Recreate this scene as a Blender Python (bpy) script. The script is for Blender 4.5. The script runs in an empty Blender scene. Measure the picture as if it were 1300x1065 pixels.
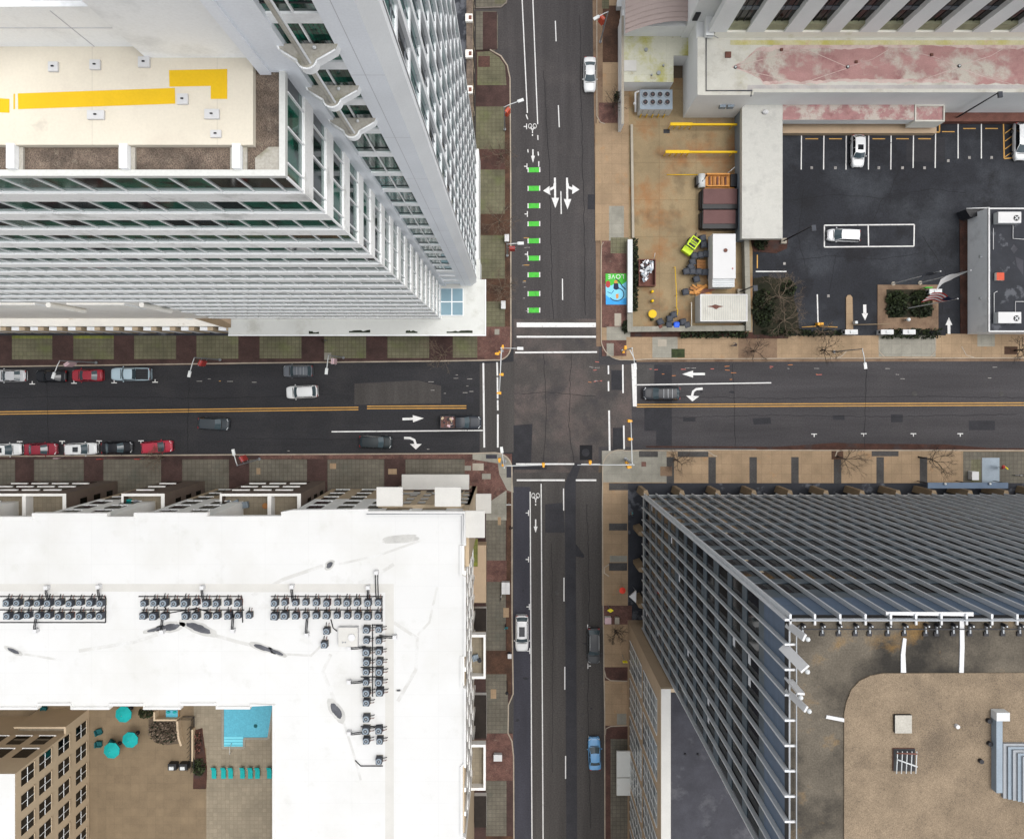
SKY_STRENGTH, SUN_STRENGTH = 0.15, 1.0
import bpy, bmesh, math, random
from mathutils import Vector, Matrix
R = random.Random(7)
sc = bpy.context.scene
COL = sc.collection
H = 108.0            # drone height, metres
FPX = 900.0          # focal length in photo pixels
CX, CY = 650.0, 487.5  # point straight below the drone

def P(px, py, z=0.0):
    """world x, y of a photo pixel for a surface at height z"""
    k = (H - z) / FPX
    return ((px - CX) * k, (CY - py) * k)

def P3(px, py, z=0.0):
    x, y = P(px, py, z)
    return Vector((x, y, z))

def lin(c):
    c = c / 255.0
    return c / 12.92 if c <= 0.04045 else ((c + 0.055) / 1.055) ** 2.4

def C(r, g, b, k=0.86):
    return (lin(r) * k, lin(g) * k, lin(b) * k)

# ------------------------------------------------------------------ materials
MATS = {}
def mat(name, col, rough=0.8, var=0.18, scale=0.6, fine=0.12, metal=0.0, spec=0.3, bump=0.0,
        grid=None, stain=None, stain2=None, aniso=None, coat=0.0, fscale=9.0):
    m = bpy.data.materials.new(name)
    m.use_nodes = True
    nt = m.node_tree
    N, L = nt.nodes, nt.links
    bs = N["Principled BSDF"]
    bs.inputs["Roughness"].default_value = rough
    bs.inputs["Metallic"].default_value = metal
    bs.inputs["Specular IOR Level"].default_value = spec
    if coat:
        bs.inputs["Coat Weight"].default_value = coat
        bs.inputs["Coat Roughness"].default_value = 0.06
    tc = N.new("ShaderNodeTexCoord")
    vec = tc.outputs["Object"]
    if aniso:
        mp = N.new("ShaderNodeMapping")
        mp.inputs["Scale"].default_value = aniso
        L.new(vec, mp.inputs["Vector"])
        avec = mp.outputs["Vector"]
    else:
        avec = vec
    def noise(v, s, det=4.0, r=0.6):
        n = N.new("ShaderNodeTexNoise")
        n.inputs["Scale"].default_value = s
        n.inputs["Detail"].default_value = det
        n.inputs["Roughness"].default_value = r
        L.new(v, n.inputs["Vector"])
        return n.outputs["Fac"]
    def ramp(f, a, b):
        r = N.new("ShaderNodeMapRange")
        r.inputs["From Min"].default_value = a
        r.inputs["From Max"].default_value = b
        L.new(f, r.inputs["Value"])
        return r.outputs["Result"]
    def mix(f, a, b, mode='MIX'):
        x = N.new("ShaderNodeMix")
        x.data_type = 'RGBA'
        x.blend_type = mode
        for sock, val in ((0, f), (6, a), (7, b)):
            if isinstance(val, (int, float)):
                x.inputs[sock].default_value = val
            elif isinstance(val, tuple):
                x.inputs[sock].default_value = (*val[:3], 1)
            else:
                L.new(val, x.inputs[sock])
        return x.outputs[2]
    def sh(c, k):
        return tuple(min(0.95, v * k) for v in c)
    cur = mix(ramp(noise(avec, scale), 0.3, 0.7), sh(col, 1 - var), sh(col, 1 + var)) if var else tuple(col)
    if grid:
        w, h, mort, dark, cvar = grid
        b = N.new("ShaderNodeTexBrick")
        b.offset = grid_off.get(name, 0.0)
        b.inputs["Scale"].default_value = 1.0
        b.inputs["Brick Width"].default_value = w
        b.inputs["Row Height"].default_value = h
        b.inputs["Mortar Size"].default_value = mort
        b.inputs["Mortar Smooth"].default_value = 0.2
        b.inputs["Bias"].default_value = 0.0
        b.inputs["Color1"].default_value = (1 - cvar,) * 3 + (1,)
        b.inputs["Color2"].default_value = (1 + cvar,) * 3 + (1,)
        b.inputs["Mortar"].default_value = (dark,) * 3 + (1,)
        L.new(vec, b.inputs["Vector"])
        cur = mix(1.0, cur, b.outputs["Color"], 'MULTIPLY')
    for st in (stain, stain2):
        if st:
            c2, s2, lo, hi, amt = st
            f = ramp(noise(vec, s2, 6.0, 0.65), lo, hi)
            mu = N.new("ShaderNodeMath"); mu.operation = 'MULTIPLY'; mu.use_clamp = True
            L.new(f, mu.inputs[0]); mu.inputs[1].default_value = amt
            cur = mix(mu.outputs[0], cur, c2)
    if fine:
        f = noise(vec, fscale, 3.0)
        cur = mix(1.0, cur, mix(ramp(f, 0.3, 0.7), (1 - fine,) * 3, (1 + fine * 0.6,) * 3), 'MULTIPLY')
    if isinstance(cur, tuple):
        bs.inputs["Base Color"].default_value = (*cur, 1)
    else:
        L.new(cur, bs.inputs["Base Color"])
    if bump:
        bp = N.new("ShaderNodeBump")
        bp.inputs["Strength"].default_value = bump
        bp.inputs["Distance"].default_value = 0.03
        L.new(noise(vec, fscale * 2), bp.inputs["Height"])
        L.new(bp.outputs["Normal"], bs.inputs["Normal"])
    MATS[name] = m
    return m
grid_off = {'brick_red': 0.5, 'brick_brown': 0.5}
M = MATS

# ------------------------------------------------------------------ mesh builder
class MB:
    def __init__(s, origin=(0, 0, 0)):
        s.o = Vector((origin[0], origin[1], origin[2] if len(origin) > 2 else 0.0))
        s.v, s.f, s.mi, s.ms, s.sm = [], [], [], [], []
    def _m(s, m):
        m = M[m] if isinstance(m, str) else m
        if m not in s.ms:
            s.ms.append(m)
        return s.ms.index(m)
    def poly(s, pts, m, smooth=False):
        k = len(s.v)
        s.v += [tuple(Vector(p) - s.o) for p in pts]
        s.f.append(tuple(range(k, k + len(pts))))
        s.mi.append(s._m(m)); s.sm.append(smooth)
    def mesh(s, verts, faces, m, smooth=False):
        k = len(s.v)
        s.v += [tuple(Vector(p) - s.o) for p in verts]
        i = s._m(m)
        for f in faces:
            s.f.append(tuple(k + a for a in f)); s.mi.append(i); s.sm.append(smooth)
    def box(s, x0, y0, z0, x1, y1, z1, m, top=None):
        x0, x1 = min(x0, x1), max(x0, x1); y0, y1 = min(y0, y1), max(y0, y1)
        v = [(x0, y0, z0), (x1, y0, z0), (x1, y1, z0), (x0, y1, z0), (x0, y0, z1), (x1, y0, z1), (x1, y1, z1), (x0, y1, z1)]
        s.mesh(v, [(0, 3, 2, 1), (0, 1, 5, 4), (1, 2, 6, 5), (2, 3, 7, 6), (3, 0, 4, 7)], m)
        s.mesh(v[4:], [(0, 1, 2, 3)], top or m)
    def obox(s, cx, cy, z0, z1, lx, ly, a, m, top=None):
        c, n = math.cos(a), math.sin(a)
        q = [(cx + c * x - n * y, cy + n * x + c * y) for x, y in ((-lx / 2, -ly / 2), (lx / 2, -ly / 2), (lx / 2, ly / 2), (-lx / 2, ly / 2))]
        s.prism(q, z0, z1, m, top)
    def prism(s, q, z0, z1, m, top=None):
        a = sum(q[i - 1][0] * q[i][1] - q[i][0] * q[i - 1][1] for i in range(len(q)))
        q = list(q) if a > 0 else list(q)[::-1]
        n = len(q)
        v = [(x, y, z0) for x, y in q] + [(x, y, z1) for x, y in q]
        s.mesh(v, [tuple(range(n))[::-1]] + [(i, (i + 1) % n, n + (i + 1) % n, n + i) for i in range(n)], m)
        s.mesh(v[n:], [tuple(range(n))], top or m)
    def sheet(s, q, z, m):
        a = sum(q[i - 1][0] * q[i][1] - q[i][0] * q[i - 1][1] for i in range(len(q)))
        q = list(q) if a > 0 else list(q)[::-1]
        s.poly([(x, y, z) for x, y in q], m)
    def cyl(s, cx, cy, z0, z1, r, m, n=12, r1=None, top=None, smooth=True):
        r1 = r if r1 is None else r1
        v = [(cx + r * math.cos(t), cy + r * math.sin(t), z0) for t in (2 * math.pi * i / n for i in range(n))]
        v += [(cx + r1 * math.cos(t), cy + r1 * math.sin(t), z1) for t in (2 * math.pi * i / n for i in range(n))]
        s.mesh(v, [(i, (i + 1) % n, n + (i + 1) % n, n + i) for i in range(n)], m, smooth)
        s.mesh(v[:n], [tuple(range(n))[::-1]], m)
        s.mesh(v[n:], [tuple(range(n))], top or m)
    def tube(s, pts, r, m, n=6, r1=None, smooth=True):
        pts = [Vector(p) for p in pts]
        r1 = r if r1 is None else r1
        rings, prev = [], None
        for i, p in enumerate(pts):
            d = (pts[min(i + 1, len(pts) - 1)] - pts[max(i - 1, 0)])
            d = d.normalized() if d.length > 1e-9 else Vector((0, 0, 1))
            u = d.orthogonal().normalized() if prev is None else (prev - d * prev.dot(d)).normalized()
            prev = u
            w = d.cross(u)
            rr = r + (r1 - r) * i / max(1, len(pts) - 1)
            rings.append([p + (u * math.cos(2 * math.pi * k / n) + w * math.sin(2 * math.pi * k / n)) * rr for k in range(n)])
        v = [q for g in rings for q in g]
        f = []
        for i in range(len(rings) - 1):
            for k in range(n):
                a, b = i * n + k, i * n + (k + 1) % n
                f.append((a, b, b + n, a + n))
        f.append(tuple(range(n))[::-1]); f.append(tuple(range(len(v) - n, len(v))))
        s.mesh(v, f, m, smooth)
    def ball(s, c, r, m, nu=10, nv=7, jit=0.0, zcut=-1.0):
        rx, ry, rz = (r, r, r) if isinstance(r, (int, float)) else r
        v, f = [], []
        for j in range(nv + 1):
            ph = -math.pi / 2 + math.pi * j / nv
            for i in range(nu):
                t = 2 * math.pi * i / nu
                k = 1 + R.uniform(-jit, jit)
                v.append((c[0] + rx * k * math.cos(ph) * math.cos(t), c[1] + ry * k * math.cos(ph) * math.sin(t), c[2] + rz * k * max(zcut, math.sin(ph))))
        for j in range(nv):
            for i in range(nu):
                a, b = j * nu + i, j * nu + (i + 1) % nu
                f.append((a, b, b + nu, a + nu))
        s.mesh(v, f, m, True)
    def build(s, name, parent=None):
        me = bpy.data.meshes.new(name)
        me.from_pydata(s.v, [], s.f)
        for m in s.ms:
            me.materials.append(m)
        me.polygons.foreach_set("material_index", s.mi)
        me.polygons.foreach_set("use_smooth", s.sm)
        me.update()
        o = bpy.data.objects.new(name, me)
        COL.objects.link(o)
        if parent is None:
            o.location = s.o
        else:
            o.parent = parent
            o.location = s.o - world_of(parent)
        return o

def world_of(o):
    w = Vector((0, 0, 0))
    while o:
        w += o.location
        o = o.parent
    return w

def tag(o, label, cat, group=None, kind=None):
    if label: o["label"] = label
    if cat: o["category"] = cat
    if group: o["group"] = group
    if kind: o["kind"] = kind
    return o

def thing(name, loc, label, cat, group=None, rz=0.0):
    o = bpy.data.objects.new(name, None)
    o.empty_display_size = 0.3
    o.location = (loc[0], loc[1], loc[2] if len(loc) > 2 else 0.0)
    o.rotation_euler = (0, 0, rz)
    COL.objects.link(o)
    return tag(o, label, cat, group)

def struct(o):
    o["kind"] = "structure"
    return o

def kids(o):
    return [c for c in bpy.data.objects if c.parent == o]

CHILD = {}
def copy_tree(o, loc, rz=0.0, label=None, group=None):
    c = o.copy(); COL.objects.link(c)
    c.location = (loc[0], loc[1], loc[2] if len(loc) > 2 else 0.0)
    c.rotation_euler = (0, 0, rz)
    if label: c["label"] = label
    if group: c["group"] = group
    if o.name not in CHILD:
        CHILD[o.name] = [(k, kids(k)) for k in kids(o)]
    for k, sub in CHILD[o.name]:
        d = k.copy(); COL.objects.link(d); d.parent = c
        for g in sub:
            e = g.copy(); COL.objects.link(e); e.parent = d
    return c

def emit_parts(parent, name, specs, cap=96, z_ref=None):
    """specs: list of (sort_distance, fn(mb)). the nearest become parts of their own, the rest one part"""
    specs = sorted(specs, key=lambda t: t[0])
    for _, fn in specs[:cap]:
        mb = MB(world_of(parent)); fn(mb); mb.build(name, parent)
    if len(specs) > cap:
        mb = MB(world_of(parent))
        for _, fn in specs[cap:]:
            fn(mb)
        o = mb.build(name, parent)
        o["kind"] = "stuff"

def camdist(x, y, z):
    return math.sqrt(x * x + y * y + (H - z) ** 2)

# ------------------------------------------------------------------ palette
mat('asphalt_dark', C(47, 47, 50), 0.85, 0.22, 0.25, 0.35, aniso=(0.25, 1.6, 1), stain=(C(74, 72, 72), 0.09, 0.5, 0.75, 0.5), fscale=5)
mat('asphalt_north', C(70, 67, 67), 0.85, 0.22, 0.3, 0.3, aniso=(1.8, 0.12, 1), stain=(C(92, 86, 84), 0.12, 0.52, 0.75, 0.5), fscale=5)
mat('asphalt_cross', C(75, 71, 69), 0.85, 0.16, 0.35, 0.28, stain=(C(104, 92, 88), 0.16, 0.46, 0.66, 0.7), stain2=(C(60, 58, 60), 0.22, 0.52, 0.68, 0.75), fscale=5)
mat('asphalt_south', C(72, 69, 67), 0.85, 0.22, 0.3, 0.3, aniso=(1.8, 0.12, 1), stain=(C(76, 72, 70), 0.12, 0.52, 0.75, 0.5), fscale=5)
mat('asphalt_east', C(66, 64, 66), 0.85, 0.22, 0.3, 0.3, aniso=(0.12, 1.8, 1), stain=(C(80, 77, 77), 0.1, 0.5, 0.75, 0.5), fscale=5)
mat('asphalt_blue', C(60, 60, 68), 0.85, 0.2, 0.3, 0.25, aniso=(1.2, 0.2, 1), stain=(C(70, 72, 80), 0.15, 0.58, 0.75, 0.6), fscale=5)
mat('asphalt_lot', C(37, 39, 45), 0.8, 0.28, 0.12, 0.35, stain=(C(72, 76, 82), 0.09, 0.48, 0.68, 0.65), stain2=(C(24, 24, 28), 0.16, 0.54, 0.66, 0.75), fscale=5)
mat('asphalt_patch', C(48, 48, 52), 0.85, 0.2, 0.6, 0.25, fscale=5)
mat('asphalt_trench', C(54, 54, 58), 0.85, 0.18, 0.5, 0.25, fscale=5)
mat('asphalt_old', C(72, 70, 69), 0.85, 0.2, 0.6, 0.25, fscale=5)
mat('soil', C(92, 80, 66), 0.9, 0.25, 0.05, 0.2)
mat('paver_green', C(106, 103, 82), 0.85, 0.25, 0.25, 0.2, grid=(0.61, 0.61, 0.035, 0.62, 0.08), stain=(C(104, 112, 66), 0.3, 0.52, 0.7, 0.5))
mat('paver_moss', C(112, 116, 62), 0.85, 0.25, 0.4, 0.2, grid=(0.61, 0.61, 0.035, 0.6, 0.08), stain=(C(140, 142, 40), 0.5, 0.5, 0.7, 0.6))
mat('paver_grey', C(106, 101, 90), 0.85, 0.22, 0.25, 0.2, grid=(0.61, 0.61, 0.035, 0.62, 0.08), stain=(C(84, 88, 80), 0.3, 0.52, 0.7, 0.5))
mat('paver_maroon', C(74, 55, 51), 0.85, 0.25, 0.5, 0.25, grid=(0.2, 0.1, 0.01, 0.75, 0.16), stain=(C(40, 30, 29), 0.4, 0.5, 0.7, 0.6))
mat('paver_maroon_mid', C(88, 62, 55), 0.85, 0.25, 0.5, 0.25, grid=(0.2, 0.1, 0.01, 0.75, 0.16), stain=(C(56, 44, 40), 0.4, 0.5, 0.7, 0.6))
mat('brick_red', C(110, 80, 72), 0.85, 0.3, 0.7, 0.3, grid=(0.21, 0.1, 0.012, 0.7, 0.22), stain=(C(66, 46, 42), 0.5, 0.5, 0.66, 0.75), stain2=(C(140, 124, 110), 1.3, 0.6, 0.75, 0.6))
mat('brick_brown', C(86, 62, 48), 0.85, 0.3, 0.5, 0.3, grid=(0.21, 0.1, 0.012, 0.75, 0.16), stain=(C(48, 36, 30), 0.35, 0.48, 0.66, 0.7))
mat('concrete_tan', C(158, 135, 108), 0.85, 0.14, 0.3, 0.14, grid=(1.52, 1.52, 0.03, 0.78, 0.05), stain=(C(128, 110, 86), 0.25, 0.5, 0.75, 0.6), stain2=(C(172, 128, 84), 0.4, 0.6, 0.75, 0.6))
mat('concrete_yard', C(146, 128, 98), 0.8, 0.18, 0.2, 0.15, grid=(5.6, 5.6, 0.04, 0.72, 0.06), stain=(C(150, 92, 42), 0.16, 0.5, 0.72, 0.75), stain2=(C(96, 82, 62), 0.22, 0.54, 0.72, 0.7))
mat('concrete_grey', C(146, 143, 132), 0.85, 0.14, 0.4, 0.14, grid=(1.52, 1.52, 0.03, 0.8, 0.05), stain=(C(112, 110, 100), 0.3, 0.5, 0.7, 0.6))
mat('concrete_pale', C(168, 160, 146), 0.85, 0.12, 0.5, 0.12)
mat('kerb', C(168, 156, 140), 0.85, 0.2, 0.5, 0.2)
mat('kerb_dim', C(120, 112, 104), 0.85, 0.2, 0.5, 0.2)
mat('gutter', C(128, 106, 86), 0.85, 0.25, 0.3, 0.2, stain=(C(80, 58, 46), 0.4, 0.5, 0.7, 0.7))
mat('leaf_litter', C(70, 46, 38), 0.9, 0.4, 0.7, 0.35, stain=(C(60, 56, 56), 0.5, 0.52, 0.66, 0.8))
mat('paint_white', C(225, 224, 222), 0.7, 0.05, 1.0, 0.1, stain=(C(120, 118, 117), 2.2, 0.56, 0.74, 0.7))
mat('paint_worn', C(160, 156, 152), 0.7, 0.15, 1.0, 0.2, stain=(C(88, 86, 86), 2.6, 0.48, 0.62, 0.8))
mat('paint_yellow', C(196, 150, 78), 0.7, 0.12, 0.8, 0.15, stain=(C(120, 92, 58), 2.0, 0.6, 0.78, 0.6))
mat('paint_green', C(76, 188, 62), 0.7, 0.08, 1.0, 0.12, stain=(C(60, 96, 54), 2.4, 0.56, 0.72, 0.8))
mat('utility_orange', C(190, 120, 70), 0.7, 0.1, 1, 0.2)
mat('utility_pink', C(200, 110, 100), 0.7, 0.1, 1, 0.2)
mat('white_panel', (0.84, 0.855, 0.86), 0.6, 0.05, 0.12, 0.05, stain=(C(182, 184, 184), 0.35, 0.52, 0.75, 0.5))
mat('white_pier', (0.66, 0.68, 0.69), 0.55, 0.05, 0.2, 0.04)
mat('grey_panel', (0.76, 0.79, 0.83), 0.55, 0.05, 0.2, 0.05)
mat('grey_reveal', (0.46, 0.46, 0.49), 0.6, 0.05, 0.2, 0.05)
mat('spandrel', (0.84, 0.84, 0.82), 0.7, 0.07, 0.15, 0.08, aniso=(0.2, 1, 1), stain=(C(160, 160, 154), 0.5, 0.54, 0.72, 0.7))
mat('roof_cream', (0.62, 0.57, 0.47), 0.7, 0.04, 0.3, 0.04, grid=(5.6, 40, 0.03, 0.9, 0.01), stain=((0.52, 0.46, 0.38), 0.35, 0.52, 0.75, 0.7), stain2=((0.34, 0.31, 0.27), 0.5, 0.64, 0.78, 0.6))
mat('podium_white', C(212, 213, 208), 0.7, 0.06, 0.25, 0.06, stain=(C(170, 168, 156), 0.3, 0.54, 0.72, 0.6))
mat('podium_cream', (0.87, 0.84, 0.77), 0.7, 0.06, 0.25, 0.06, stain=(C(180, 160, 130), 0.5, 0.6, 0.75, 0.6))
mat('roof_gravel', C(120, 106, 94), 0.95, 0.35, 1.2, 0.75, fscale=22, bump=0.6, stain=(C(78, 70, 64), 0.9, 0.46, 0.66, 0.75), stain2=(C(150, 140, 124), 3.0, 0.56, 0.7, 0.6))
mat('stone_mossy', C(176, 172, 162), 0.85, 0.12, 0.6, 0.15, stain=(C(120, 118, 88), 0.8, 0.54, 0.7, 0.7))
mat('safety_yellow', C(246, 200, 18, 0.72), 0.6, 0.04, 0.6, 0.04)
mat('roof_white', (0.55, 0.55, 0.54), 0.6, 0.02, 0.2, 0.02, grid=(5.2, 2.6, 0.035, 0.95, 0.008), stain=((0.475, 0.468, 0.435), 0.09, 0.47, 0.8, 0.8), stain2=((0.42, 0.415, 0.38), 0.45, 0.58, 0.8, 0.55))
mat('roof_white_dirty', (0.49, 0.48, 0.45), 0.7, 0.05, 0.4, 0.05)
mat('puddle_ring', C(184, 183, 179), 0.5, 0.15, 0.8, 0.1)
mat('puddle_dark', C(84, 85, 90), 0.3, 0.35, 0.9, 0.2)
mat('wall_white', (0.8, 0.79, 0.76), 0.8, 0.05, 0.3, 0.05)
mat('wall_tan', C(192, 173, 146, 0.88), 0.8, 0.06, 0.3, 0.06)
mat('wall_tan_dim', C(180, 158, 132, 0.88), 0.8, 0.08, 0.3, 0.06, stain=(C(140, 122, 100), 0.3, 0.52, 0.74, 0.5))
mat('wall_brown', C(112, 98, 88), 0.85, 0.12, 0.5, 0.15)
mat('frame_dark', C(40, 40, 42), 0.5, 0.05, 1, 0)
mat('frame_white', (0.85, 0.86, 0.86), 0.5, 0.03, 1, 0)
mat('glass_dark', C(24, 28, 32), 0.08, 0.3, 0.3, 0, spec=0.6)
mat('glass_black', C(11, 13, 14), 0.05, 0.4, 0.4, 0, spec=0.4, stain=(C(34, 38, 38), 0.35, 0.55, 0.6, 0.7))
mat('glass_green', C(24, 96, 76), 0.07, 0.5, 0.5, 0, spec=0.6, stain=(C(18, 30, 28), 0.5, 0.5, 0.56, 0.85))
mat('glass_greengrey', C(112, 134, 130), 0.2, 0.15, 0.4, 0, spec=0.5)
mat('soil_dark', C(46, 44, 32), 0.95, 0.4, 0.8, 0.4, stain=(C(30, 34, 20), 0.5, 0.48, 0.66, 0.8), stain2=(C(84, 66, 48), 0.9, 0.56, 0.7, 0.6))
mat('asphalt_crack', C(30, 30, 33), 0.9, 0.2, 1, 0.2)
mat('glass_blind', C(160, 170, 168), 0.25, 0.12, 0.4, 0, spec=0.5)
mat('glass_deep', C(20, 34, 32), 0.06, 0.3, 0.5, 0, spec=0.7)
mat('glass_lit', C(96, 120, 112), 0.1, 0.3, 0.5, 0, spec=0.6)  # lighter grey-green pane tint
mat('roof_trace', (0.47, 0.465, 0.445), 0.6, 0.06, 0.6, 0.08, stain=((0.55, 0.55, 0.54), 0.5, 0.45, 0.6, 0.9))
mat('moss_band', C(206, 200, 160), 0.85, 0.15, 0.5, 0.1, stain=(C(188, 180, 96), 0.35, 0.45, 0.65, 0.9), stain2=(C(190, 150, 140), 0.5, 0.55, 0.7, 0.8))
mat('roof_greyed', C(184, 180, 178), 0.85, 0.12, 0.4, 0.08, stain=(C(204, 196, 188), 0.5, 0.5, 0.7, 0.8))
mat('roof_seamed', C(206, 186, 178), 0.8, 0.12, 0.6, 0.08, stain=(C(176, 136, 132), 0.5, 0.5, 0.66, 0.8))
mat('glass_teal', C(70, 116, 112), 0.08, 0.35, 0.5, 0, spec=0.6, stain=(C(28, 44, 46), 0.7, 0.5, 0.56, 0.7))
mat('glass_pale', C(186, 192, 192), 0.15, 0.12, 0.35, 0, spec=0.5, stain=(C(120, 130, 134), 0.4, 0.55, 0.6, 0.8))
mat('glass_sky', C(132, 160, 172), 0.1, 0.08, 0.5, 0, spec=0.5)
mat('spandrel_blue', C(78, 92, 102), 0.3, 0.2, 0.3, 0.05, spec=0.5, stain=(C(104, 112, 116), 0.25, 0.5, 0.7, 0.6))
mat('louver_blue', C(90, 108, 130), 0.4, 0.1, 0.4, 0.05, aniso=(1, 1, 6))
mat('aluminium', (0.6, 0.62, 0.64), 0.4, 0.05, 0.4, 0.05, metal=0.2)
mat('aluminium_dark', C(120, 124, 130), 0.45, 0.06, 0.4, 0.05, metal=0.2)
mat('column_brown', C(140, 122, 98), 0.8, 0.12, 0.5, 0.1)
mat('roof_bitumen', C(96, 89, 78), 0.9, 0.35, 0.3, 0.3, stain=(C(36, 34, 31), 0.13, 0.44, 0.6, 0.9), stain2=(C(136, 104, 54), 0.3, 0.58, 0.72, 0.6))
mat('roof_ballast', C(136, 120, 100), 0.95, 0.2, 0.5, 0.6, fscale=24, stain=(C(104, 92, 78), 0.22, 0.5, 0.7, 0.75), stain2=(C(84, 74, 64), 3.4, 0.62, 0.74, 0.5))
mat('roof_dark', C(66, 66, 72), 0.85, 0.2, 0.5, 0.15, stain=(C(100, 100, 104), 0.4, 0.56, 0.7, 0.6))
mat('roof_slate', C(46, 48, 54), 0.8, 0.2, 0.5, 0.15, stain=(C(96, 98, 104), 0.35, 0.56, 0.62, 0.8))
mat('roof_pink', C(176, 136, 132), 0.85, 0.14, 0.5, 0.14, aniso=(0.4, 1, 1), stain=(C(196, 190, 178), 0.13, 0.47, 0.57, 0.95), stain2=(C(150, 104, 104), 0.3, 0.53, 0.64, 0.7))
mat('roof_pink_strong', C(168, 128, 126), 0.85, 0.2, 0.6, 0.14, stain=(C(190, 182, 172), 0.5, 0.46, 0.58, 0.9), stain2=(C(138, 96, 94), 0.7, 0.56, 0.68, 0.7))
mat('roof_mossy', C(198, 197, 180), 0.85, 0.08, 0.4, 0.08, grid=(2.4, 2.4, 0.03, 0.86, 0.03), stain=(C(164, 160, 66), 0.22, 0.46, 0.64, 0.85), stain2=(C(126, 104, 50), 0.6, 0.6, 0.74, 0.6))
mat('wall_grey', (0.72, 0.73, 0.72), 0.8, 0.05, 0.2, 0.05)
mat('wall_beige', (0.8, 0.78, 0.7), 0.8, 0.06, 0.2, 0.06, stain=(C(186, 180, 120), 0.3, 0.6, 0.76, 0.5))
mat('moss_sill', C(156, 156, 128), 0.85, 0.2, 0.7, 0.1)
mat('roof_concrete', C(198, 197, 190), 0.85, 0.1, 0.4, 0.1, stain=(C(164, 162, 158), 0.4, 0.5, 0.7, 0.7))
mat('roof_offwhite', C(204, 202, 192), 0.7, 0.07, 0.4, 0.07, stain=(C(164, 156, 142), 0.35, 0.52, 0.72, 0.7), stain2=(C(178, 168, 110), 0.25, 0.58, 0.76, 0.5))
mat('corrugated_mauve', C(168, 152, 146), 0.6, 0.06, 0.3, 0.05)
mat('steel_blue', C(138, 150, 160), 0.5, 0.1, 0.4, 0.1, metal=0.1)
mat('steel_grey', C(150, 154, 158), 0.45, 0.1, 0.5, 0.08, metal=0.3)
mat('steel_pale', C(205, 208, 208), 0.45, 0.06, 0.5, 0.05)
mat('steel_black', C(36, 36, 40), 0.5, 0.1, 0.6, 0.05)
mat('steel_white', C(208, 208, 208), 0.5, 0.03, 0.5, 0.03)
mat('rust', C(112, 74, 64), 0.8, 0.25, 0.8, 0.2)
mat('dumpster_brown', C(104, 74, 72), 0.7, 0.12, 0.5, 0.1)
mat('orange_paint', C(206, 142, 70), 0.6, 0.2, 0.9, 0.12)
mat('lime_paint', C(196, 224, 30), 0.5, 0.06, 0.9, 0.04)
mat('blue_paint', C(40, 96, 220), 0.5, 0.06, 0.9, 0.04)
mat('bin_grey', C(60, 64, 72), 0.6, 0.15, 0.9, 0.1)
mat('wood_pallet', C(166, 116, 70), 0.8, 0.15, 1.2, 0.2)
mat('scrap_white', C(220, 222, 226), 0.6, 0.2, 1.2, 0.1)
mat('teal_fabric', C(18, 158, 156), 0.8, 0.08, 0.8, 0.05)
mat('teal_dark', C(20, 84, 88), 0.8, 0.12, 0.8, 0.05)
mat('pool_water', C(88, 172, 194), 0.08, 0.08, 1.6, 0.12, spec=0.5, fscale=5, bump=0.15)
mat('pool_step', C(120, 206, 222), 0.2, 0.05, 0.6, 0.03)
mat('deck_tan', C(122, 106, 84), 0.8, 0.14, 0.4, 0.12, grid=(1.2, 1.2, 0.02, 0.85, 0.05))
mat('deck_stone', C(140, 130, 112), 0.8, 0.12, 0.4, 0.12, grid=(0.6, 0.6, 0.03, 0.8, 0.08))
mat('leaf_dark', C(34, 42, 24), 0.8, 0.4, 1.5, 0.3)
mat('leaf_mid', C(48, 58, 30), 0.8, 0.4, 1.5, 0.3)
mat('leaf_dry', C(112, 98, 84), 0.9, 0.35, 1.5, 0.3)
mat('bark', C(74, 62, 54), 0.9, 0.25, 1.5, 0.2)
mat('bark_dark', C(48, 42, 38), 0.9, 0.25, 1.5, 0.2)
mat('signal_yellow', C(236, 168, 40), 0.5, 0.05, 1, 0)
mat('lens_red', C(150, 30, 24), 0.3, 0, 1, 0)
mat('lens_amber', C(170, 100, 20), 0.3, 0, 1, 0)
mat('lens_green', C(30, 120, 80), 0.3, 0, 1, 0)
mat('banner_orange', C(200, 84, 58), 0.7, 0.05, 1, 0)
mat('banner_red', C(168, 62, 58), 0.7, 0.05, 1, 0)
mat('banner_pale', C(206, 176, 180), 0.7, 0.05, 1, 0)
mat('lamp_glass', C(216, 218, 216), 0.3, 0.02, 1, 0)
mat('tyre', C(26, 26, 27), 0.85, 0.1, 2, 0)
mat('rim', C(150, 152, 156), 0.35, 0.05, 2, 0, metal=0.7)
mat('car_glass', C(64, 78, 84), 0.06, 0.1, 0.8, 0, spec=0.7)  # windscreens: paler base colour stands in for reflected sky
mat('car_glass_dark', C(24, 28, 32), 0.06, 0.1, 0.8, 0, spec=0.7)
mat('headlamp', C(226, 230, 232), 0.15, 0, 1, 0)
mat('tail_lamp', C(150, 24, 24), 0.25, 0, 1, 0)
mat('plastic_black', C(30, 30, 32), 0.6, 0.1, 2, 0)
mat('skin', C(196, 150, 124), 0.6, 0.05, 2, 0)
mat('hair', C(44, 34, 28), 0.8, 0.1, 2, 0)
mat('cloth_black', C(34, 34, 38), 0.9, 0.1, 2, 0)
mat('cloth_grey', C(96, 100, 108), 0.9, 0.1, 2, 0)
mat('cloth_teal', C(70, 150, 160), 0.9, 0.1, 2, 0)
mat('cloth_blue', C(60, 78, 112), 0.9, 0.1, 2, 0)
mat('umbrella_red', C(236, 74, 56), 0.7, 0.05, 2, 0)
mat('sign_yellow', C(240, 224, 40), 0.6, 0.03, 2, 0)
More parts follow.
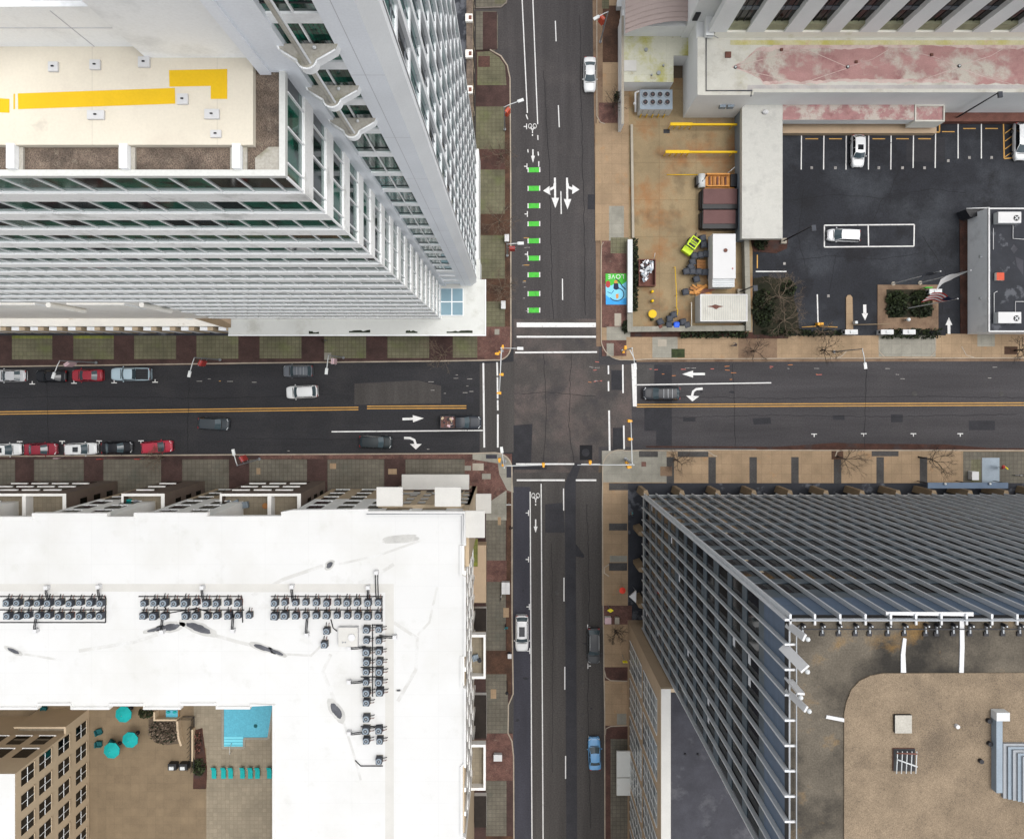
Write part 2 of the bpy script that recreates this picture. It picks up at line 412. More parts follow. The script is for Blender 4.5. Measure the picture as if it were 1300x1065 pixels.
# ------------------------------------------------------------------ world, sun, camera
EL, AZ = math.radians(72), math.radians(75)
w = bpy.data.worlds.new("World"); sc.world = w; w.use_nodes = True
nt = w.node_tree
bg = nt.nodes["Background"]
sky = nt.nodes.new("ShaderNodeTexSky"); sky.sky_type = 'NISHITA'; sky.sun_disc = False
sky.sun_elevation = EL; sky.sun_rotation = AZ
sky.air_density = 1.0; sky.dust_density = 4.0
hs = nt.nodes.new("ShaderNodeHueSaturation"); hs.inputs["Saturation"].default_value = 0.2; hs.inputs["Value"].default_value = 1.75
nt.links.new(sky.outputs[0], hs.inputs["Color"]); nt.links.new(hs.outputs[0], bg.inputs["Color"])
bg.inputs["Strength"].default_value = SKY_STRENGTH
sl = bpy.data.lights.new("sun", 'SUN'); sl.energy = SUN_STRENGTH; sl.angle = math.radians(40); sl.color = (1.0, 0.97, 0.93)
so = bpy.data.objects.new("sun", sl); COL.objects.link(so)
sd = Vector((math.sin(AZ) * math.cos(EL), math.cos(AZ) * math.cos(EL), math.sin(EL)))
so.rotation_euler = sd.to_track_quat('Z', 'Y').to_euler(); so.location = (0, 0, 200)
cd = bpy.data.cameras.new("camera"); co = bpy.data.objects.new("camera", cd); COL.objects.link(co)
co.location = (0, 0, H); co.rotation_euler = (0, 0, 0)
cd.sensor_width = 36.0; cd.lens = FPX / 1300.0 * 36.0
cd.shift_y = -45.0 / 1300.0; cd.clip_start = 0.5; cd.clip_end = 6000
sc.camera = co
sc.view_settings.view_transform = 'Standard'; sc.view_settings.look = 'None'; sc.view_settings.exposure = 0

KH = 0.13
# ------------------------------------------------------------------ ground and roads
def G(q, z=0.0):
    return [P(x, y, z) for x, y in q]

mb = MB(); mb.sheet([(-2500, -2500), (2500, -2500), (2500, 2500), (-2500, 2500)], -0.03, 'soil'); struct(mb.build('ground'))
def ground_sheet(name, q, z, m):
    mb = MB(); mb.sheet(G(q), z, m); return struct(mb.build(name))
ground_sheet('road', [(-400, 440), (652, 440), (652, 600), (-400, 600)], 0.0, 'asphalt_dark')
ground_sheet('road', [(760, 440), (1700, 440), (1700, 590), (760, 590)], 0.0, 'asphalt_east')
ground_sheet('road', [(600, -400), (800, -400), (800, 440), (600, 440)], 0.0, 'asphalt_north')
ground_sheet('road', [(600, 600), (800, 600), (800, 1500), (600, 1500)], 0.0, 'asphalt_south')
ground_sheet('road', [(652, 440), (760, 440), (760, 600), (652, 600)], 0.0, 'asphalt_cross')
Z1, Z2, Z3 = 0.004, 0.02, 0.026
for pi_, (q, m) in enumerate([
    ([(652, 618), (673.5, 618), (676, 1100), (652, 1100)], 'asphalt_blue'),
    ([(609, 462), (653, 459), (653, 574), (609, 576)], 'asphalt_south'),
    ([(760, 463), (802, 463), (802, 567), (760, 567)], 'asphalt_cross'),
    ([(652, 540), (676, 538), (674, 596), (652, 596)], 'asphalt_patch'),
    ([(653, 588), (694, 590), (694, 596), (653, 596)], 'asphalt_patch'),
    ([(692, 640), (715, 638), (717, 676), (692, 676)], 'asphalt_trench'),
    ([(652, 440), (757, 440), (757, 405), (652, 405)], 'asphalt_cross'),
    ([(736, 565), (752, 565), (752, 584), (736, 584)], 'asphalt_crack'),
    ([(818, 517), (853, 517), (853, 566), (833, 566), (833, 547), (818, 547)], 'asphalt_patch'),
    ([(807, 463), (830, 463), (830, 487), (807, 488)], 'asphalt_old'),
    ([(831, 463), (853, 463), (853, 516), (831, 516)], 'asphalt_patch'),
    ([(776, 470), (790, 470), (790, 495), (776, 495)], 'asphalt_patch'),
    ([(778, 543), (791, 543), (791, 570), (778, 571)], 'asphalt_patch'),
    ([(955, 531), (978, 530), (979, 538), (957, 539)], 'asphalt_patch'),
    ([(867, 530), (883, 530), (883, 535), (867, 535)], 'asphalt_patch'),
    ([(1230, 534), (1263, 534), (1263, 546), (1230, 546)], 'asphalt_patch'),
    ([(1131, 526), (1146, 526), (1146, 536), (1131, 536)], 'asphalt_patch'),
    ([(1057, 527), (1072, 527), (1072, 533), (1057, 533)], 'asphalt_patch'),
    ([(488, 488), (503, 491), (502, 494), (487, 491)], 'asphalt_patch'),
    ([(591, 503), (601, 504), (601, 511), (591, 510)], 'asphalt_patch'),
    ([(746, 247), (755, 247), (755, 266), (746, 266)], 'asphalt_patch'),
    ([(450, 487), (530, 483), (560, 490), (560, 512), (450, 514)], 'asphalt_south'),
    ([(731, 690), (742, 705), (741, 708), (731, 706)], 'asphalt_patch'),
]):
    ground_sheet('asphalt_patch', q, Z1 + pi_ * 0.0005, m)
ground_sheet('asphalt_patch', [(730, 587), (738, 589), (731, 610), (731, 700), (733, 1100), (719, 1100), (717, 615), (720, 606)], Z2, 'asphalt_trench')
# leaf litter and gutters along the kerbs
for gi_, (q, m) in enumerate([
    ([(820, 566), (1300, 569), (1300, 571), (820, 568)], 'leaf_litter'),
    ([(960, 569), (1060, 562), (1090, 563), (1200, 564), (1260, 569), (1300, 570), (960, 571)], 'leaf_litter'),
    ([(808, 455), (1400, 454), (1400, 458.5), (808, 459.5)], 'gutter'),
    ([(751.5, -60), (758, -60), (764, 330), (764, 440), (757, 440), (756.5, 330)], 'gutter'),
    ([(0, 466), (120, 465), (300, 463), (300, 461), (0, 463)], 'leaf_litter'),
]):
    ground_sheet('gutter', q, Z2 + 0.001 + gi_ * 0.0006, m)

# ------------------------------------------------------------------ painted markings
def mark(name, polys, m='paint_white', z=Z3):
    mb = MB()
    for i, q in enumerate(polys):
        mb.sheet(G(q), z + i * 0.0003, m)
    return struct(mb.build(name))
def line(name, a, b, wpx, m='paint_white', z=Z3):
    d = Vector((b[0] - a[0], b[1] - a[1])); n = Vector((-d.y, d.x)).normalized() * wpx / 2
    return mark(name, [[(a[0] + n.x, a[1] + n.y), (b[0] + n.x, b[1] + n.y), (b[0] - n.x, b[1] - n.y), (a[0] - n.x, a[1] - n.y)]], m, z)
for a, b in [((661.5, -30), (669.5, 144)), ((675.3, -30), (682.6, 158)), ((673, 624), (675.5, 1090)), ((687, 614), (689.6, 1090))]:
    line('lane_line', a, b, 1.3, 'paint_white')
for a, b in [((705, 27), (706, 53)), ((708.8, 134), (710, 162)), ((712, 243), (712.5, 272)), ((714, 354), (714.2, 381)), ((715.4, 620), (715.6, 648)),
             ((716, 733), (716, 763)), ((717, 846), (717, 875)), ((718, 959), (718, 988)), ((719, 1072), (719, 1100)), ((668, 146), (670, 152)), ((682.7, 172), (683, 178)), ((670, 190), (670.5, 194)), ((683, 193), (683.6, 198)), ((684, 205), (684, 212))]:
    line('lane_dash', a, b, 1.3, 'paint_white')
line('lane_line', (421, 548), (613, 546.4), 1.5); line('lane_line', (807, 488.6), (979, 486), 1.4)
for q in [[(656, 409.5), (756.5, 409.8), (756.5, 415.5), (656, 415.5)]]:
    mark('stop_line', [q])
for a, b, wd in [((656, 427.6), (756.5, 427.6), 2.2), ((654, 447.6), (758, 447), 2.0), ((655, 589), (729, 589), 2.0), ((738, 589.5), (762, 589.5), 1.8), ((656, 609.5), (717, 609.5), 2.2), ((731, 609.5), (757, 609.5), 2.2),
                 ((613.6, 461), (614.8, 568), 2.2), ((631, 460), (631.5, 477), 2), ((631.5, 479), (631.8, 506), 2), ((631.8, 508), (632, 521), 2), ((632, 526), (632, 568), 2.2),
                 ((772.3, 464), (772.5, 475), 1.8), ((772.4, 484), (772.6, 496.5), 1.8), ((773.2, 521), (774, 575), 2.2), ((790.6, 463), (791, 499), 1.8), ((791.8, 540), (792.3, 570), 2.0)]:
    line('crosswalk_line', a, b, wd)
mark('stop_line', [[(801.5, 462), (808, 462), (808.5, 516), (803.5, 516)]])
for (x0, y0), (x1, y1) in [((-60, 523.5), (455, 517)), ((466, 515.7), (592, 515.2)), ((808, 513.5), (1500, 510.5))]:
    line('centre_line', (x0, y0), (x1, y1), 1.25, 'paint_yellow'); line('centre_line', (x0, y0 + 3), (x1, y1 + 3), 1.25, 'paint_yellow')

def arrow_straight(tail, tip, sw=2.2, hw=7.5, hl=9):
    t, p = Vector(tail), Vector(tip); d = (p - t).normalized(); n = Vector((-d.y, d.x)); b = p - d * hl
    return [[t + n * sw / 2, b + n * sw / 2, b - n * sw / 2, t - n * sw / 2], [p, b + n * hw / 2 - d * 0.8, b - n * hw / 2 - d * 0.8]]
def strip(pts, wd):
    out = []
    pts = [Vector(p) for p in pts]
    ns = []
    for i in range(len(pts)):
        d = (pts[min(i + 1, len(pts) - 1)] - pts[max(0, i - 1)]).normalized(); ns.append(Vector((-d.y, d.x)))
    for i in range(len(pts) - 1):
        out.append([pts[i] + ns[i] * wd / 2, pts[i + 1] + ns[i + 1] * wd / 2, pts[i + 1] - ns[i + 1] * wd / 2, pts[i] - ns[i] * wd / 2])
    return out
def head(tip, d, hl, hw):
    p, d = Vector(tip), Vector(d).normalized(); n = Vector((-d.y, d.x)); b = p - d * hl
    return [[p, b + n * hw / 2, b - n * hw / 2]]
mark('lane_arrow', arrow_straight((511, 532), (538, 531), 3, 9, 13))
mark('lane_arrow', strip([(513, 556), (521, 556.2), (526, 558.5), (528, 565)], 3) + head((528, 570.5), (0, 1), 7, 15))
mark('lane_arrow', arrow_straight((895, 474.8), (866, 475), 3, 9, 13))
mark('lane_arrow', strip([(892, 493.3), (884, 494), (880, 497), (878.5, 503)], 3) + head((879, 509.5), (-0.05, 1), 7, 17))
mark('lane_arrow', strip([(704.5, 226), (704.8, 254)], 2.5) + head((705, 264.5), (0, 1), 13, 9.5) + strip([(704.5, 233), (703.5, 238), (697, 241.5)], 3.2) + head((689.5, 242.5), (-1, 0.05), 9, 12))
mark('lane_arrow', strip([(719.8, 226), (720.2, 254)], 2.5) + head((720.5, 266), (0, 1), 13, 9.5) + strip([(720, 233), (721.5, 238), (728, 240.5)], 3.2) + head((735.5, 241), (1, 0.02), 9, 12))
mark('bike_arrow', arrow_straight((676.5, 190), (676.7, 207), 1.6, 5, 8)); mark('bike_arrow', arrow_straight((680, 659), (680, 676), 1.6, 5, 7))
mark('lot_arrow', arrow_straight((1097, 387), (1097.5, 407), 4, 8, 8), 'paint_white', KH + 0.04); mark('lot_arrow', arrow_straight((1204, 424), (1203.7, 403), 3.6, 8.5, 9), 'paint_white', KH + 0.04)
def bike(cx, cy):
    out = []
    for dx in (-3.0, 2.8):
        n = 14
        for i in range(n):
            a, b = 2 * math.pi * i / n, 2 * math.pi * (i + 1) / n
            out.append([(cx + dx + r * kx * math.cos(t) * 0.72, cy + r * math.sin(t)) for r, t, kx in ((3.4, a, 1), (3.4, b, 1), (2.5, b, 1), (2.5, a, 1))])
    out += strip([(cx - 2.6, cy + 1), (cx, cy + 6), (cx + 2.6, cy + 1)], 1.0) + strip([(cx - 1.2, cy + 3.5), (cx + 1.2, cy + 4)], 1) + strip([(cx, cy + 5), (cx, cy + 9)], 1.2)
    out.append([(cx - .7, cy + 10.5), (cx + .7, cy + 10.5), (cx + .7, cy + 12.5), (cx - .7, cy + 12.5)])
    return out
mark('bike_symbol', bike(676, 160.5)); mark('bike_symbol', bike(680, 629))
for y in (216, 239.5, 261.5, 284.4, 306, 328, 349, 373, 394):
    mark('bike_lane_bar', [[(671, y - 3), (684.3, y - 3.2), (684.5, y + 3), (671, y + 3.2)]], 'paint_green')
    mark('bike_lane_bar', [[(669.8, y - 3), (671, y - 3), (671, y + 3.2), (669.8, y + 3.2)], [(684.5, y - 3.4), (685.9, y - 3.4), (685.9, y + 3), (684.5, y + 3)]], 'paint_white')
def tee(x, y, dx, dy, s=3.6):   # parking tick, stem along (dx, dy)
    return strip([(x - dy * s, y - dx * s), (x + dy * s, y + dx * s)], 1.1) + strip([(x, y), (x + dx * s, y + dy * s)], 1.1)
for x, y, dx, dy in [(94, 486.5, 0, -1), (145, 486, 0, -1), (197, 485.2, 0, -1), (41, 487.5, 0, -1), (25, 560.5, 0, 1), (79, 560, 0, 1), (126, 559.6, 0, 1), (179, 559.5, 0, 1),
                     (1096.5, 550.5, 0, 1), (1159.5, 550.5, 0, 1), (1219, 550.5, 0, 1), (671, 651, -1, 0), (671, 710, -1, 0), (672, 770, -1, 0), (672.5, 826, -1, 0), (668.5, 161, -1, 0), (669, 211.5, -1, 0),
                     (669.5, 272, -1, 0), (669.8, 323, -1, 0), (746, 796, 1, 0), (746.5, 845, 1, 0), (747, 937, 1, 0), (1033.5, 551, 0, 1)]:
    mark('parking_tick', tee(x, y, dx, dy))
# survey paint and faded old markings
for q, m in [(strip([(700 + i * 5, 452 + (i % 3) * 8) for i in range(2)], 1.2), 'utility_orange')]:
    pass
rr = random.Random(3)
for i in range(34):
    x, y = rr.choice([(rr.uniform(815, 1290), rr.uniform(463, 482)), (rr.uniform(742, 764), rr.uniform(458, 486)), (rr.uniform(815, 1290), rr.uniform(463, 472))])
    l = rr.uniform(2, 7)
    mark('survey_mark', strip([(x, y), (x + l, y + rr.uniform(-.5, .5))], 0.7), rr.choice(['paint_worn', 'paint_worn', 'utility_pink', 'paint_worn', 'utility_orange']))
for i in range(26):
    x, y = rr.choice([(rr.uniform(500, 600), rr.uniform(472, 500)), (rr.uniform(340, 600), rr.uniform(570, 573)), (rr.uniform(240, 330), rr.uniform(478, 486)), (rr.uniform(662, 668), rr.uniform(300, 400))])
    mark('survey_mark', strip([(x, y), (x + rr.uniform(2, 8), y)], 0.8), rr.choice(['paint_worn', 'paint_worn', 'paint_worn', 'paint_yellow']))
# manholes
for x, y, r in [(1161, 500, 3.6), (738 + 5.5, 574.5, 5), (739, 846, 3), (739, 866, 3), (739.5, 907, 3), (739.5, 926, 3), (1271, 500, 3), (707, 752, 3)]:
    mb = MB(P3(x, y)); X, Y = P(x, y); mb.cyl(X, Y, 0.001, 0.03, r * 0.12, 'asphalt_old' if r != 5 else 'asphalt_patch', 20); struct(mb.build('manhole_cover'))

# ------------------------------------------------------------------ pavements (raised slabs with kerbs and laid patterns)
def pavement(outer, patches, base, kerb_edges, kw=1.5, km='kerb'):
    mb = MB(); mb.prism(G(outer), -0.02, KH, base)
    for i, t in enumerate(patches):
        q, m = t
        if len(q) == 2:
            (x0, y0), (x1, y1) = q; q = [(x0, y0), (x1, y0), (x1, y1), (x0, y1)]
        mb.sheet(G(q), KH + 0.004 + 0.0012 * i, m)
    struct(mb.build('pavement'))
    kb = MB()
    for path in kerb_edges:
        pts = [Vector(p) for p in path]
        for q in strip(path, kw):
            kb.prism(G(q), 0.0, KH + 0.06, km)
    struct(kb.build('kerb'))
def arc(cx, cy, r, a0, a1, n=8):
    return [(cx + r * math.cos(math.radians(a0 + (a1 - a0) * i / n)), cy + r * math.sin(math.radians(a0 + (a1 - a0) * i / n))) for i in range(n + 1)]

# north-west corner
nw_edge = [(-300, 470), (0, 465.5), (320, 461), (560, 458.4), (628, 457.2)] + arc(631, 440, 17.5, 80, 5, 6) + [(648.6, 420), (648.4, 230), (647.5, 100), (644, 84), (636, 72), (622, 64)]
pt = []
x = -45
xs = [(16, 67), (94, 145), (171, 224), (250, 303), (330, 383), (412, 465), (492, 545), (575, 606)]
for k, (a, b) in enumerate(xs):
    pt.append(([(a, 424), (b, 456.5 - a * 0.004)], 'paver_green'))
for a, b in ((16, 67), (94, 145)):
    pt.append(([(a, 424), (b, 430)], 'paver_moss'))
for a, b in ((-60, -10), (-140, -86), (-220, -166)):
    pt.append(([(a, 424), (b, 457)], 'paver_green'))
for a, b, c, d in [(604, 136, 641, 190), (604, 216, 641, 272), (604, 299, 641, 354), (616, 383, 641, 415)]:
    pt.append(([(a, b), (c, d)], 'paver_green'))
pt += [([(641, 134), (647.6, 415)], 'brick_brown'), ([(604, 190), (641, 216)], 'paver_maroon_mid'), ([(604, 354), (641, 383)], 'brick_brown'), ([(604, 272), (641, 299)], 'brick_brown'),
       ([(604, 109), (644, 136)], 'paver_maroon'), ([(606, 67), (622, 66), (634, 74), (641, 84), (643, 109), (606, 109)], 'paver_green'), ([(607, 72), (622, 72), (622, 86), (607, 86)], 'paver_maroon_mid'),
       ([(606, 415), (650, 415), (650, 440), (640, 456), (606, 457)], 'brick_red'), ([(628, 418), (634, 418), (634, 425), (628, 425)], 'concrete_grey'),
       ([(412, 448), (421, 448), (421, 457), (412, 457)], 'concrete_grey')]
pavement([(-300, 340), (604, 340), (604, 64)] + nw_edge[::-1], pt, 'paver_maroon', [nw_edge])
# drive entry north of it
pavement([(604, -200), (645, -200), (646, -20), (643, 4), (636, 10), (604, 11)], [([(604, -40), (618, 10)], 'paver_grey'), ([(628, -40), (643, 6)], 'paver_green')], 'paver_grey', [[(646, -200), (646, -20), (643, 4), (636, 10), (604, 11)]], km='kerb_dim')
pavement([(604, 15), (630, 15), (632, 20), (632, 62), (628, 65), (604, 65)], [([(613, 16), (631, 64)], 'paver_maroon')], 'paver_grey', [], km='kerb_dim')

# south-west corner
sw_edge = [(-300, 581), (0, 579), (320, 577), (600, 575.5), (628, 574.5)] + arc(630, 595, 20, -85, -5, 7) + [(650, 620), (650, 780), (651.5, 880), (645.5, 894), (645, 930), (650, 940), (652, 960), (653, 1200)]
pt = []
for a, b in [(-90, -30), (-10, 20), (44, 107), (132, 205), (232, 291), (317, 390), (416, 488), (515, 590)]:
    pt.append(([(a, 583), (b, 640)], 'paver_grey'))
pt += [([(590, 576), (650, 576), (650, 640), (590, 640)], 'brick_red'), ([(-300, 579.5), (600, 578), (600, 582.5), (-300, 583)], 'paver_maroon'),
       ([(330, 577), (600, 575.8), (600, 582), (330, 582.5)], 'brick_red'),
       ([(600, 574.5), (637, 575), (648, 584), (650, 600), (652, 625), (644, 622), (634, 602), (632, 588), (600, 583)], 'concrete_grey'),
       ([(617, 577), (631, 577), (631, 582), (617, 582)], 'asphalt_blue'), ([(643, 592), (649, 592), (649, 606), (643, 606)], 'asphalt_blue'),
       ([(600, 588), (614, 588), (614, 597), (600, 597)], 'concrete_pale'), ([(590, 591), (598, 591), (598, 597), (590, 597)], 'concrete_grey'), ([(612, 601), (623, 601), (623, 608), (612, 608)], 'concrete_grey'),
       ([(493, 595), (504, 595), (504, 602), (493, 602)], 'concrete_tan'), ([(419, 588), (427, 588), (427, 595), (419, 595)], 'concrete_tan'), ([(326, 594), (331, 594), (331, 602), (326, 602)], 'concrete_tan'),
       ([(617, 640), (643, 622), (643, 660), (617, 660)], 'concrete_grey'), ([(617, 660), (642, 712)], 'paver_grey'), ([(617, 711), (650, 738)], 'brick_red'), ([(617, 738), (642, 825)], 'paver_grey'), ([(617, 825), (650, 855)], 'brick_brown'),
       ([(617, 855), (645, 930)], 'paver_grey'), ([(617, 930), (651, 990)], 'brick_red'), ([(617, 990), (643, 1060)], 'paver_grey'), ([(643, 625), (649, 880)], 'brick_brown'), ([(617, 1060), (651, 1090)], 'brick_brown'),
       ([(639, 771), (646, 771), (646, 783), (639, 783)], 'concrete_tan'), ([(623, 874), (630, 874), (630, 886), (623, 886)], 'concrete_tan'), ([(632, 656), (636, 656), (636, 666), (632, 666)], 'concrete_tan')]
pavement([(-300, 1200), (-300, 581)] + sw_edge[1:] , pt, 'paver_maroon', [sw_edge])

# north-east corner
ne_edge = [(1600, 453.5), (1300, 454.5), (1040, 455), (820, 456), (806, 457)] + arc(790, 430, 27, 85, 175, 8) + [(763, 330), (763.5, 312), (766, 308)]
ne_outer = [(1600, 415), (1600, 453.5), (1300, 454.5), (1040, 455), (820, 456), (806, 457)] + arc(790, 430, 27, 85, 175, 8) + [(763, 330), (757.5, 152), (757.5, -200), (800, -200), (800, 415)]
pt = [([(764, 8), (787, 80)], 'brick_brown'), ([(757, -60), (765, 152)], 'gutter'), ([(765, 80), (787, 131)], 'concrete_tan'), ([(760, 131), (787, 157)], 'brick_red'), ([(764, -20), (773, 12)], 'paver_green'),
      ([(755.5, 157), (800, 306)], 'concrete_tan'), ([(773, 206), (792, 260)], 'concrete_tan'), ([(773, 262), (792, 306)], 'concrete_grey'), ([(764, 306), (800, 416)], 'brick_red'), ([(775, 302), (800, 322)], 'paver_green'),
      ([(770, 415), (800, 432)], 'concrete_grey'), ([(780, 398), (788.5, 414), ], 'concrete_pale'), ([(764, 432), (795, 452)], 'brick_red'), ([(770, 436), (779, 452)], 'concrete_grey'),
      ([(795, 428), (828, 454)], 'concrete_tan'), ([(828, 428), (860, 454.5)], 'concrete_grey'), ([(835, 431), (846, 440)], 'concrete_pale'), ([(852, 443), (869, 454)], 'leaf_mid'), ([(869, 428), (937, 454.5)], 'concrete_tan'),
      ([(937, 428), (986, 454.5)], 'gutter'), ([(986, 430), (1200, 454)], 'concrete_tan'), ([(1115, 424), (1187, 453)], 'concrete_grey'), ([(1200, 424), (1300, 454)], 'concrete_tan'), ([(1240, 424), (1262, 440)], 'concrete_grey'),
      ([(1274, 440), (1291, 450)], 'brick_brown'), ([(800, 420), (940, 428)], 'leaf_litter'), ([(940, 422), (1000, 430)], 'leaf_litter')]
pavement(ne_outer, pt, 'concrete_tan', [ne_edge, [(1074, 446), (1068, 452), (1060, 455)], [(1115, 432), (1115, 446), (1122, 453)], [(1187, 430), (1187, 446), (1181, 453)], [(1220, 440), (1226, 451), (1236, 454)], [(757.5, -60), (757.6, 148), (762, 156), (768, 158)]], 1.1)
# south-east corner
se_edge = [(1600, 575), (1300, 571.5), (1067, 571.5), (900, 571), (815, 571.5)] + arc(787, 593, 22, -70, -180, 9) + [(764.5, 640), (765.5, 768), (766.5, 848), (767.5, 900), (768, 1200)]
pt = [([(764, 572), (846, 612)], 'concrete_grey'), ([(846, 573), (1220, 613)], 'concrete_tan'), ([(764, 612), (797, 768)], 'concrete_tan')]
for a in (846, 899, 951, 1004, 1058, 1112, 1167):
    pt.append(([(a, 580), (a + 9.5, 613)], 'asphalt_old'))
for a, b in ((664, 673), (714, 724)):
    pt.append(([(773, a), (796, b)], 'asphalt_old'))
pt += [([(764, 615), (797, 614), (797, 618), (764, 623)], 'concrete_tan'), ([(773, 613), (797, 622)], 'asphalt_old'), ([(774, 705), (796, 713)], 'concrete_grey'), ([(811, 572.5), (835, 580)], 'asphalt_old'), ([(860, 572.5), (899, 580)], 'asphalt_old'), ([(1106, 572.5), (1140, 579)], 'asphalt_old'), ([(1055, 572.5), (1070, 583)], 'brick_brown'),
       ([(1222, 573), (1300, 613)], 'paver_grey'), ([(1246, 581), (1268, 612)], 'steel_blue'), ([(1232, 583), (1244, 612)], 'paver_green'), ([(814, 586), (820, 592)], 'brick_red'), ([(838, 592), (853, 604)], 'gutter'),
       ([(766, 768), (802, 792)], 'brick_red'), ([(766, 792), (802, 846)], 'concrete_tan'), ([(767, 846), (802, 863)], 'paver_maroon_mid'), ([(767, 863), (804, 920)], 'concrete_tan'), ([(768, 920), (804, 937)], 'paver_maroon_mid'), ([(768, 937), (775, 1100)], 'paver_maroon_mid'), ([(775, 937), (806, 1100)], 'paver_grey'), ([(783, 905), (795, 919)], 'concrete_grey')]
pavement([(1600, 700), (1600, 575)] + se_edge[1:] + [(830, 1200), (830, 700)], pt, 'concrete_tan', [se_edge, [(767, 850), (769, 859), (775, 863), (800, 864)], [(800, 920), (775, 921), (769, 924), (768, 932)], [(815, 572), (898, 572.5), (906, 578), (910, 579)], [(1060, 579), (1062, 573), (1068, 571.5)], [(773, 716), (767, 720), (767, 727), (773, 731)]], 1.3)
# dark apron under the glass tower
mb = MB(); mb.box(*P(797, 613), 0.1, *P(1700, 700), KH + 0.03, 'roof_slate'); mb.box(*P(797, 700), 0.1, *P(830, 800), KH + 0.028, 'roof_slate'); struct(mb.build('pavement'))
# loading yard and car park
mb = MB(); mb.sheet(G([(798, 100), (960, 100), (960, 416), (798, 416)]), 0.02 + KH, 'concrete_yard'); struct(mb.build('yard_ground'))
mb = MB(); mb.sheet(G([(955, 120), (1600, 120), (1600, 426), (955, 426)]), 0.03 + KH, 'asphalt_lot'); struct(mb.build('car_park_ground'))
ZL = KH + 0.036
def lot_line(a, b, wd=1.3, m='paint_white'):
    line('stall_line', a, b, wd, m, ZL)
for i in range(5):
    lot_line((1017 + i * 28.4, 171), (1016.6 + i * 28.4, 216))
for x in (1159, 1187):
    lot_line((x, 170), (x - 0.6, 214))
for x in (1215.5, 1245):
    lot_line((x, 158), (x, 202))
for x in (1030, 1060, 1115, 1145, 1173, 1203, 1230, 1258):
    y0 = 177 if x < 1190 else (168 if x < 1210 else 164)
    line('stall_line', (x - 8, y0), (x + 8, y0), 1.2, 'paint_yellow', ZL)
    if x != 1088: mark('stall_number', [[(x - 1.6, y0 + 35), (x + 1.6, y0 + 35), (x + 1.6, y0 + 38.5), (x - 1.6, y0 + 38.5)]], 'paint_worn', ZL)
for a, b in [((1046, 286.5), (1160, 285.5)), ((1160, 285.5), (1159.5, 313)), ((1159.5, 313), (1046, 314)), ((1046, 314), (1046, 286.5)), ((1101.5, 286), (1102, 313.5)), ((959, 345), (998, 345)), ((1037, 374), (1038, 411))]:
    lot_line(a, b, 1.5)
lot_line((961, 324), (961, 341), 1.4, 'paint_yellow')
for a, b in [((995, 168.5), (1192, 168.5)), ((1192, 155.5), (1290, 155.5)), ((1192, 168.5), (1192, 155.5)), ((1273, 158), (1274, 202)), ((1274, 202), (1288, 201))]:
    lot_line(a, b, 1.6, 'paint_yellow')
for y in (166, 176, 186, 196):
    lot_line((1275, y + 4), (1286, y - 4), 1.1, 'paint_yellow')
for x, y in ((995.5, 335), (995.5, 354.5), (1051, 376)):
    mark('stall_number', [[(x - 1.6, y - 1.6), (x + 1.6, y - 1.6), (x + 1.6, y + 1.6), (x - 1.6, y + 1.6)]], 'paint_worn', ZL)
mb = MB(); mb.sheet(G([(1150, 175), (1199, 175), (1199, 206), (1164, 206), (1164, 206), (1150, 206)]), ZL - 0.003, 'asphalt_patch'); struct(mb.build('asphalt_patch'))
# planted ground beside the car park
mb = MB(); mb.prism(G([(956, 354), (972, 351), (986, 354), (1001, 352), (1009, 362), (1007, 380), (1012, 398), (1014, 424), (956, 425)]), 0.1, KH + 0.14, 'soil_dark'); mb.prism(G([(952, 303), (1000, 303), (998, 316), (985, 322), (956, 320)]), 0.1, KH + 0.14, 'leaf_litter'); mb.prism(G([(1113, 362), (1190, 362), (1190, 420), (1113, 420)]), 0.1, KH + 0.14, 'gutter'); mb.prism(G([(1124, 368), (1183, 368), (1182, 402), (1126, 404)]), 0.1, KH + 0.16, 'soil_dark')
mb.prism(G([(1217, 270), (1228, 268), (1230, 424), (1218, 424)]), 0.1, KH + 0.14, 'leaf_litter')
struct(mb.build('planting_bed'))
mb = MB(); mb.prism(G([(1073, 378), (1075, 375), (1078.5, 375), (1081, 378), (1082, 420), (1073, 420)]), 0.1, KH + 0.2, 'concrete_tan'); struct(mb.build('kerb'))

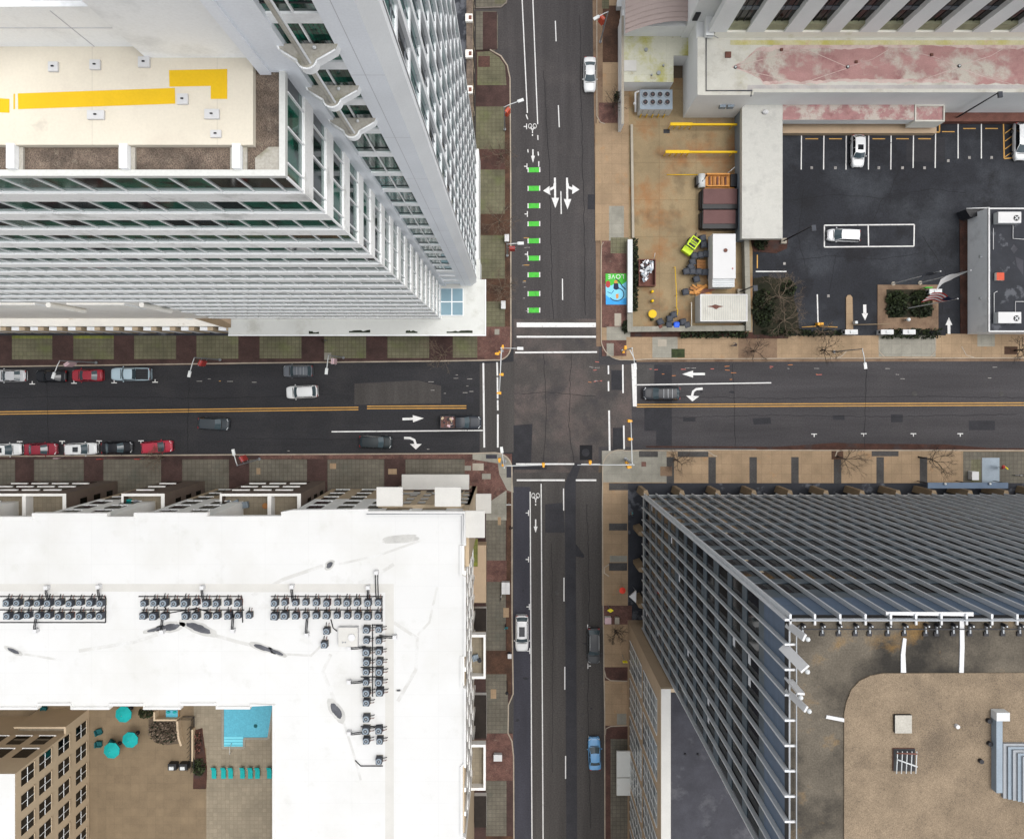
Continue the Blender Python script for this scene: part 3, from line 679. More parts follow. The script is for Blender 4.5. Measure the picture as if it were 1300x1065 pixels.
# cracks and sealed joints
rc = random.Random(21)
def crack(pts, z, wd=0.55):
    out = [Vector(pts[0])]
    for a, b in zip(pts[:-1], pts[1:]):
        a, b = Vector(a), Vector(b); n_ = max(2, int((b - a).length / 7))
        for i in range(1, n_ + 1):
            out.append(a + (b - a) * i / n_ + Vector((rc.uniform(-1, 1), rc.uniform(-1, 1))) * 0.9)
    mark('asphalt_crack', strip(out, wd), 'asphalt_crack', z)
for pts in [[(1000, 255), (1060, 248), (1120, 252), (1180, 240), (1225, 246)], [(1120, 252), (1106, 285)], [(1140, 216), (1128, 250)], [(1020, 240), (1012, 300), (1022, 340)], [(1170, 300), (1200, 345), (1195, 395)], [(1010, 330), (1060, 325), (1110, 330), (1170, 322)], [(1060, 325), (1052, 372)]]:
    crack(pts, ZL)
for pts in [[(0, 505), (120, 503), (260, 506), (420, 501)], [(300, 556), (420, 558), (520, 556)], [(850, 530), (980, 527), (1120, 529), (1290, 526)], [(830, 503), (980, 506), (1150, 503), (1300, 505)], [(736, 20), (738, 140), (741, 260), (743, 400)], [(690, 90), (697, 200), (700, 330), (702, 405)], [(662, 500), (700, 498), (756, 503)], [(690, 445), (694, 520), (690, 588)], [(725, 450), (722, 540), (728, 586)], [(745, 640), (748, 760), (746, 900), (750, 1050)], [(700, 690), (702, 800), (701, 980)], [(60, 470), (62, 575)], [(240, 466), (238, 575)], [(930, 462), (934, 566)], [(1100, 460), (1097, 568)]]:
    crack(pts, Z3 - 0.002, 0.5)
for i in range(30):
    x, y = rc.choice([(rc.uniform(1020, 1180), rc.uniform(176, 206)), (rc.uniform(1050, 1098), rc.uniform(290, 310)), (rc.uniform(200, 600), rc.uniform(528, 545)), (rc.uniform(815, 960), rc.uniform(494, 504)), (rc.uniform(655, 670), rc.uniform(640, 960)), (rc.uniform(740, 760), rc.uniform(780, 960))])
    a, b = rc.uniform(1.2, 4), rc.uniform(0.8, 2.2)
    q = [(x + a * math.cos(t) * rc.uniform(.7, 1.2), y + b * math.sin(t) * rc.uniform(.7, 1.2)) for t in [k * 0.63 for k in range(10)]]
    on_lot = x > 960 and y < 420
    mark('oil_stain', [q], 'asphalt_patch', (ZL - 0.002 + i * 0.0002) if on_lot else Z3 - 0.001 + i * 0.00002)
# ================================================================== white office tower (north-west)
def office_tower():
    root = thing('office_tower', (-30, 30, 0), 'tall white office tower with green ribbon windows and a cream roof terrace with yellow stripe', 'office tower')
    o = world_of(root)
    def part(mb, name, parent=root): return mb.build(name, parent)
    def nb(): return MB(o)
    Z0, FP, NF = 6.0, 4.1, 17
    XE, YS, XW = -10.2, 9.35, -84.0      # stepped block: east face, south face, far west
    ZR = Z0 + FP * NF                     # 75.7
    AX0, AX1, AY, AE, AN = -11.4, -5.8, 14.1, -5.1, 33.8   # taller block
    # cores
    mb = nb()
    mb.box(XW, YS + 0.3, Z0 - 0.5, XE - 0.3, 45, ZR, 'white_panel')
    mb.prism([(AX0, AY + 0.5), (AX1, AY + 0.5), (AE - 0.3, AY + 1.0), (AE - 0.3, AN - 0.2), (AX0 - 5, AN - 0.4), (AX0 - 5, AY + 0.5)], Z0 - 0.5, 88, 'white_panel')
    mb.box(XW, AY + 1.0, ZR, AX0 + 0.2, 45, 79.3, 'white_panel')
    part(mb, 'wall')
    # floors of the stepped block
    rb = random.Random(5)
    XC = -43.0                            # west of this the lowest storeys are a plain cream wall
    for k in range(NF):
        z = Z0 + k * FP
        xw = XC if k < 5 else XW
        mb = nb()
        # spandrel band with a slim sill rail on top
        mb.box(xw, YS, z, XE, YS + 0.3, z + 1.5, 'spandrel'); mb.box(XE - 0.3, YS + 0.3, z, XE, AY + 0.4, z + 1.5, 'spandrel')
        mb.box(xw, YS + 0.1, z + 3.95, XE - 0.1, YS + 0.3, z + FP, 'white_panel'); mb.box(XE - 0.3, YS + 0.3, z + 3.95, XE - 0.1, AY + 0.3, z + FP, 'white_panel')
        n_ = int((XE - xw) / 9.3)
        for i in range(1, n_ + 1):
            x = XE - i * 9.3 + (k % 3) * 1.4
            if x > xw + 1: mb.box(x - 0.015, YS - 0.004, z + 0.02, x + 0.015, YS, z + 1.4, 'grey_reveal')
        part(mb, 'floor_band')
        mb = nb()
        zg = z + 1.5
        lz = 0.6 if k >= 14 else (1.0 if k >= 11 else (1.5 if k >= 8 else 2.0)); lm = 'glass_greengrey' if k >= 13 else 'glass_blind'  # lower pane: taller and paler on the lower floors
        mb.box(xw, YS + 0.12, zg, XE - 0.12, YS + 0.3, zg + lz, lm); mb.box(XE - 0.3, YS + 0.3, zg, XE - 0.12, AY, zg + lz, lm)
        # panes, each with its own tint
        x = XE - 0.13; first = True
        while x > xw + 0.2:
            wd = 0.75 if first else 1.55
            x2 = max(xw, x - wd); first = False
            t = rb.random()
            mb.box(x2, YS + 0.13, zg + lz, x, YS + 0.3, z + 3.95, 'glass_green' if t < 0.68 else ('glass_deep' if t < 0.9 else 'glass_lit'))
            x = x2
        for y0_, y1_ in ((YS + 0.3, YS + 0.75), (YS + 0.75, YS + 2.4), (YS + 2.4, YS + 4.0), (YS + 4.0, AY)):
            mb.box(XE - 0.3, y0_, zg + lz, XE - 0.13, y1_, z + 3.95, 'glass_green' if rb.random() < 0.6 else 'glass_deep')
        g = part(mb, 'ribbon_window')
        mb = nb()
        x = XE - 0.88; i = 0
        while x > xw + 0.5 and i < 48:
            mb.box(x - 0.028, YS + 0.06, z + 1.5, x + 0.028, YS + 0.13, z + 3.97, 'frame_white')
            x -= 1.55; i += 1
        for y in (YS + 0.75, YS + 2.4, YS + 4.0):
            mb.box(XE - 0.13, y - 0.04, z + 1.5, XE - 0.03, y + 0.04, z + 3.97, 'frame_white')
        mb.box(XE - 0.14, YS + 0.03, z + 1.5, XE - 0.03, YS + 0.14, z + 3.97, 'frame_white')
        for zz in (z + 1.5,):
            mb.box(xw, YS + 0.03, zz, XE - 0.14, YS + 0.12, zz + 0.07, 'frame_white'); mb.box(XE - 0.12, YS + 0.14, zz, XE - 0.03, AY, zz + 0.07, 'frame_white')
        mb.build('window_frame', g)
    mb = nb(); mb.box(XW, YS + 0.05, Z0, XC, YS + 0.3, Z0 + 5 * FP, 'podium_cream'); part(mb, 'lower_wall')
    for a_, b_ in ((0, 56), (95, 167)):
        xa_, xb_ = P(a_, 0, 24)[0], P(b_, 0, 24)[0]
        mb = nb(); mb.box(xa_, YS - 0.14, 20.5, xb_, YS + 0.05, 25.6, 'white_panel', 'podium_cream'); mb.box(xa_ + 0.3, YS - 0.17, 21, xb_ - 0.3, YS - 0.14, 25.2, 'podium_cream'); part(mb, 'wall_panel')
    for a_ in (64, 182):
        xa_ = P(a_, 0, 26)[0]
        mb = nb(); mb.cyl(xa_, YS - 0.25, 19.5, 26.4, 0.3, 'podium_cream', 14); part(mb, 'column')
    # roof terrace with gravel trough
    mb = nb()
    mb.box(XW, 10.7, ZR, -11.6, AY + 1.0, ZR + 0.55, 'roof_cream')
    part(mb, 'roof_terrace')
    mb = nb()
    mb.box(XW, YS + 0.3, ZR, -10.5, 10.7, ZR + 0.2, 'roof_gravel'); mb.box(-11.6, 10.7, ZR, -10.5, AY + 0.5, ZR + 0.2, 'roof_gravel')
    part(mb, 'gravel_trough')
    mb = nb()
    mb.box(XW, YS + 0.02, ZR, XE - 0.02, YS + 0.3, ZR + 0.35, 'podium_white'); mb.box(-10.5, YS + 0.3, ZR, XE - 0.02, AY, ZR + 0.35, 'podium_white')
    mb.prism([(-11.6, YS + 0.3), (-10.5, YS + 0.3), (-10.5, 10.7), (-11.0, 10.7), (-11.6, 10.2)], ZR + 0.2, ZR + 0.28, 'stone_mossy')
    part(mb, 'parapet')
    for px in (19, 161, 303, -123, 445 - 700):
        X = P(px, 200, 76)[0]
        if X < -11.2:
            mb = nb(); mb.box(X - 0.18, YS + 0.3, ZR + 0.2, X + 0.18, 10.75, ZR + 0.62, 'white_panel'); mb.box(X - 0.38, YS + 0.3, ZR + 0.2, X - 0.2, 10.68, ZR + 0.32, 'stone_mossy'); mb.box(X + 0.2, YS + 0.3, ZR + 0.2, X + 0.38, 10.68, ZR + 0.32, 'stone_mossy')
            part(mb, 'trough_block')
    zt = ZR + 0.556
    for q in [[(22.5, 119), (222, 112), (222.5, 132), (23, 139)], [(214.5, 89.5), (288.5, 88), (288.5, 126), (267.5, 126), (267.5, 109.5), (215, 110.5)], [(-40, 122), (12, 126), (12, 143.5), (-40, 142)], [(17, 119.5), (19, 119.5), (19, 139), (17, 139)]]:
        mb = nb(); mb.sheet([P(x, y, zt) for x, y in q], zt, 'safety_yellow'); part(mb, 'roof_stripe')
    for x, y, a, b in [(69, 86, 12, 12), (122, 83.5, 13, 12), (184, 80, 14, 13), (233, 127, 13, 13), (123, 147, 21, 11), (270, 146, 18, 12), (275, 171, 13, 9)]:
        X, Y = P(x, y, zt)
        mb = nb(); mb.box(X - a * 0.018, Y - b * 0.018, zt, X + a * 0.018, Y + b * 0.018, zt + 0.12, 'steel_white'); mb.box(X - 0.07, Y - 0.02, zt + 0.12, X + 0.05, Y + 0.04, zt + 0.16, 'steel_black'); part(mb, 'roof_anchor_box')
    # upper setback wall: panel seams and second trough
    mb = nb()
    for x in (-12.4, -18.7, -25, -31):
        mb.box(x - 0.02, AY + 0.985, ZR + 0.55, x + 0.02, AY + 1.0, 79.3, 'grey_reveal')
    mb.box(XW, AY + 0.985, 77.9, AX0 - 0.1, AY + 1.0, 77.94, 'grey_reveal')
    part(mb, 'panel_seam')
    mb = nb(); mb.box(XW, AY + 1.25, 79.3, AX0 - 0.2, 16.4, 79.5, 'roof_gravel'); mb.box(XW, AY + 1.0, 79.3, AX0 - 0.2, AY + 1.25, 79.62, 'white_panel'); mb.box(XW, 16.4, 79.3, AX0 - 0.2, 18.5, 79.8, 'roof_cream'); part(mb, 'gravel_trough')
    for px in (48, 150, 210, 245):
        X = P(px, 2, 79.6)[0]
        mb = nb(); mb.box(X - 0.16, AY + 1.25, 79.5, X + 0.16, 16.45, 79.9, 'white_panel'); part(mb, 'trough_block')
    # ---- taller block, south face: piers, bay, balconies
    BX0, BX1 = -9.46, -7.37
    mb = nb()
    mb.box(AX0, AY, Z0, BX0, AY + 0.5, 88, 'grey_panel'); mb.box(AX0, AY - 0.12, Z0, AX0 + 0.5, AY, 88, 'grey_panel'); mb.box(BX0 - 0.3, AY - 0.1, Z0, BX0, AY, 88, 'grey_panel')
    part(mb, 'pier')
    mb = nb()
    mb.box(BX1, AY, Z0, AX1, AY + 0.5, 88, 'grey_panel'); mb.box(BX1 + 0.66, AY - 0.004, Z0, BX1 + 0.69, AY, 88, 'grey_reveal')
    for k in range(0, 17, 2):
        mb.box(BX1, AY - 0.004, 10 + k * FP, BX1 + 0.66, AY, 10.03 + k * FP, 'grey_reveal'); mb.box(BX1 + 0.69, AY - 0.004, 10 + k * FP, AX1, AY, 10.03 + k * FP, 'grey_reveal')
    part(mb, 'pier')
    mb = nb(); mb.prism([(AX1, AY), (AE, AY + 0.55), (AE, AY + 1.1), (AE - 0.3, AY + 1.1), (AX1, AY + 0.5)], Z0, 88, 'white_pier'); part(mb, 'corner_pier')
    for k in range(22):
        z = Z0 + 4.1 * k + 1.0
        if z > 83.8: break
        mb = nb()
        if k < 3:
            mb.box(BX0, AY + 0.15, z, BX1, AY + 0.5, z + 2.7, 'grey_panel'); mb.box(BX0, AY + 0.02, z + 2.7, BX1, AY + 0.5, z + 4.1, 'white_panel'); part(mb, 'bay_panel'); continue
        mb.box(BX0, AY + 0.2, z, BX1, AY + 0.5, z + 3.35, 'glass_teal' if k < 13 else 'glass_green')
        g = part(mb, 'window')
        mb = nb(); xm = (BX0 + BX1) / 2 + 0.02
        mb.box(xm - 0.035, AY + 0.1, z, xm + 0.035, AY + 0.2, z + 3.35, 'frame_white'); mb.box(BX0, AY + 0.1, z + 3.35, BX1, AY + 0.5, z + 4.1, 'white_panel'); mb.box(BX0, AY + 0.16, z + 0.6, xm - 0.035, AY + 0.2, z + 0.68, 'steel_black'); mb.box(xm + 0.035, AY + 0.16, z + 0.6, BX1, AY + 0.2, z + 0.68, 'steel_black')
        for x in [BX0 + 0.12 + i * 0.2 for i in range(10)]:
            mb.box(x, AY + 0.19, z + 0.7, x + 0.03, AY + 0.2, z + 3.2, 'glass_dark')
        mb.build('window_frame', g)
    for z in (70.4, 74.5, 78.6):
        n = 14; cx = (BX0 + BX1) / 2 - 0.1
        q = [(BX1 + 0.15, AY), (BX1 + 0.05, AY - 0.25)] + [(cx + 0.42 * math.sin(math.radians(80 - 160 * i / n)), AY - 0.62 - 0.42 * math.cos(math.radians(80 - 160 * i / n))) for i in range(n + 1)] + [(BX0 - 0.2, AY - 0.25), (BX0 - 0.3, AY)]
        mb = nb(); mb.prism(q, z - 0.55, z, 'white_panel', 'stone_mossy')
        for i in range(1, len(q) - 1):
            a, b = q[i], q[i + 1] if i + 1 < len(q) else q[0]
            mb.tube([(a[0], a[1], z + 0.02), (b[0], b[1], z + 0.02)], 0.05, 'white_panel', 5)
        bal = part(mb, 'balcony')
        mb = nb(); mb.ball((cx - 0.1, AY - 0.5, z + 0.12), 0.1, 'steel_white', 8, 6); mb.ball((cx + 0.35, AY - 0.2, z + 0.12), 0.09, 'steel_pale', 8, 6); mb.build('floodlight', bal)
    mb = nb(); mb.cyl(-8.5, AY - 0.78, 70.4, 88, 0.11, 'stone_mossy', 12); mb.cyl(-8.36, AY - 0.8, 70.4, 88, 0.05, 'white_pier', 10); part(mb, 'column')
    # ---- east face: deep piers, thin spandrels, recessed windows
    NC, x0 = 9, AE
    span = (AN - (AY + 1.1)) / NC
    for i in range(NC + 1):
        y = AY + 1.1 + i * span
        hw = 0.2 if 0 < i else 0.12
        mb = nb(); mb.box(x0 - 0.3, y - hw, Z0, x0, y + hw, 88, 'white_pier'); part(mb, 'pier')
    specs_w = []
    for k in range(20):
        z = Z0 + 4.1 * k
        mb = nb(); mb.box(x0 - 0.3, AY + 1.1, z, x0 - 0.1, AN, z + 0.38, 'white_pier'); part(mb, 'floor_band')
        for i in range(NC):
            y = AY + 1.1 + i * span
            def fn(mb, y=y, z=z):
                mb.box(x0 - 0.32, y + 0.2, z + 0.38, x0 - 0.2, y + span - 0.2, z + 4.1, 'glass_teal' if (int(y * 7) + int(z)) % 3 else 'glass_deep')
                mb.box(x0 - 0.2, y + span * 0.62 - 0.025, z + 0.38, x0 - 0.16, y + span * 0.62 + 0.025, z + 4.1, 'aluminium_dark')
                mb.box(x0 - 0.2, y + 0.2, z + 1.3, x0 - 0.17, y + span - 0.2, z + 1.36, 'aluminium_dark')
            specs_w.append((camdist(x0, y, z), fn))
    emit_parts(root, 'window', [s for s in specs_w], 96)
    mb = nb(); mb.prism([(AX0 - 5, AY), (AX1, AY), (AE, AY + 0.55), (AE, AN), (AX0 - 5, AN)], 88, 88.5, 'roof_cream'); part(mb, 'roof')
    # ---- podium
    PX0, PX1, PY0 = P(290, 0, 6)[0], P(617, 0, 6)[0], P(0, 426.5, 6)[1]
    PY1 = P(0, 355, 6)[1]
    mb = nb()
    mb.prism([(PX0, PY0), (PX1, PY0), (PX1, PY1), (AE + 0.4, PY1), (AE + 0.4, 18), (-60, 18), (PX0, 18)], 5.35, 6.02, 'podium_white')
    mb.box(PX0, PY0, 6.02, PX1 - 0.14, PY0 + 0.14, 6.14, 'white_panel'); mb.box(PX1 - 0.14, PY0, 6.02, PX1, PY1, 6.14, 'white_panel')
    part(mb, 'podium_roof')
    mb = nb(); mb.box(PX0, PY0 + 1.2, 0, PX1 - 0.9, 18, 5.35, 'wall_grey'); mb.box(AE - 4, 15, 0, AE + 0.3, AN, Z0, 'wall_grey'); mb.box(-100, PY0 + 1.4, 0, PX0, 20, 5.9, 'podium_cream'); part(mb, 'podium_wall')
    sx0, sy0 = P(559, 401, 6.4); sx1, sy1 = P(588, 366, 6.4)
    mb = nb(); mb.box(sx0, sy0, 6.02, sx1, sy1, 6.4, 'frame_white'); sk = part(mb, 'skylight')
    for i in range(2):
        for j in range(2):
            w_, h_ = (sx1 - sx0) / 2, (sy1 - sy0) / 2
            mb = nb(); mb.box(sx0 + i * w_ + 0.1, sy0 + j * h_ + 0.1, 6.4, sx0 + (i + 1) * w_ - 0.06, sy0 + (j + 1) * h_ - 0.06, 6.43, 'glass_sky'); mb.build('pane', sk)
    # dirt along the podium edge
    for a, b, y in ((443, 470, 421), (515, 530, 421.5), (567, 600, 421.5), (392, 405, 422.5)):
        mb = nb()
        pts = [(a + (b - a) * i / 9, y - rb.uniform(0.2, 2.4)) for i in range(10)]
        mb.sheet([P(*p, 6.03) for p in pts] + [P(b, y + 1.4, 6.03), P(a, y + 1.4, 6.03)], 6.03, 'leaf_dark'); part(mb, 'dirt_patch')
    # west entrance roofs
    mb = nb(); mb.box(-100, P(0, 407, 5.9)[1], 5.6, PX0 - 0.05, 18, 6.0, 'podium_cream')
    part(mb, 'entrance_roof')
    q = [P(x, y, 6.1) for x, y in ((229, 381), (293, 381), (293, 416), (285, 416), (245, 404), (229, 404))]
    mb = nb(); mb.prism(q, 5.2, 6.1, 'wall_brown', 'column_brown'); mb.prism([P(x, y, 6.2) for x, y in ((229, 381), (244, 381), (244, 406), (229, 404))], 6.1, 6.2, 'wall_grey')
    mb.sheet([P(x, y, 6.11) for x, y in ((248, 388), (262, 389), (293, 402), (293, 412))], 6.11, 'wall_tan_dim'); part(mb, 'canopy')
    xg0, yg = -100, PY0 + 1.3
    mb = nb(); mb.box(xg0, yg, 0.14, PX0, yg + 0.1, 4.6, 'glass_dark'); part(mb, 'shopfront')
    for i in range(22):
        x_ = P(284 - i * 24, 0, 6)[0]
        mb = nb(); mb.box(x_ - 0.9, yg - 0.5, 0.13, x_ + 0.2, yg + 0.02, 5.6, 'white_panel'); mb.box(x_ + 0.2, yg - 0.5, 0.13, x_ + 1.0, yg + 0.02, 5.6, 'wall_tan'); part(mb, 'fin')
    mb = nb(); mb.box(xg0, P(0, 426, 0.2)[1], 0.13, PX0, yg, 0.17, 'roof_slate'); part(mb, 'plinth')
    # tan podium wing along the street, north of the tower
    mb = nb(); tx0, tx1 = P(560, 0, 5)[0], P(600, 0, 5)[0]
    mb.box(tx0, AN + 0.2, 0, tx1, 95, 4.6, 'wall_tan', 'roof_slate'); mb.box(tx1 - 0.9, AN + 0.2, 4.6, tx1, 95, 5.0, 'wall_tan_dim', 'roof_gravel')
    part(mb, 'podium_wing')
    for i in range(7):
        y = AN + 3 + i * 5.2
        mb = nb(); mb.box(tx1 - 1.0, y, 5.0, tx1 + 0.02, y + 1.1, 5.5, 'podium_cream'); mb.box(tx1 - 0.55, y + 0.25, 5.5, tx1 - 0.1, y + 0.85, 5.53, 'rust'); part(mb, 'pilaster_cap')
    for i in range(12):
        y = AN + 1 + i * 3.2
        mb = nb(); mb.box(tx1, y, 0.8, tx1 + 0.06, y + 2.2, 3.8, 'glass_dark'); part(mb, 'shop_window')
    return root
office_tower()

# ================================================================== glass tower with vertical fins (south-east)
def glass_tower():
    root = thing('office_tower', (50, -26, 0), 'dark glass office tower with thin silver vertical fins and a gravel and bitumen roof', 'office tower')
    o = world_of(root)
    def nb(): return MB(o)
    def part(mb, name, parent=root): return mb.build(name, parent)
    X0, Y0, X1, Y1 = 19.15, -16.2, 88.0, -35.4      # north-west corner, south-east corner
    ZB, ZT, NF = 5.0, 59.0, 12
    FP = 4.0
    mb = nb(); mb.box(X0 + 0.1, Y1 + 0.1, ZB - 0.6, X1, Y0 - 0.1, ZT - 0.2, 'frame_dark'); mb.box(X0 + 2.2, Y1, 0, X1, Y0 - 2.2, ZB - 0.6, 'glass_black'); part(mb, 'wall')
    bay = (Y0 - Y1) / 11.0
    nN = int((X1 - X0) / bay)
    rng = random.Random(11)
    # spandrel bands
    for k in range(NF + 1):
        z = ZB + k * FP
        mb = nb()
        mb.box(X0, Y0 - 0.1, z, X1, Y0, z + 1.15, 'spandrel_blue'); mb.box(X0, Y1, z, X0 + 0.1, Y0 - 0.1, z + 1.15, 'spandrel_blue')
        part(mb, 'floor_band')
    mb = nb(); zm = ZB + NF * FP + 1.15
    mb.box(X0, Y0 - 0.1, zm, X1, Y0, ZT - 0.75, 'louver_blue'); mb.box(X0, Y1, zm, X0 + 0.1, Y0 - 0.1, ZT - 0.75, 'louver_blue'); part(mb, 'louver_band')
    mb = nb(); mb.box(X0 - 0.02, Y0 - 0.1, ZT - 0.75, X1, Y0 + 0.02, ZT, 'frame_dark', 'steel_grey'); mb.box(X0 - 0.02, Y1, ZT - 0.75, X0 + 0.1, Y0 - 0.1, ZT, 'frame_dark', 'steel_grey'); part(mb, 'fascia')
    mb = nb(); mb.box(X0 - 0.05, Y0 - 0.3, ZB - 0.5, X1, Y0 + 0.05, ZB, 'steel_pale'); mb.box(X0 - 0.05, Y1, ZB - 0.5, X0 + 0.3, Y0 - 0.3, ZB, 'steel_pale'); part(mb, 'soffit_edge')
    specs = []
    for k in range(NF):
        z = ZB + k * FP + 1.15
        for i in range(nN):
            x = X0 + i * bay
            def fn(mb, x=x, z=z, t=rng.random()):
                mb.box(x + 0.08, Y0 - 0.16, z, x + bay - 0.04, Y0 - 0.06, z + 2.85, 'glass_black')
                if t < 0.3: mb.box(x + 0.1, Y0 - 0.06, z + 2.85 - 2.2 * t - 0.5, x + bay - 0.06, Y0 - 0.055, z + 2.83, 'spandrel_blue')
                if t > 0.93: mb.box(x + 0.3, Y0 - 0.06, z + 0.2, x + 0.9, Y0 - 0.05, z + 0.6, 'wall_tan')
            specs.append((camdist(x, Y0, z), fn))
        for i in range(11):
            y = Y0 - i * bay
            def fn(mb, y=y, z=z, t=rng.random()):
                mb.box(X0 + 0.06, y - bay + 0.04, z, X0 + 0.16, y - 0.08, z + 2.85, 'glass_black')
                if t < 0.2: mb.box(X0 + 0.055, y - bay + 0.06, z + 2.85 - 2.2 * t - 0.5, X0 + 0.06, y - 0.1, z + 2.83, 'spandrel_blue')
                if t > 0.92: mb.box(X0 + 0.05, y - bay * 0.7, z + 0.2, X0 + 0.06, y - bay * 0.3, z + 0.8, 'scrap_white')
            specs.append((camdist(X0, y, z), fn))
    emit_parts(root, 'window', specs, 96)
    for i in range(nN + 1):
        x = X0 + i * bay + (0.0 if i else 0.06)
        mb = nb(); mb.box(x - 0.07, Y0 + 0.003, ZB, x + 0.07, Y0 + 0.34, ZT + 0.12, 'aluminium'); mb.box(x + 0.07, Y0 + 0.003, ZB, x + 0.13, Y0 + 0.1, ZT - 0.1, 'aluminium_dark'); mb.box(x - 0.07, Y0 - 0.4, ZT, x + 0.07, Y0, ZT + 0.14, 'steel_white'); part(mb, 'fin')
    for i in range(12):
        y = Y0 - i * bay - (0.0 if i else 0.06)
        mb = nb(); mb.box(X0 - 0.34, y - 0.07, ZB, X0 - 0.003, y + 0.07, ZT + 0.12, 'aluminium'); mb.box(X0 - 0.1, y - 0.13, ZB, X0 - 0.003, y - 0.07, ZT - 0.1, 'aluminium_dark'); mb.box(X0, y - 0.07, ZT, X0 + 0.4, y + 0.07, ZT + 0.14, 'steel_white'); part(mb, 'fin')
    for i in range(14):
        x = X0 + 0.3 + i * bay * 3
        mb = nb(); mb.prism([(x - 0.55, Y0 - 0.2), (x + 0.55, Y0 - 0.2), (x + 0.25, Y0 + 0.75), (x - 0.25, Y0 + 0.75)], 0.13, ZB, 'column_brown'); part(mb, 'column')
    for i in range(1, 4):
        y = Y0 - 0.3 - i * bay * 3
        mb = nb(); mb.prism([(X0 + 0.2, y - 0.55), (X0 + 0.2, y + 0.55), (X0 - 0.75, y + 0.25), (X0 - 0.75, y - 0.25)], 0.13, ZB, 'column_brown'); part(mb, 'column')
    # roof
    mb = nb(); mb.box(X0 + 0.1, Y1, ZT - 0.2, X1, Y0 - 0.1, ZT - 0.1, 'roof_bitumen'); part(mb, 'roof')
    zr = ZT - 0.1
    def R2(x, y): return P(x, y, zr)
    mb = nb()
    q = [(1300 + 140, 853), (1120, 854), (1104, 857), (1090, 864), (1080, 875), (1074, 890), (1071, 905), (1071, 1180), (1440, 1180)]
    mb.prism([R2(*p) for p in q], zr, zr + 0.08, 'roof_ballast'); part(mb, 'ballast')
    for q in [[(1146, 809), (1150, 810), (1148.5, 830), (1149.5, 853), (1143, 853), (1143, 830)], [(1217.5, 785), (1223, 785), (1223.5, 820), (1222.5, 853), (1217, 853), (1218, 820)], [(1049, 907), (1071, 911), (1071, 915.5), (1048, 911)], [(1124, 776), (1235, 776.5), (1235, 781.5), (1124, 780)]]:
        mb = nb(); mb.prism([R2(*p) for p in q], zr + 0.002, zr + 0.09, 'steel_white'); part(mb, 'roof_membrane_strip')
    mb = nb(); a, b = R2(1002, 785), R2(1460, 786)
    mb.box(a[0], a[1] - 0.05, zr + 0.32, b[0], a[1] + 0.03, zr + 0.4, 'steel_grey'); a = R2(1002, 796.5); mb.box(a[0], a[1] - 0.03, zr + 0.3, b[0], a[1] + 0.03, zr + 0.36, 'steel_black')
    mb.box(R2(1008, 0)[0], Y1, zr + 0.3, R2(1009.3, 0)[0], a[1], zr + 0.36, 'steel_grey')
    part(mb, 'maintenance_rail')
    for px in (1018, 1043, 1064, 1085, 1103, 1126, 1147, 1174, 1188, 1209, 1230, 1251, 1272, 1293, 1314, 1336, 1358):
        x, y = R2(px, 792); x2, y2 = R2(px, 803)
        mb = nb(); mb.cyl(x, y, zr, zr + 0.5, 0.12, 'steel_black', 10); mb.cyl(x, y, zr + 0.5, zr + 0.55, 0.05, 'steel_pale', 8); mb.box(x - 0.05, y2, zr, x + 0.05, y, zr + 0.18, 'steel_grey'); mb.box(x - 0.16, y2 - 0.2, zr, x + 0.16, y2 + 0.1, zr + 0.12, 'steel_black'); part(mb, 'rail_bracket')
    # panel antennas on the west parapet
    for (x0, y0), (x1, y1), wd in [((1001, 794), (1017, 806), 9), ((996, 822), (1018, 845), 13), ((1003, 862), (1014, 876), 9), ((1000, 879), (1019, 896), 8)]:
        a = Vector((*P(x1, y1, 60.5), 60.9)); b = Vector((*P(x0, y0, 59.0), 58.6))
        d = (a - b).normalized(); s_ = Vector((-d.y, d.x, 0)).normalized() * wd * 0.027
        up = Vector((d.x, d.y, 0)).normalized() * 0.14
        v = [b + s_, b - s_, a - s_, a + s_]; v += [p + up for p in v]
        mb = nb(); mb.mesh(v, [(0, 1, 2, 3), (7, 6, 5, 4), (0, 4, 5, 1), (1, 5, 6, 2), (2, 6, 7, 3), (3, 7, 4, 0)], 'steel_white'); an = part(mb, 'panel_antenna')
        mb = nb(); m_ = (a + b) / 2 + up; mb.tube([m_, m_ + Vector((0.5, 0.1, -0.8))], 0.05, 'steel_grey', 6); mb.ball(a + up * 2.2, 0.17, 'steel_pale', 8, 6); mb.build('bracket', an)
    for (x, y, a_, b_) in [(1144, 916.5, 20, 22)]:
        X, Y = R2(x, y); mb = nb(); mb.box(X - 0.58, Y - 0.62, zr + 0.08, X + 0.58, Y + 0.62, zr + 0.3, 'steel_black', 'stone_mossy'); part(mb, 'hatch')
    X, Y = R2(1146, 962)
    mb = nb(); mb.box(X - 0.75, Y - 0.8, zr + 0.08, X + 0.75, Y + 0.75, zr + 0.2, 'rust', 'frame_dark')
    for i in range(5):
        mb.tube([(X - 0.7 + i * 0.33, Y - 0.8, zr + 0.5), (X - 0.6 + i * 0.33, Y + 0.7, zr + 0.45)], 0.035, 'steel_pale', 6)
    mb.tube([(X - 0.7, Y + 0.2, zr + 0.55), (X + 0.7, Y - 0.3, zr + 0.55)], 0.05, 'steel_pale', 6); mb.tube([(X - 0.7, Y + 0.6, zr + 0.5), (X + 0.7, Y + 0.55, zr + 0.5)], 0.05, 'rust', 6)
    part(mb, 'pipe_rack')
    mb = nb()
    x0, y0 = R2(1257.5, 899); x1, y1 = R2(1266.5, 1000)
    mb.box(x0, y1, zr + 0.08, x0 + 0.42, y0, zr + 0.6, 'steel_blue'); mb.box(x0 - 0.05, y0 - 0.55, zr + 0.1, x0 + 0.85, y0 + 0.02, zr + 0.7, 'steel_pale')
    part(mb, 'duct')
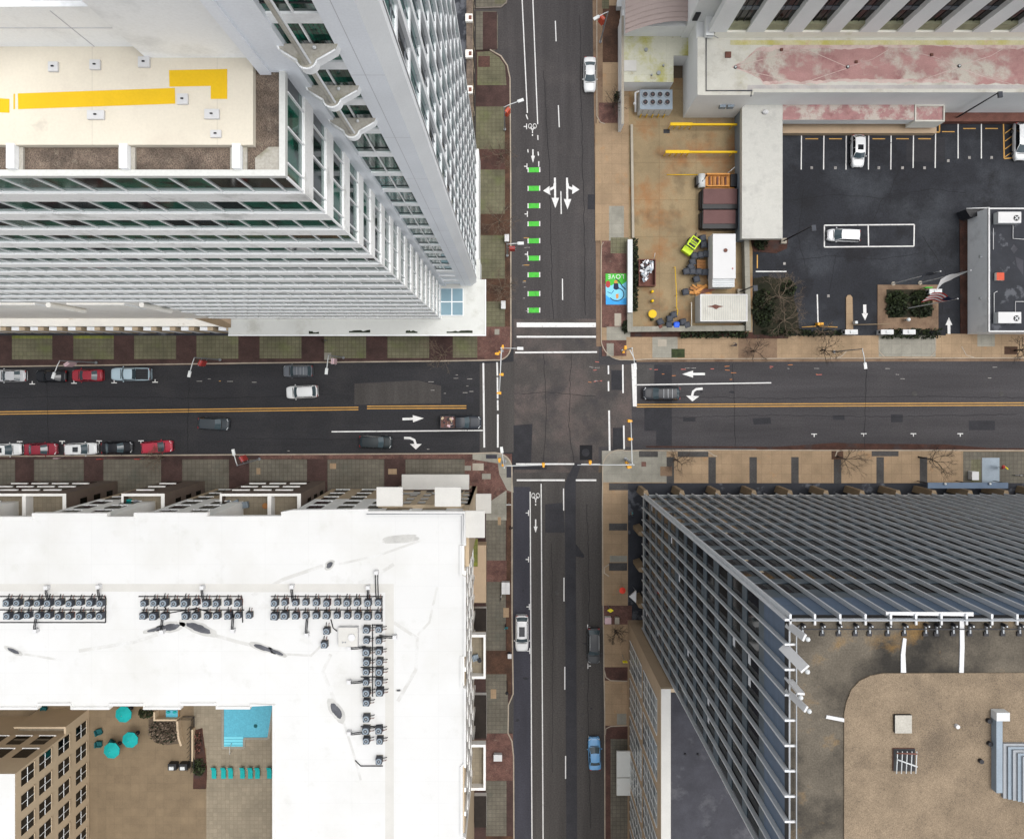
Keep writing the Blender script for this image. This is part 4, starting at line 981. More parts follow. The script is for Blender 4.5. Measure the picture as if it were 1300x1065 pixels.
    mb = nb(); x0, y0 = R2(1270, 941); x1, y1 = R2(1340, 1010)
    for i in range(7): mb.box(x0 + i * 0.25, y1, zr + 0.08, x0 + 4, y0 - i * 0.16, zr + 0.3 + i * 0.12, 'steel_grey', 'steel_blue' if i % 2 else 'steel_grey')
    part(mb, 'plant_screen')
    for x, y in ((1213, 920), (1243, 964), (1254, 942), (1253, 913)):
        X, Y = R2(x, y); mb = nb(); mb.cyl(X, Y, zr, zr + 0.3, 0.16 if x != 1213 else 0.14, 'steel_black' if x != 1213 else 'steel_white', 10); part(mb, 'vent')
    for i in range(5):
        X, Y = R2(1015 + 5 * i, 788 + i % 2 * 4); 
    return root
glass_tower()

# ================================================================== tan garage building behind the glass tower
def tan_block():
    root = thing('tan_building', (22, -45, 0), 'tan low building with tall pale windows and dark roof tucked beside the glass tower', 'building')
    o = world_of(root)
    def nb(): return MB(o)
    def part(mb, name, parent=root): return mb.build(name, parent)
    X0, Y0, ZT = (796.5 - 650) * 0.12, -(786.5 - 487.5) * 0.12, 24.6
    X1, Y1 = 60, -90
    Y0 = min(Y0, -35.7)
    mb = nb(); mb.box(X0, Y1, 0, X1, Y0, ZT - 0.6, 'wall_tan_dim'); part(mb, 'wall')
    mb = nb(); mb.box(X0 + 0.9, Y1, ZT - 0.6, X1, Y0 - 0.4, ZT - 0.45, 'roof_dark'); part(mb, 'roof')
    mb = nb(); mb.box(X0 - 0.03, Y1, ZT - 0.6, X0 + 1.1, Y0 + 0.03, ZT, 'wall_tan', 'roof_white_dirty'); mb.box(X0 + 1.1, Y0 - 0.4, ZT - 0.6, X1, Y0 + 0.03, ZT - 0.1, 'wall_tan'); part(mb, 'parapet')
    for j in range(9):
        y1_ = Y0 - 2.2 - j * 5.6
        for k in range(2):
            z0, z1 = (2.6, 12.0) if k == 0 else (13.4, 22.2)
            mb = nb(); mb.box(X0 - 0.05, y1_ - 4.4, z0, X0 - 0.003, y1_, z1, 'glass_pale'); g = part(mb, 'window')
            mb = nb()
            for t in range(4): mb.box(X0 - 0.12, y1_ - 4.4 + t * 1.44, z0, X0 - 0.05, y1_ - 4.32 + t * 1.44, z1, 'frame_white')
            for t in range(5): mb.box(X0 - 0.1, y1_ - 4.4, z0 + t * (z1 - z0) / 5, X0 - 0.05, y1_, z0 + t * (z1 - z0) / 5 + 0.1, 'frame_dark')
            mb.build('window_frame', g)
    for x, y in ((870, 957), (886, 957)):
        X, Y = P(x, y, ZT - 0.4); mb = nb(); mb.cyl(X, Y, ZT - 0.45, ZT - 0.2, 0.12, 'steel_black', 10); part(mb, 'vent')
    mb = nb(); a = P(783, 954, 3); b = P(806, 1010, 3); mb.box(a[0], b[1], 2.6, X0 + 0.3, a[1], 2.9, 'podium_white'); mb.box(a[0], b[1] + 2.6, 2.9, X0, b[1] + 2.7, 2.95, 'concrete_grey'); part(mb, 'entrance_canopy')
    return root
tan_block()
# ================================================================== white-roofed apartment block (south-west)
def apartment():
    root = thing('apartment_building', (-40, -45, 0), 'apartment block with bright white flat roof, brown brick bays and a courtyard pool', 'apartment building')
    o = world_of(root)
    def nb(): return MB(o)
    def part(mb, name, parent=root): return mb.build(name, parent)
    ZR = 23.0
    def Q(x, y): return P(x, y, ZR)
    YN, XE = -15.85, -5.75     # north and east wall planes
    # roof outline seen from above (courtyard cut out)
    n_edge = [(-420, 657), (-160, 657), (-160, 652.5), (-60, 652.5), (-60, 657), (42, 657), (42, 652.5), (137, 652.5), (137, 657), (171, 657), (171, 652), (264, 652), (264, 656.5), (358, 656), (358, 651), (372, 648.5), (466, 647.5), (468, 650), (590, 650.5)]
    e_edge = [(590, 692), (585, 692), (585, 730), (590, 732), (590, 832), (586, 833), (586, 872), (590, 873), (590, 968), (586, 972), (586, 1060), (590, 1062), (590, 1180)]
    cyx, cyy = 348, 894
    c_edge = [(cyx, 1180), (cyx, cyy), (318, cyy), (318, 897.5), (275, 897.5), (275, 893), (230, 893), (230, 898), (183, 898), (183, 893.5), (140, 893.5), (140, 898), (91, 898), (91, 893), (49, 893), (49, 898), (-420, 898)]
    outline = [Q(*p) for p in n_edge + e_edge + c_edge]
    mb = nb(); mb.prism(outline, ZR - 0.5, ZR, 'roof_white'); part(mb, 'roof')
    # parapet rim, slightly raised
    mb = nb()
    for i, q in enumerate(strip(n_edge + e_edge, 3.2)):
        mb.prism([Q(*p) for p in q], ZR - 0.55, ZR + 0.22 + i * 0.0004, 'wall_white', 'roof_white')
    part(mb, 'parapet')
    mb = nb()
    for i, q in enumerate(strip(c_edge, 3.2)):
        mb.prism([Q(*p) for p in q], ZR - 0.55, ZR + 0.22 + i * 0.0004, 'wall_white', 'roof_white')
    part(mb, 'courtyard_parapet')
    mb = nb()
    for q in strip([(466, 652.6), (588, 652.6)], 1.2) + strip([(588, 652), (588, 690)], 1.2):
        mb.prism([Q(*p) for p in q], ZR, ZR + 0.5, 'steel_blue', 'roof_white')
    part(mb, 'parapet_rail')
    # walls under the roof
    def Gx(px): return (px - 650) * 0.787 * 0.12
    mb = nb()
    mb.box(-125, -37.6, 0, XE, YN - 2.2, ZR - 0.5, 'wall_tan', 'wall_white')
    mb.box(Gx(cyx) + 0.3, -95, 0, XE, -37.6, ZR - 0.5, 'wall_tan')
    part(mb, 'wall')
    projecting = [(-160, -60), (42, 137), (171, 264), (358, 590)]
    for a, b in projecting:
        mb = nb(); mb.box(Gx(a) + 0.15, YN - 2.2, 0, Gx(b) - 0.15, YN - 0.1, 9.5, 'wall_tan'); mb.box(Gx(a) + 0.15, YN - 2.2, 9.5, Gx(b) - 0.15, YN - 0.1, ZR - 0.5, 'wall_white'); part(mb, 'wall_projection')
        x = Gx(a) + 1.2; wnum = 0
        while x + 2.0 < Gx(b) - 0.6 and not (x > Gx(500)):
            for z in (1.4, 4.8, 8.2, 11.8, 15.2, 18.6):
                mb = nb(); mb.box(x, YN - 0.1, z, x + 1.9, YN - 0.02, z + 1.9, 'glass_black'); g = part(mb, 'window')
                mb = nb(); mb.box(x - 0.1, YN - 0.1, z - 0.14, x + 2.0, YN + 0.04, z, 'frame_white'); mb.box(x + 0.92, YN - 0.02, z, x + 0.98, YN + 0.0, z + 1.9, 'frame_dark'); mb.build('window_frame', g)
            x += 3.9
    # brown brick bays with roof terraces
    bays = [(-190, -60 - 62), (-60 + 8, 84), (154, 209), (279, 382)]
    ZB = 12.6
    for a, b in bays:
        xa, xb = P(a, 0, ZB)[0], P(b, 0, ZB)[0]
        yn, ys = -(626.5 - 487.5) * 0.12 * (H - ZB) / H, YN - 2.2
        mb = nb(); mb.box(xa, ys, 0, xb, yn, ZB - 1.2, 'wall_brown', 'deck_stone'); bay = part(mb, 'brick_bay')
        mb = nb()
        mb.box(xa, yn - 0.35, ZB - 1.2, xb, yn, ZB, 'wall_brown', 'wall_white'); mb.box(xb - 0.5, ys, ZB - 1.2, xb, yn - 0.35, ZB, 'wall_brown', 'wall_white'); mb.box(xa, ys, ZB - 1.2, xa + 0.3, yn - 0.35, ZB, 'wall_brown', 'wall_white')
        mb.build('terrace_wall', bay)
        w_ = xb - xa
        if w_ > 7:
            xm = xa + w_ * 0.62; mb = nb(); mb.box(xm - 0.25, ys, ZB - 1.2, xm + 0.25, yn - 0.35, ZB + 0.3, 'wall_white'); mb.build('terrace_divider', bay)
        for z in (1.2, 4.4, 7.6):
            i = 0
            while xa + 0.7 + i * 3.0 + 2.2 < xb:
                x = xa + 0.7 + i * 3.0; mb = nb(); mb.box(x, yn, z, x + 2.2, yn + 0.05, z + 2.1, 'glass_black'); mb.box(x - 0.1, yn, z + 2.1, x + 2.3, yn + 0.16, z + 2.35, 'wall_white'); mb.build('window', bay); i += 1
            mb = nb(); mb.box(xb, (yn + ys) / 2 - 0.5, z + 0.4, xb + 0.05, (yn + ys) / 2 + 0.5, z + 1.9, 'glass_black'); mb.build('window', bay)
        for i in range(int(w_ / 3.2)):
            x = xa + 0.6 + i * 3.2; mb = nb(); mb.box(x, ys, ZB - 1.0, x + 2.3, ys + 0.05, ZB + 1.4, 'glass_black'); mb.build('door', bay)
            mb = nb(); mb.box(x, ys, ZB + 3.0, x + 2.3, ys + 0.05, ZB + 5.0, 'glass_black'); mb.build('window', bay)
    # north-east corner: eyebrow slabs, canopies, facade strips
    slabs = [((478, 618.5), (511, 642.5), 22.6), ((552, 618.5), (585, 643), 22.6), ((591, 648.5), (615.5, 682.5), 22.4), ((510, 602.5), (595.5, 621.5), 5.4), ((604, 627), (623.5, 651.5), 5.6)]
    for (x0, y0), (x1, y1), z in slabs:
        a, b = P(x0, y1, z), P(x1, y0, z)
        mb = nb(); mb.box(a[0], a[1], z - 0.35, b[0], b[1], z, 'wall_white', 'roof_white_dirty'); part(mb, 'canopy_slab')
    mb = nb(); mb.box(Gx(468), YN - 0.1, 0, Gx(590) + 0.25, YN + 0.35, 17.0, 'wall_tan'); mb.box(Gx(590) - 0.4, -22.5, 0, XE + 0.45, YN + 0.35, 20.5, 'wall_tan'); part(mb, 'corner_wall')
    mb = nb(); mb.box(Gx(474), YN + 0.351, 3.2, Gx(588), YN + 0.42, 4.6, 'banner_pale' if False else 'brick_red'); part(mb, 'brick_frieze')
    for x in (Gx(500), Gx(520), Gx(545), Gx(565), Gx(578)):
        for z in (5.4, 8.6, 11.8, 14.6):
            mb = nb(); mb.box(x, YN + 0.35, z, x + 1.0, YN + 0.42, z + 1.6, 'glass_black'); part(mb, 'window')
    for x, w_ in ((Gx(482), 1.9), (Gx(530), 2.0)):
        for z in (7.0, 17.6, 20.2):
            mb = nb(); mb.box(x, YN - 0.02 if z > 17 else YN + 0.35, z, x + w_ + 1, YN + 0.05 if z > 17 else YN + 0.43, z + 1.7, 'glass_black'); part(mb, 'window')
    # east side: balconies, planters, awning, windows
    for i, (y0, y1) in enumerate([(805.5, 861.5), (945, 1003)]):
        z = 9.0; xo = P(616.5, 0, z)[0]; a, b = P(0, y1, z)[1], P(0, y0, z)[1]
        mb = nb(); mb.box(XE, a, z - 1.3, xo, b, z - 1.1, 'wall_tan', 'deck_stone'); bal = part(mb, 'balcony')
        mb = nb(); mb.box(XE, a, z - 1.1, xo, a + 0.35, z, 'wall_white'); mb.box(XE, b - 0.35, z - 1.1, xo, b, z, 'wall_white'); mb.box(xo - 0.3, a + 0.35, z - 1.1, xo, b - 0.35, z, 'wall_white'); mb.build('balustrade', bal)
    for y0, y1 in [(772, 811), (882, 937), (1010, 1050)]:
        xo = P(617.5, 0, 1)[0]; a, b = P(0, y1, 1)[1], P(0, y0, 1)[1]
        mb = nb(); mb.box(XE + 0.05, a, 0.1, xo, b, 1.0, 'wall_white', 'bark_dark'); part(mb, 'planter_box')
    mb = nb(); z = 4.0; a, b = P(592, 719, z), P(606.5, 684, z); mb.box(XE, a[1], z - 0.25, b[0], b[1], z, 'wall_tan_dim', 'paver_moss'); part(mb, 'awning')
    mb = nb(); a, b = P(607.5, 765, 2.6), P(617, 692, 2.6); mb.box(XE, a[1], 0.1, b[0], b[1], 2.6, 'wall_tan_dim', 'rust' if False else 'wall_tan_dim'); part(mb, 'porch')
    for i in range(11):
        y = -22.5 - i * 2.9 - 1.8
        for z in (5.2, 9.6, 13.4, 17.4):
            mb = nb(); mb.box(XE, y - 0.9, z, XE + 0.06, y + 0.9, z + 2.0, 'glass_black'); mb.box(XE, y - 1.1, z - 0.15, XE + 0.14, y + 1.1, z, 'wall_white'); part(mb, 'window')
    mb = nb()
    for i in range(12):
        y = -22.8 - i * 2.9; mb.box(XE, y - 0.25, 0, XE + 0.2, y + 0.25, ZR - 0.5, 'wall_white')
    part(mb, 'wall_strip')
    # roof walkways, stains and ponding
    for q in [[(-100, 741), (500, 741), (500, 752), (-100, 750)], [(489, 752), (500, 752), (500, 1100), (489, 1100)]]:
        mb = nb(); mb.sheet([Q(*p) for p in q], ZR + 0.006, 'roof_white_dirty'); part(mb, 'walkway')
    def blob(cx, cy, a, b, ang, seed, k=1.0):
        rg = random.Random(seed); c_, s_ = math.cos(math.radians(ang)), math.sin(math.radians(ang)); q = []
        for i in range(22):
            t = 2 * math.pi * i / 22; r = k * (1 + 0.22 * math.sin(2 * t + seed) + rg.uniform(-0.1, 0.1))
            x, y = a * r * math.cos(t), b * r * math.sin(t); q.append((cx + c_ * x - s_ * y, cy + s_ * x + c_ * y))
        return q
    for i, (cx, cy, a, b, ang) in enumerate([(216, 796, 14, 5.5, -18), (252, 797, 17, 7, 16), (333, 822, 12, 4.5, 22), (352, 828, 10, 3, 30), (418.5, 717, 7, 3.4, -28), (508, 684, 22, 3.5, -6), (427, 902, 6.5, 13, -22), (17, 826, 9, 3.5, 18), (506, 876, 2.6, 2, 0), (196, 799, 11, 3, -10)]):
        mb = nb(); mb.sheet([Q(*p) for p in blob(cx, cy, a, b, ang, i, 1.28)], ZR + 0.009, 'puddle_ring'); pd = part(mb, 'puddle')
        mb = nb(); mb.sheet([Q(*p) for p in blob(cx, cy, a * 0.8, b * 0.78, ang, i)], ZR + 0.012, 'puddle_dark' if i not in (5,) else 'puddle_ring'); mb.build('water', pd)
    for i, path in enumerate([[(320, 756), (360, 735), (410, 718)], [(430, 716), (480, 705), (540, 684)], [(250, 800), (300, 814), (333, 822)], [(360, 830), (395, 832), (412, 815)], [(420, 830), (410, 852), (425, 890)], [(436, 915), (450, 960), (458, 990)], [(500, 790), (530, 810), (528, 850), (505, 890)], [(555, 745), (545, 790), (530, 806)], [(100, 826), (170, 815), (200, 805)], [(30, 830), (80, 838)], [(500, 716), (470, 735), (455, 740)]]):
        mb = nb()
        for q in strip(path, 3.0 if i % 2 else 4.5): mb.sheet([Q(*p) for p in q], ZR + 0.0045, 'roof_trace')
        part(mb, 'drain_stain')
    # courtyard wing (west) and deck
    mb = nb(); mb.box(-125, -95, 0, Gx(cyx) + 0.3, -37.6, 4.6, 'wall_tan', 'deck_tan'); part(mb, 'courtyard_deck')
    dz = 4.6
    mb = nb(); mb.sheet([P(*p, dz) for p in ((246, 880), (352, 880), (352, 1100), (262, 1100), (262, 950), (246, 930))], dz + 0.012, 'deck_stone'); part(mb, 'pool_terrace')
    xw = P(113, 0, dz)[0]
    yw = P(0, 918, 9.0)[1]
    mb = nb(); mb.box(-125, -95, dz, xw, yw - 1.0, 20, 'wall_tan', 'roof_white'); part(mb, 'courtyard_wing')
    mb = nb(); mb.box(xw - 7.2, yw - 1.0, dz, xw, yw, 9.0, 'wall_tan', 'deck_stone'); wv = part(mb, 'terrace_wing')
    mb = nb(); mb.box(xw - 7.2, yw - 0.25, 9.0, xw, yw, 10.0, 'wall_tan'); mb.box(xw - 0.25, yw - 3, 9.0, xw + 0.02, yw - 0.25, 10, 'wall_tan'); mb.build('terrace_wall', wv)
    for i in range(7):
        y = yw - 1.9 - i * 3.1
        for z in (5.4, 9.3, 13.2, 16.6):
            mb = nb(); mb.box(xw, y - 1.3, z, xw + 0.06, y + 0.6, z + 2.3, 'glass_black'); g = part(mb, 'window')
            mb = nb(); mb.box(xw, y - 1.35, z - 0.15, xw + 0.14, y + 0.65, z, 'wall_tan'); mb.box(xw + 0.06, y - 0.4, z, xw + 0.1, y - 0.34, z + 2.3, 'frame_white'); mb.box(xw + 0.06, y - 1.3, z + 1.2, xw + 0.1, y + 0.6, z + 1.27, 'frame_white'); mb.build('window_frame', g)
    for i in range(8):
        x = xw - 1.2 - i * 3.2
        for z in (10.6, 14.0):
            mb = nb(); mb.box(x - 1.9, yw - 1.0, z, x, yw - 0.94, z + 2.2, 'glass_black'); mb.box(x - 2.1, yw - 1.0, z - 0.15, x + 0.2, yw - 0.86, z, 'wall_white'); part(mb, 'window')
    a, b = P(191, 944, dz), P(230, 908, dz)
    mb = nb(); mb.prism([P(x, y, dz) for x, y in ((190, 912), (200, 908), (226, 911), (230, 926), (232, 942), (214, 944), (198, 941), (190, 926))], dz, dz + 0.3, 'wall_tan_dim', 'soil'); part(mb, 'planting_bed')
    mb = nb(); mb.prism([P(x, y, dz) for x, y in ((248, 926), (257, 924), (263, 975), (262, 1000), (246, 1000))], dz, dz + 0.25, 'rust', 'leaf_litter'); part(mb, 'planting_bed')
    # low dividing wall and pergola by the pool
    for (x0, y0), (x1, y1), h in [((200, 899), (202, 910), 1.2), ((202, 908), (229, 910), 1.2), ((246.5, 922), (248.5, 962), 0.9)]:
        a, b = P(x0, y1, dz), P(x1, y0, dz); mb = nb(); mb.box(a[0], a[1], dz, b[0], b[1], dz + h, 'wall_tan'); part(mb, 'garden_wall')
    mb = nb()
    for q in strip([(228, 912), (228.5, 922), (230, 934), (233, 943)], 2.6): mb.prism([P(x, y, dz) for x, y in q], dz, dz + 0.8, 'wall_tan')
    part(mb, 'garden_wall')
    mb = nb()
    for p, q in (((232, 909.5), (247, 909.5)), ((246.5, 909.5), (246.5, 922)), ((241.5, 922), (241.5, 974)), ((246, 962), (246, 976))):
        for zz in (dz + 0.4, dz + 1.1): mb.tube([P3(*p, zz), P3(*q, zz)], 0.05, 'frame_dark', 5)
        n_ = 9
        for i in range(n_ + 1): c_ = P(p[0] + (q[0] - p[0]) * i / n_, p[1] + (q[1] - p[1]) * i / n_, dz); mb.cyl(c_[0], c_[1], dz, dz + 1.1, 0.03, 'frame_dark', 5)
    part(mb, 'railing')
    return root
APT = apartment()

# ---- things in the courtyard (deck at 4.6 m)
DZ = 4.6
def pool():
    x0, y1 = P(283, 947, DZ); x1, y0 = P(344, 893, DZ)
    r = thing('swimming_pool', ((x0 + x1) / 2, (y0 + y1) / 2, DZ), 'turquoise swimming pool with pale steps in the apartment courtyard', 'swimming pool'); o = world_of(r)
    q = [P(*p, DZ) for p in ((283, 888), (349, 888), (349, 950), (343, 937), (341, 937), (310, 937), (310, 948), (283, 948))]
    q = [P(*p, DZ) for p in ((283, 886), (349, 886), (341, 937), (310, 937), (310, 948.5), (283, 948.5))]
    mb = MB(o); mb.sheet(q, DZ + 0.03, 'pool_water'); mb.build('water', r)
    mb = MB(o)
    for i in range(len(q)):
        a, b = Vector((*q[i], 0)), Vector((*q[(i + 1) % len(q)], 0)); d = (b - a).normalized(); n = Vector((-d.y, d.x, 0)) * 0.16
        mb.prism([(p.x, p.y) for p in (a - n, b - n, b + n, a + n)], DZ, DZ + 0.09 + 0.003 * i, 'concrete_grey')
    mb.build('coping', r)
    for i in range(4):
        a, b = P(284.5, 935 + i * 3.6, DZ), P(308.5, 937.4 + i * 3.6, DZ); mb = MB(o); mb.box(a[0], b[1], DZ + 0.02, b[0], a[1], DZ + 0.035 + 0.004 * i, 'pool_step'); mb.build('step', r)
    a = P(294.5, 953, DZ); mb = MB(o); mb.tube([(a[0], a[1], DZ), (a[0], a[1], DZ + 0.9), (a[0], a[1] + 0.9, DZ + 0.85), (a[0], a[1] + 1.2, DZ)], 0.035, 'steel_pale'); mb.build('handrail', r)
    a = P(324.5, 921, DZ); mb = MB(o); mb.cyl(a[0], a[1], DZ + 0.03, DZ + 0.042, 0.3, 'teal_dark', 6); mb.build('drain', r)
pool()
def parasol(x, y, r_px, label):
    z = DZ + 2.6; X, Y = P(x, y, z); r = thing('parasol', (X, Y, DZ), label, 'parasol', 'teal parasols in the courtyard'); o = world_of(r)
    rad = r_px * 0.115; mb = MB(o); n = 8
    ring = [(X + rad * math.cos(2 * math.pi * i / n + 0.3), Y + rad * math.sin(2 * math.pi * i / n + 0.3), z - 0.45) for i in range(n)]
    mid = [(X + rad * 0.5 * math.cos(2 * math.pi * i / n + 0.3), Y + rad * 0.5 * math.sin(2 * math.pi * i / n + 0.3), z - 0.16) for i in range(n)]
    for i in range(n):
        j = (i + 1) % n
        mb.poly([ring[i], ring[j], mid[j], mid[i]], 'teal_fabric'); mb.poly([mid[i], mid[j], (X, Y, z)], 'teal_fabric')
        mb.poly([ring[i], (ring[i][0], ring[i][1], z - 0.58), (ring[j][0], ring[j][1], z - 0.58), ring[j]], 'teal_dark')
    mb.build('canopy', r)
    mb = MB(o); mb.cyl(X, Y, DZ, z + 0.12, 0.03, 'steel_grey', 8); mb.build('pole', r)
    mb = MB(o); mb.cyl(X, Y, DZ, DZ + 0.08, 0.3, 'steel_black', 12); mb.build('base', r)
parasol(154.5, 908.5, 10.5, 'teal octagonal parasol nearest the white roof edge in the courtyard')
parasol(163, 941, 10.2, 'teal octagonal parasol between the other two, by the curved planting bed')
parasol(139.5, 954.5, 10.4, 'teal octagonal parasol furthest from the roof edge, beside two teal armchairs')
def armchair(x, y, z, rz, label, group, ms='teal_dark'):
    X, Y = P(x, y, z); r = thing('armchair', (X, Y, z), label, 'armchair', group); o = world_of(r)
    def ob(name, bx, by, bz, lx, ly, lz, m):
        mb = MB(o); c_, s_ = math.cos(rz), math.sin(rz); mb.obox(X + c_ * bx - s_ * by, Y + s_ * bx + c_ * by, z + bz, z + bz + lz, lx, ly, rz, m); mb.build(name, r)
    ob('seat', 0, 0, 0.2, 0.8, 0.8, 0.22, ms); ob('backrest', -0.36, 0, 0.42, 0.16, 0.8, 0.42, ms); ob('armrest', 0.06, 0.36, 0.42, 0.64, 0.12, 0.2, ms); ob('armrest', 0.06, -0.36, 0.42, 0.64, 0.12, 0.2, ms)
    for sx in (-0.32, 0.32):
        for sy in (-0.32, 0.32): ob('leg', sx, sy, 0.0, 0.06, 0.06, 0.2, 'steel_black')
for x, y, rz, lb in [(127.5, 927, 0.3, 'teal armchair beside the two lower parasols, closer to the white roof'), (127.5, 942.5, 0.0, 'teal armchair beside the two lower parasols, further from the white roof'), (143, 941, 2.6, 'teal armchair tucked between two teal parasols'), (58, 898, -1.6, 'teal armchair at the roof edge on the small west terrace'), (69, 906.5, 2.0, 'dark teal armchair on the small west terrace, facing the wall')]:
    armchair(x, y, DZ, rz, lb, 'teal chairs in the courtyard')
def lounger(i, x):
    y = 980; X, Y = P(x, y, DZ); r = thing('sun_lounger', (X, Y, DZ), '%s teal sun lounger from the planting bed in the row below the pool' % ['first', 'second', 'third', 'fourth', 'fifth', 'sixth', 'seventh'][i], 'sun lounger', 'row of teal sun loungers below the pool'); o = world_of(r)
    mb = MB(o); mb.box(X - 0.33, Y - 0.7, DZ + 0.3, X + 0.33, Y + 0.45, DZ + 0.4, 'teal_fabric'); mb.build('mattress', r)
    mb = MB(o); mb.mesh([(X - 0.33, Y + 0.45, DZ + 0.32), (X + 0.33, Y + 0.45, DZ + 0.32), (X + 0.33, Y + 1.05, DZ + 0.7), (X - 0.33, Y + 1.05, DZ + 0.7), (X - 0.33, Y + 0.45, DZ + 0.42), (X + 0.33, Y + 0.45, DZ + 0.42), (X + 0.33, Y + 1.02, DZ + 0.78), (X - 0.33, Y + 1.02, DZ + 0.78)], [(3, 2, 1, 0), (4, 5, 6, 7), (0, 1, 5, 4), (1, 2, 6, 5), (2, 3, 7, 6), (3, 0, 4, 7)], 'teal_fabric'); mb.build('backrest', r)
    for sx in (-0.28, 0.28):
        for sy in (-0.6, 0.5): mb = MB(o); mb.box(X + sx - 0.03, Y + sy - 0.03, DZ, X + sx + 0.03, Y + sy + 0.03, DZ + 0.3, 'steel_pale'); mb.build('leg', r)
for i, x in enumerate((273, 285, 294, 309, 319, 328, 343)): lounger(i, x)
def day_bed(x, y, sx, sy, label):
    X, Y = P(x, y, DZ); r = thing('day_bed', (X, Y, DZ), label, 'day bed'); o = world_of(r)
    mb = MB(o); mb.box(X - sx, Y - sy, DZ + 0.1, X + sx, Y + sy, DZ + 0.35, 'wood_pallet'); mb.build('base', r)
    mb = MB(o); mb.box(X - sx + 0.1, Y - sy + 0.1, DZ + 0.35, X + sx - 0.1, Y + sy - 0.1, DZ + 0.5, 'pool_water'); mb.build('mattress', r)
    for i in (-1, 1): mb = MB(o); mb.ball((X + i * sx * 0.5, Y + sy - 0.35, DZ + 0.58), (0.3, 0.18, 0.12), 'teal_fabric'); mb.build('pillow', r)
day_bed(220, 904.5, 0.95, 0.7, 'light blue day bed under the white roof edge beside the curved planting')
def grill(x, label):
    X, Y = P(x, 969, DZ); r = thing('barbecue_grill', (X, Y, DZ), label, 'barbecue', 'barbecues at the foot of the courtyard'); o = world_of(r)
    mb = MB(o); mb.box(X - 0.6, Y - 0.5, DZ, X + 0.6, Y + 0.4, DZ + 0.9, 'frame_dark'); mb.build('cabinet', r)
    mb = MB(o); mb.box(X - 0.35, Y - 0.35, DZ + 0.9, X + 0.3, Y + 0.1, DZ + 1.1, 'steel_pale'); mb.build('lid', r)
    mb = MB(o); mb.tube([(X - 0.3, Y - 0.4, DZ + 1.0), (X + 0.25, Y - 0.4, DZ + 1.0)], 0.025, 'steel_black'); mb.build('handle', r)
x0_, y0_ = P(213, 974, DZ); x1_, y1_ = P(242, 963, DZ)
grill(222, 'black barbecue counter with steel lid, further from the pool'); grill(236, 'black barbecue counter with steel lid, closer to the pool')

# ---- rooftop condensers on the white roof
RZ = 23.0
def condenser_proto():
    r = thing('condenser_unit', (0, 0, RZ), '', 'air conditioner'); o = world_of(r)
    mb = MB(o); mb.box(-0.36, -0.36, RZ + 0.1, 0.36, 0.36, RZ + 0.8, 'bin_grey', 'bin_grey'); mb.box(-0.4, -0.4, RZ + 0.01, 0.4, 0.4, RZ + 0.1, 'concrete_grey'); mb.build('cabinet', r)
    mb = MB(o); n = 16
    for i in range(n):
        a, b = 2 * math.pi * i / n, 2 * math.pi * (i + 1) / n
        mb.poly([(k * math.cos(t), k * math.sin(t), RZ + h) for k, t, h in ((0.35, a, .8), (0.35, b, .8), (0.33, b, .86), (0.33, a, .86))], 'steel_blue', True); mb.poly([(k * math.cos(t), k * math.sin(t), RZ + 0.86) for k, t in ((0.33, a), (0.33, b), (0.2, b), (0.2, a))], 'steel_blue')
    mb.cyl(0, 0, RZ + 0.805, RZ + 0.86, 0.1, 'steel_grey', 10)
    for i in range(4): mb.obox(0.16 * math.cos(i * 1.57), 0.16 * math.sin(i * 1.57), RZ + 0.81, RZ + 0.83, 0.2, 0.1, i * 1.57 + 0.4, 'steel_black')
    mb.build('fan', r)
    mb = MB(o); mb.tube([(-0.12, 0.3, RZ + 0.3), (-0.12, 0.72, RZ + 0.2), (-0.12, 0.85, RZ + 0.03)], 0.045, 'plastic_black', 6); mb.build('pipe', r)
    mb = MB(o); mb.tube([(0.2, 0.3, RZ + 0.3), (0.2, 0.7, RZ + 0.2), (0.2, 0.8, RZ + 0.03)], 0.035, 'rust', 6); mb.build('pipe', r)
    return r
ordn = ['first', 'second', 'third', 'fourth', 'fifth', 'sixth', 'seventh', 'eighth', 'ninth', 'tenth', 'eleventh', 'twelfth']
spots = []
for row, y in (('upper', 766), ('lower', 782)):
    for i in range(10): spots.append((126.5 - i * 13.2, y, 0, '%s condenser from the east, %s row of the bank cut by the photo edge' % (ordn[i], row), 'bank cut by the photo edge'))
for i in range(10): spots.append((181 + i * 13.3, 766, 0, '%s condenser from the west, upper row above the two dark puddles' % ordn[i], 'bank above the two dark puddles'))
k_ = 0
for i in range(11):
    if i == 3: continue
    spots.append((181 + i * 13.4, 782, 0, '%s condenser from the west, lower row above the two dark puddles' % ordn[k_], 'bank above the two dark puddles')); k_ += 1
for row, y in (('upper', 765.5), ('lower', 782)):
    for i in range(11): spots.append((348 + i * 13.2, y, 0, '%s condenser from the west, %s row beside the white roof box' % (ordn[i], row), 'bank by the white roof box'))
spots.append((413.5, 802, 0, 'single condenser between the horizontal bank and the white roof box', 'lone condensers'))
spots.append((411.5, 819, 0, 'single condenser standing apart, lowest of the two beside the white roof box', 'lone condensers'))
cols = [('inner', 464.5), ('outer', 481)]
ys = [799.5, 813.5, 828, 841, 852.5, 866.5, 879]
for nm, x in cols:
    for i, y in enumerate(ys): spots.append((x, y, -math.pi / 2 if False else 0.0, '%s condenser from the top, %s column of the vertical bank' % (ordn[i], nm), 'vertical bank on the white roof'))
spots += [(465, 892, 0, 'condenser with no partner beside it just above the gap in the vertical bank', 'vertical bank on the white roof'), (465, 913, 0, 'condenser with no partner beside it just below the gap in the vertical bank', 'vertical bank on the white roof')]
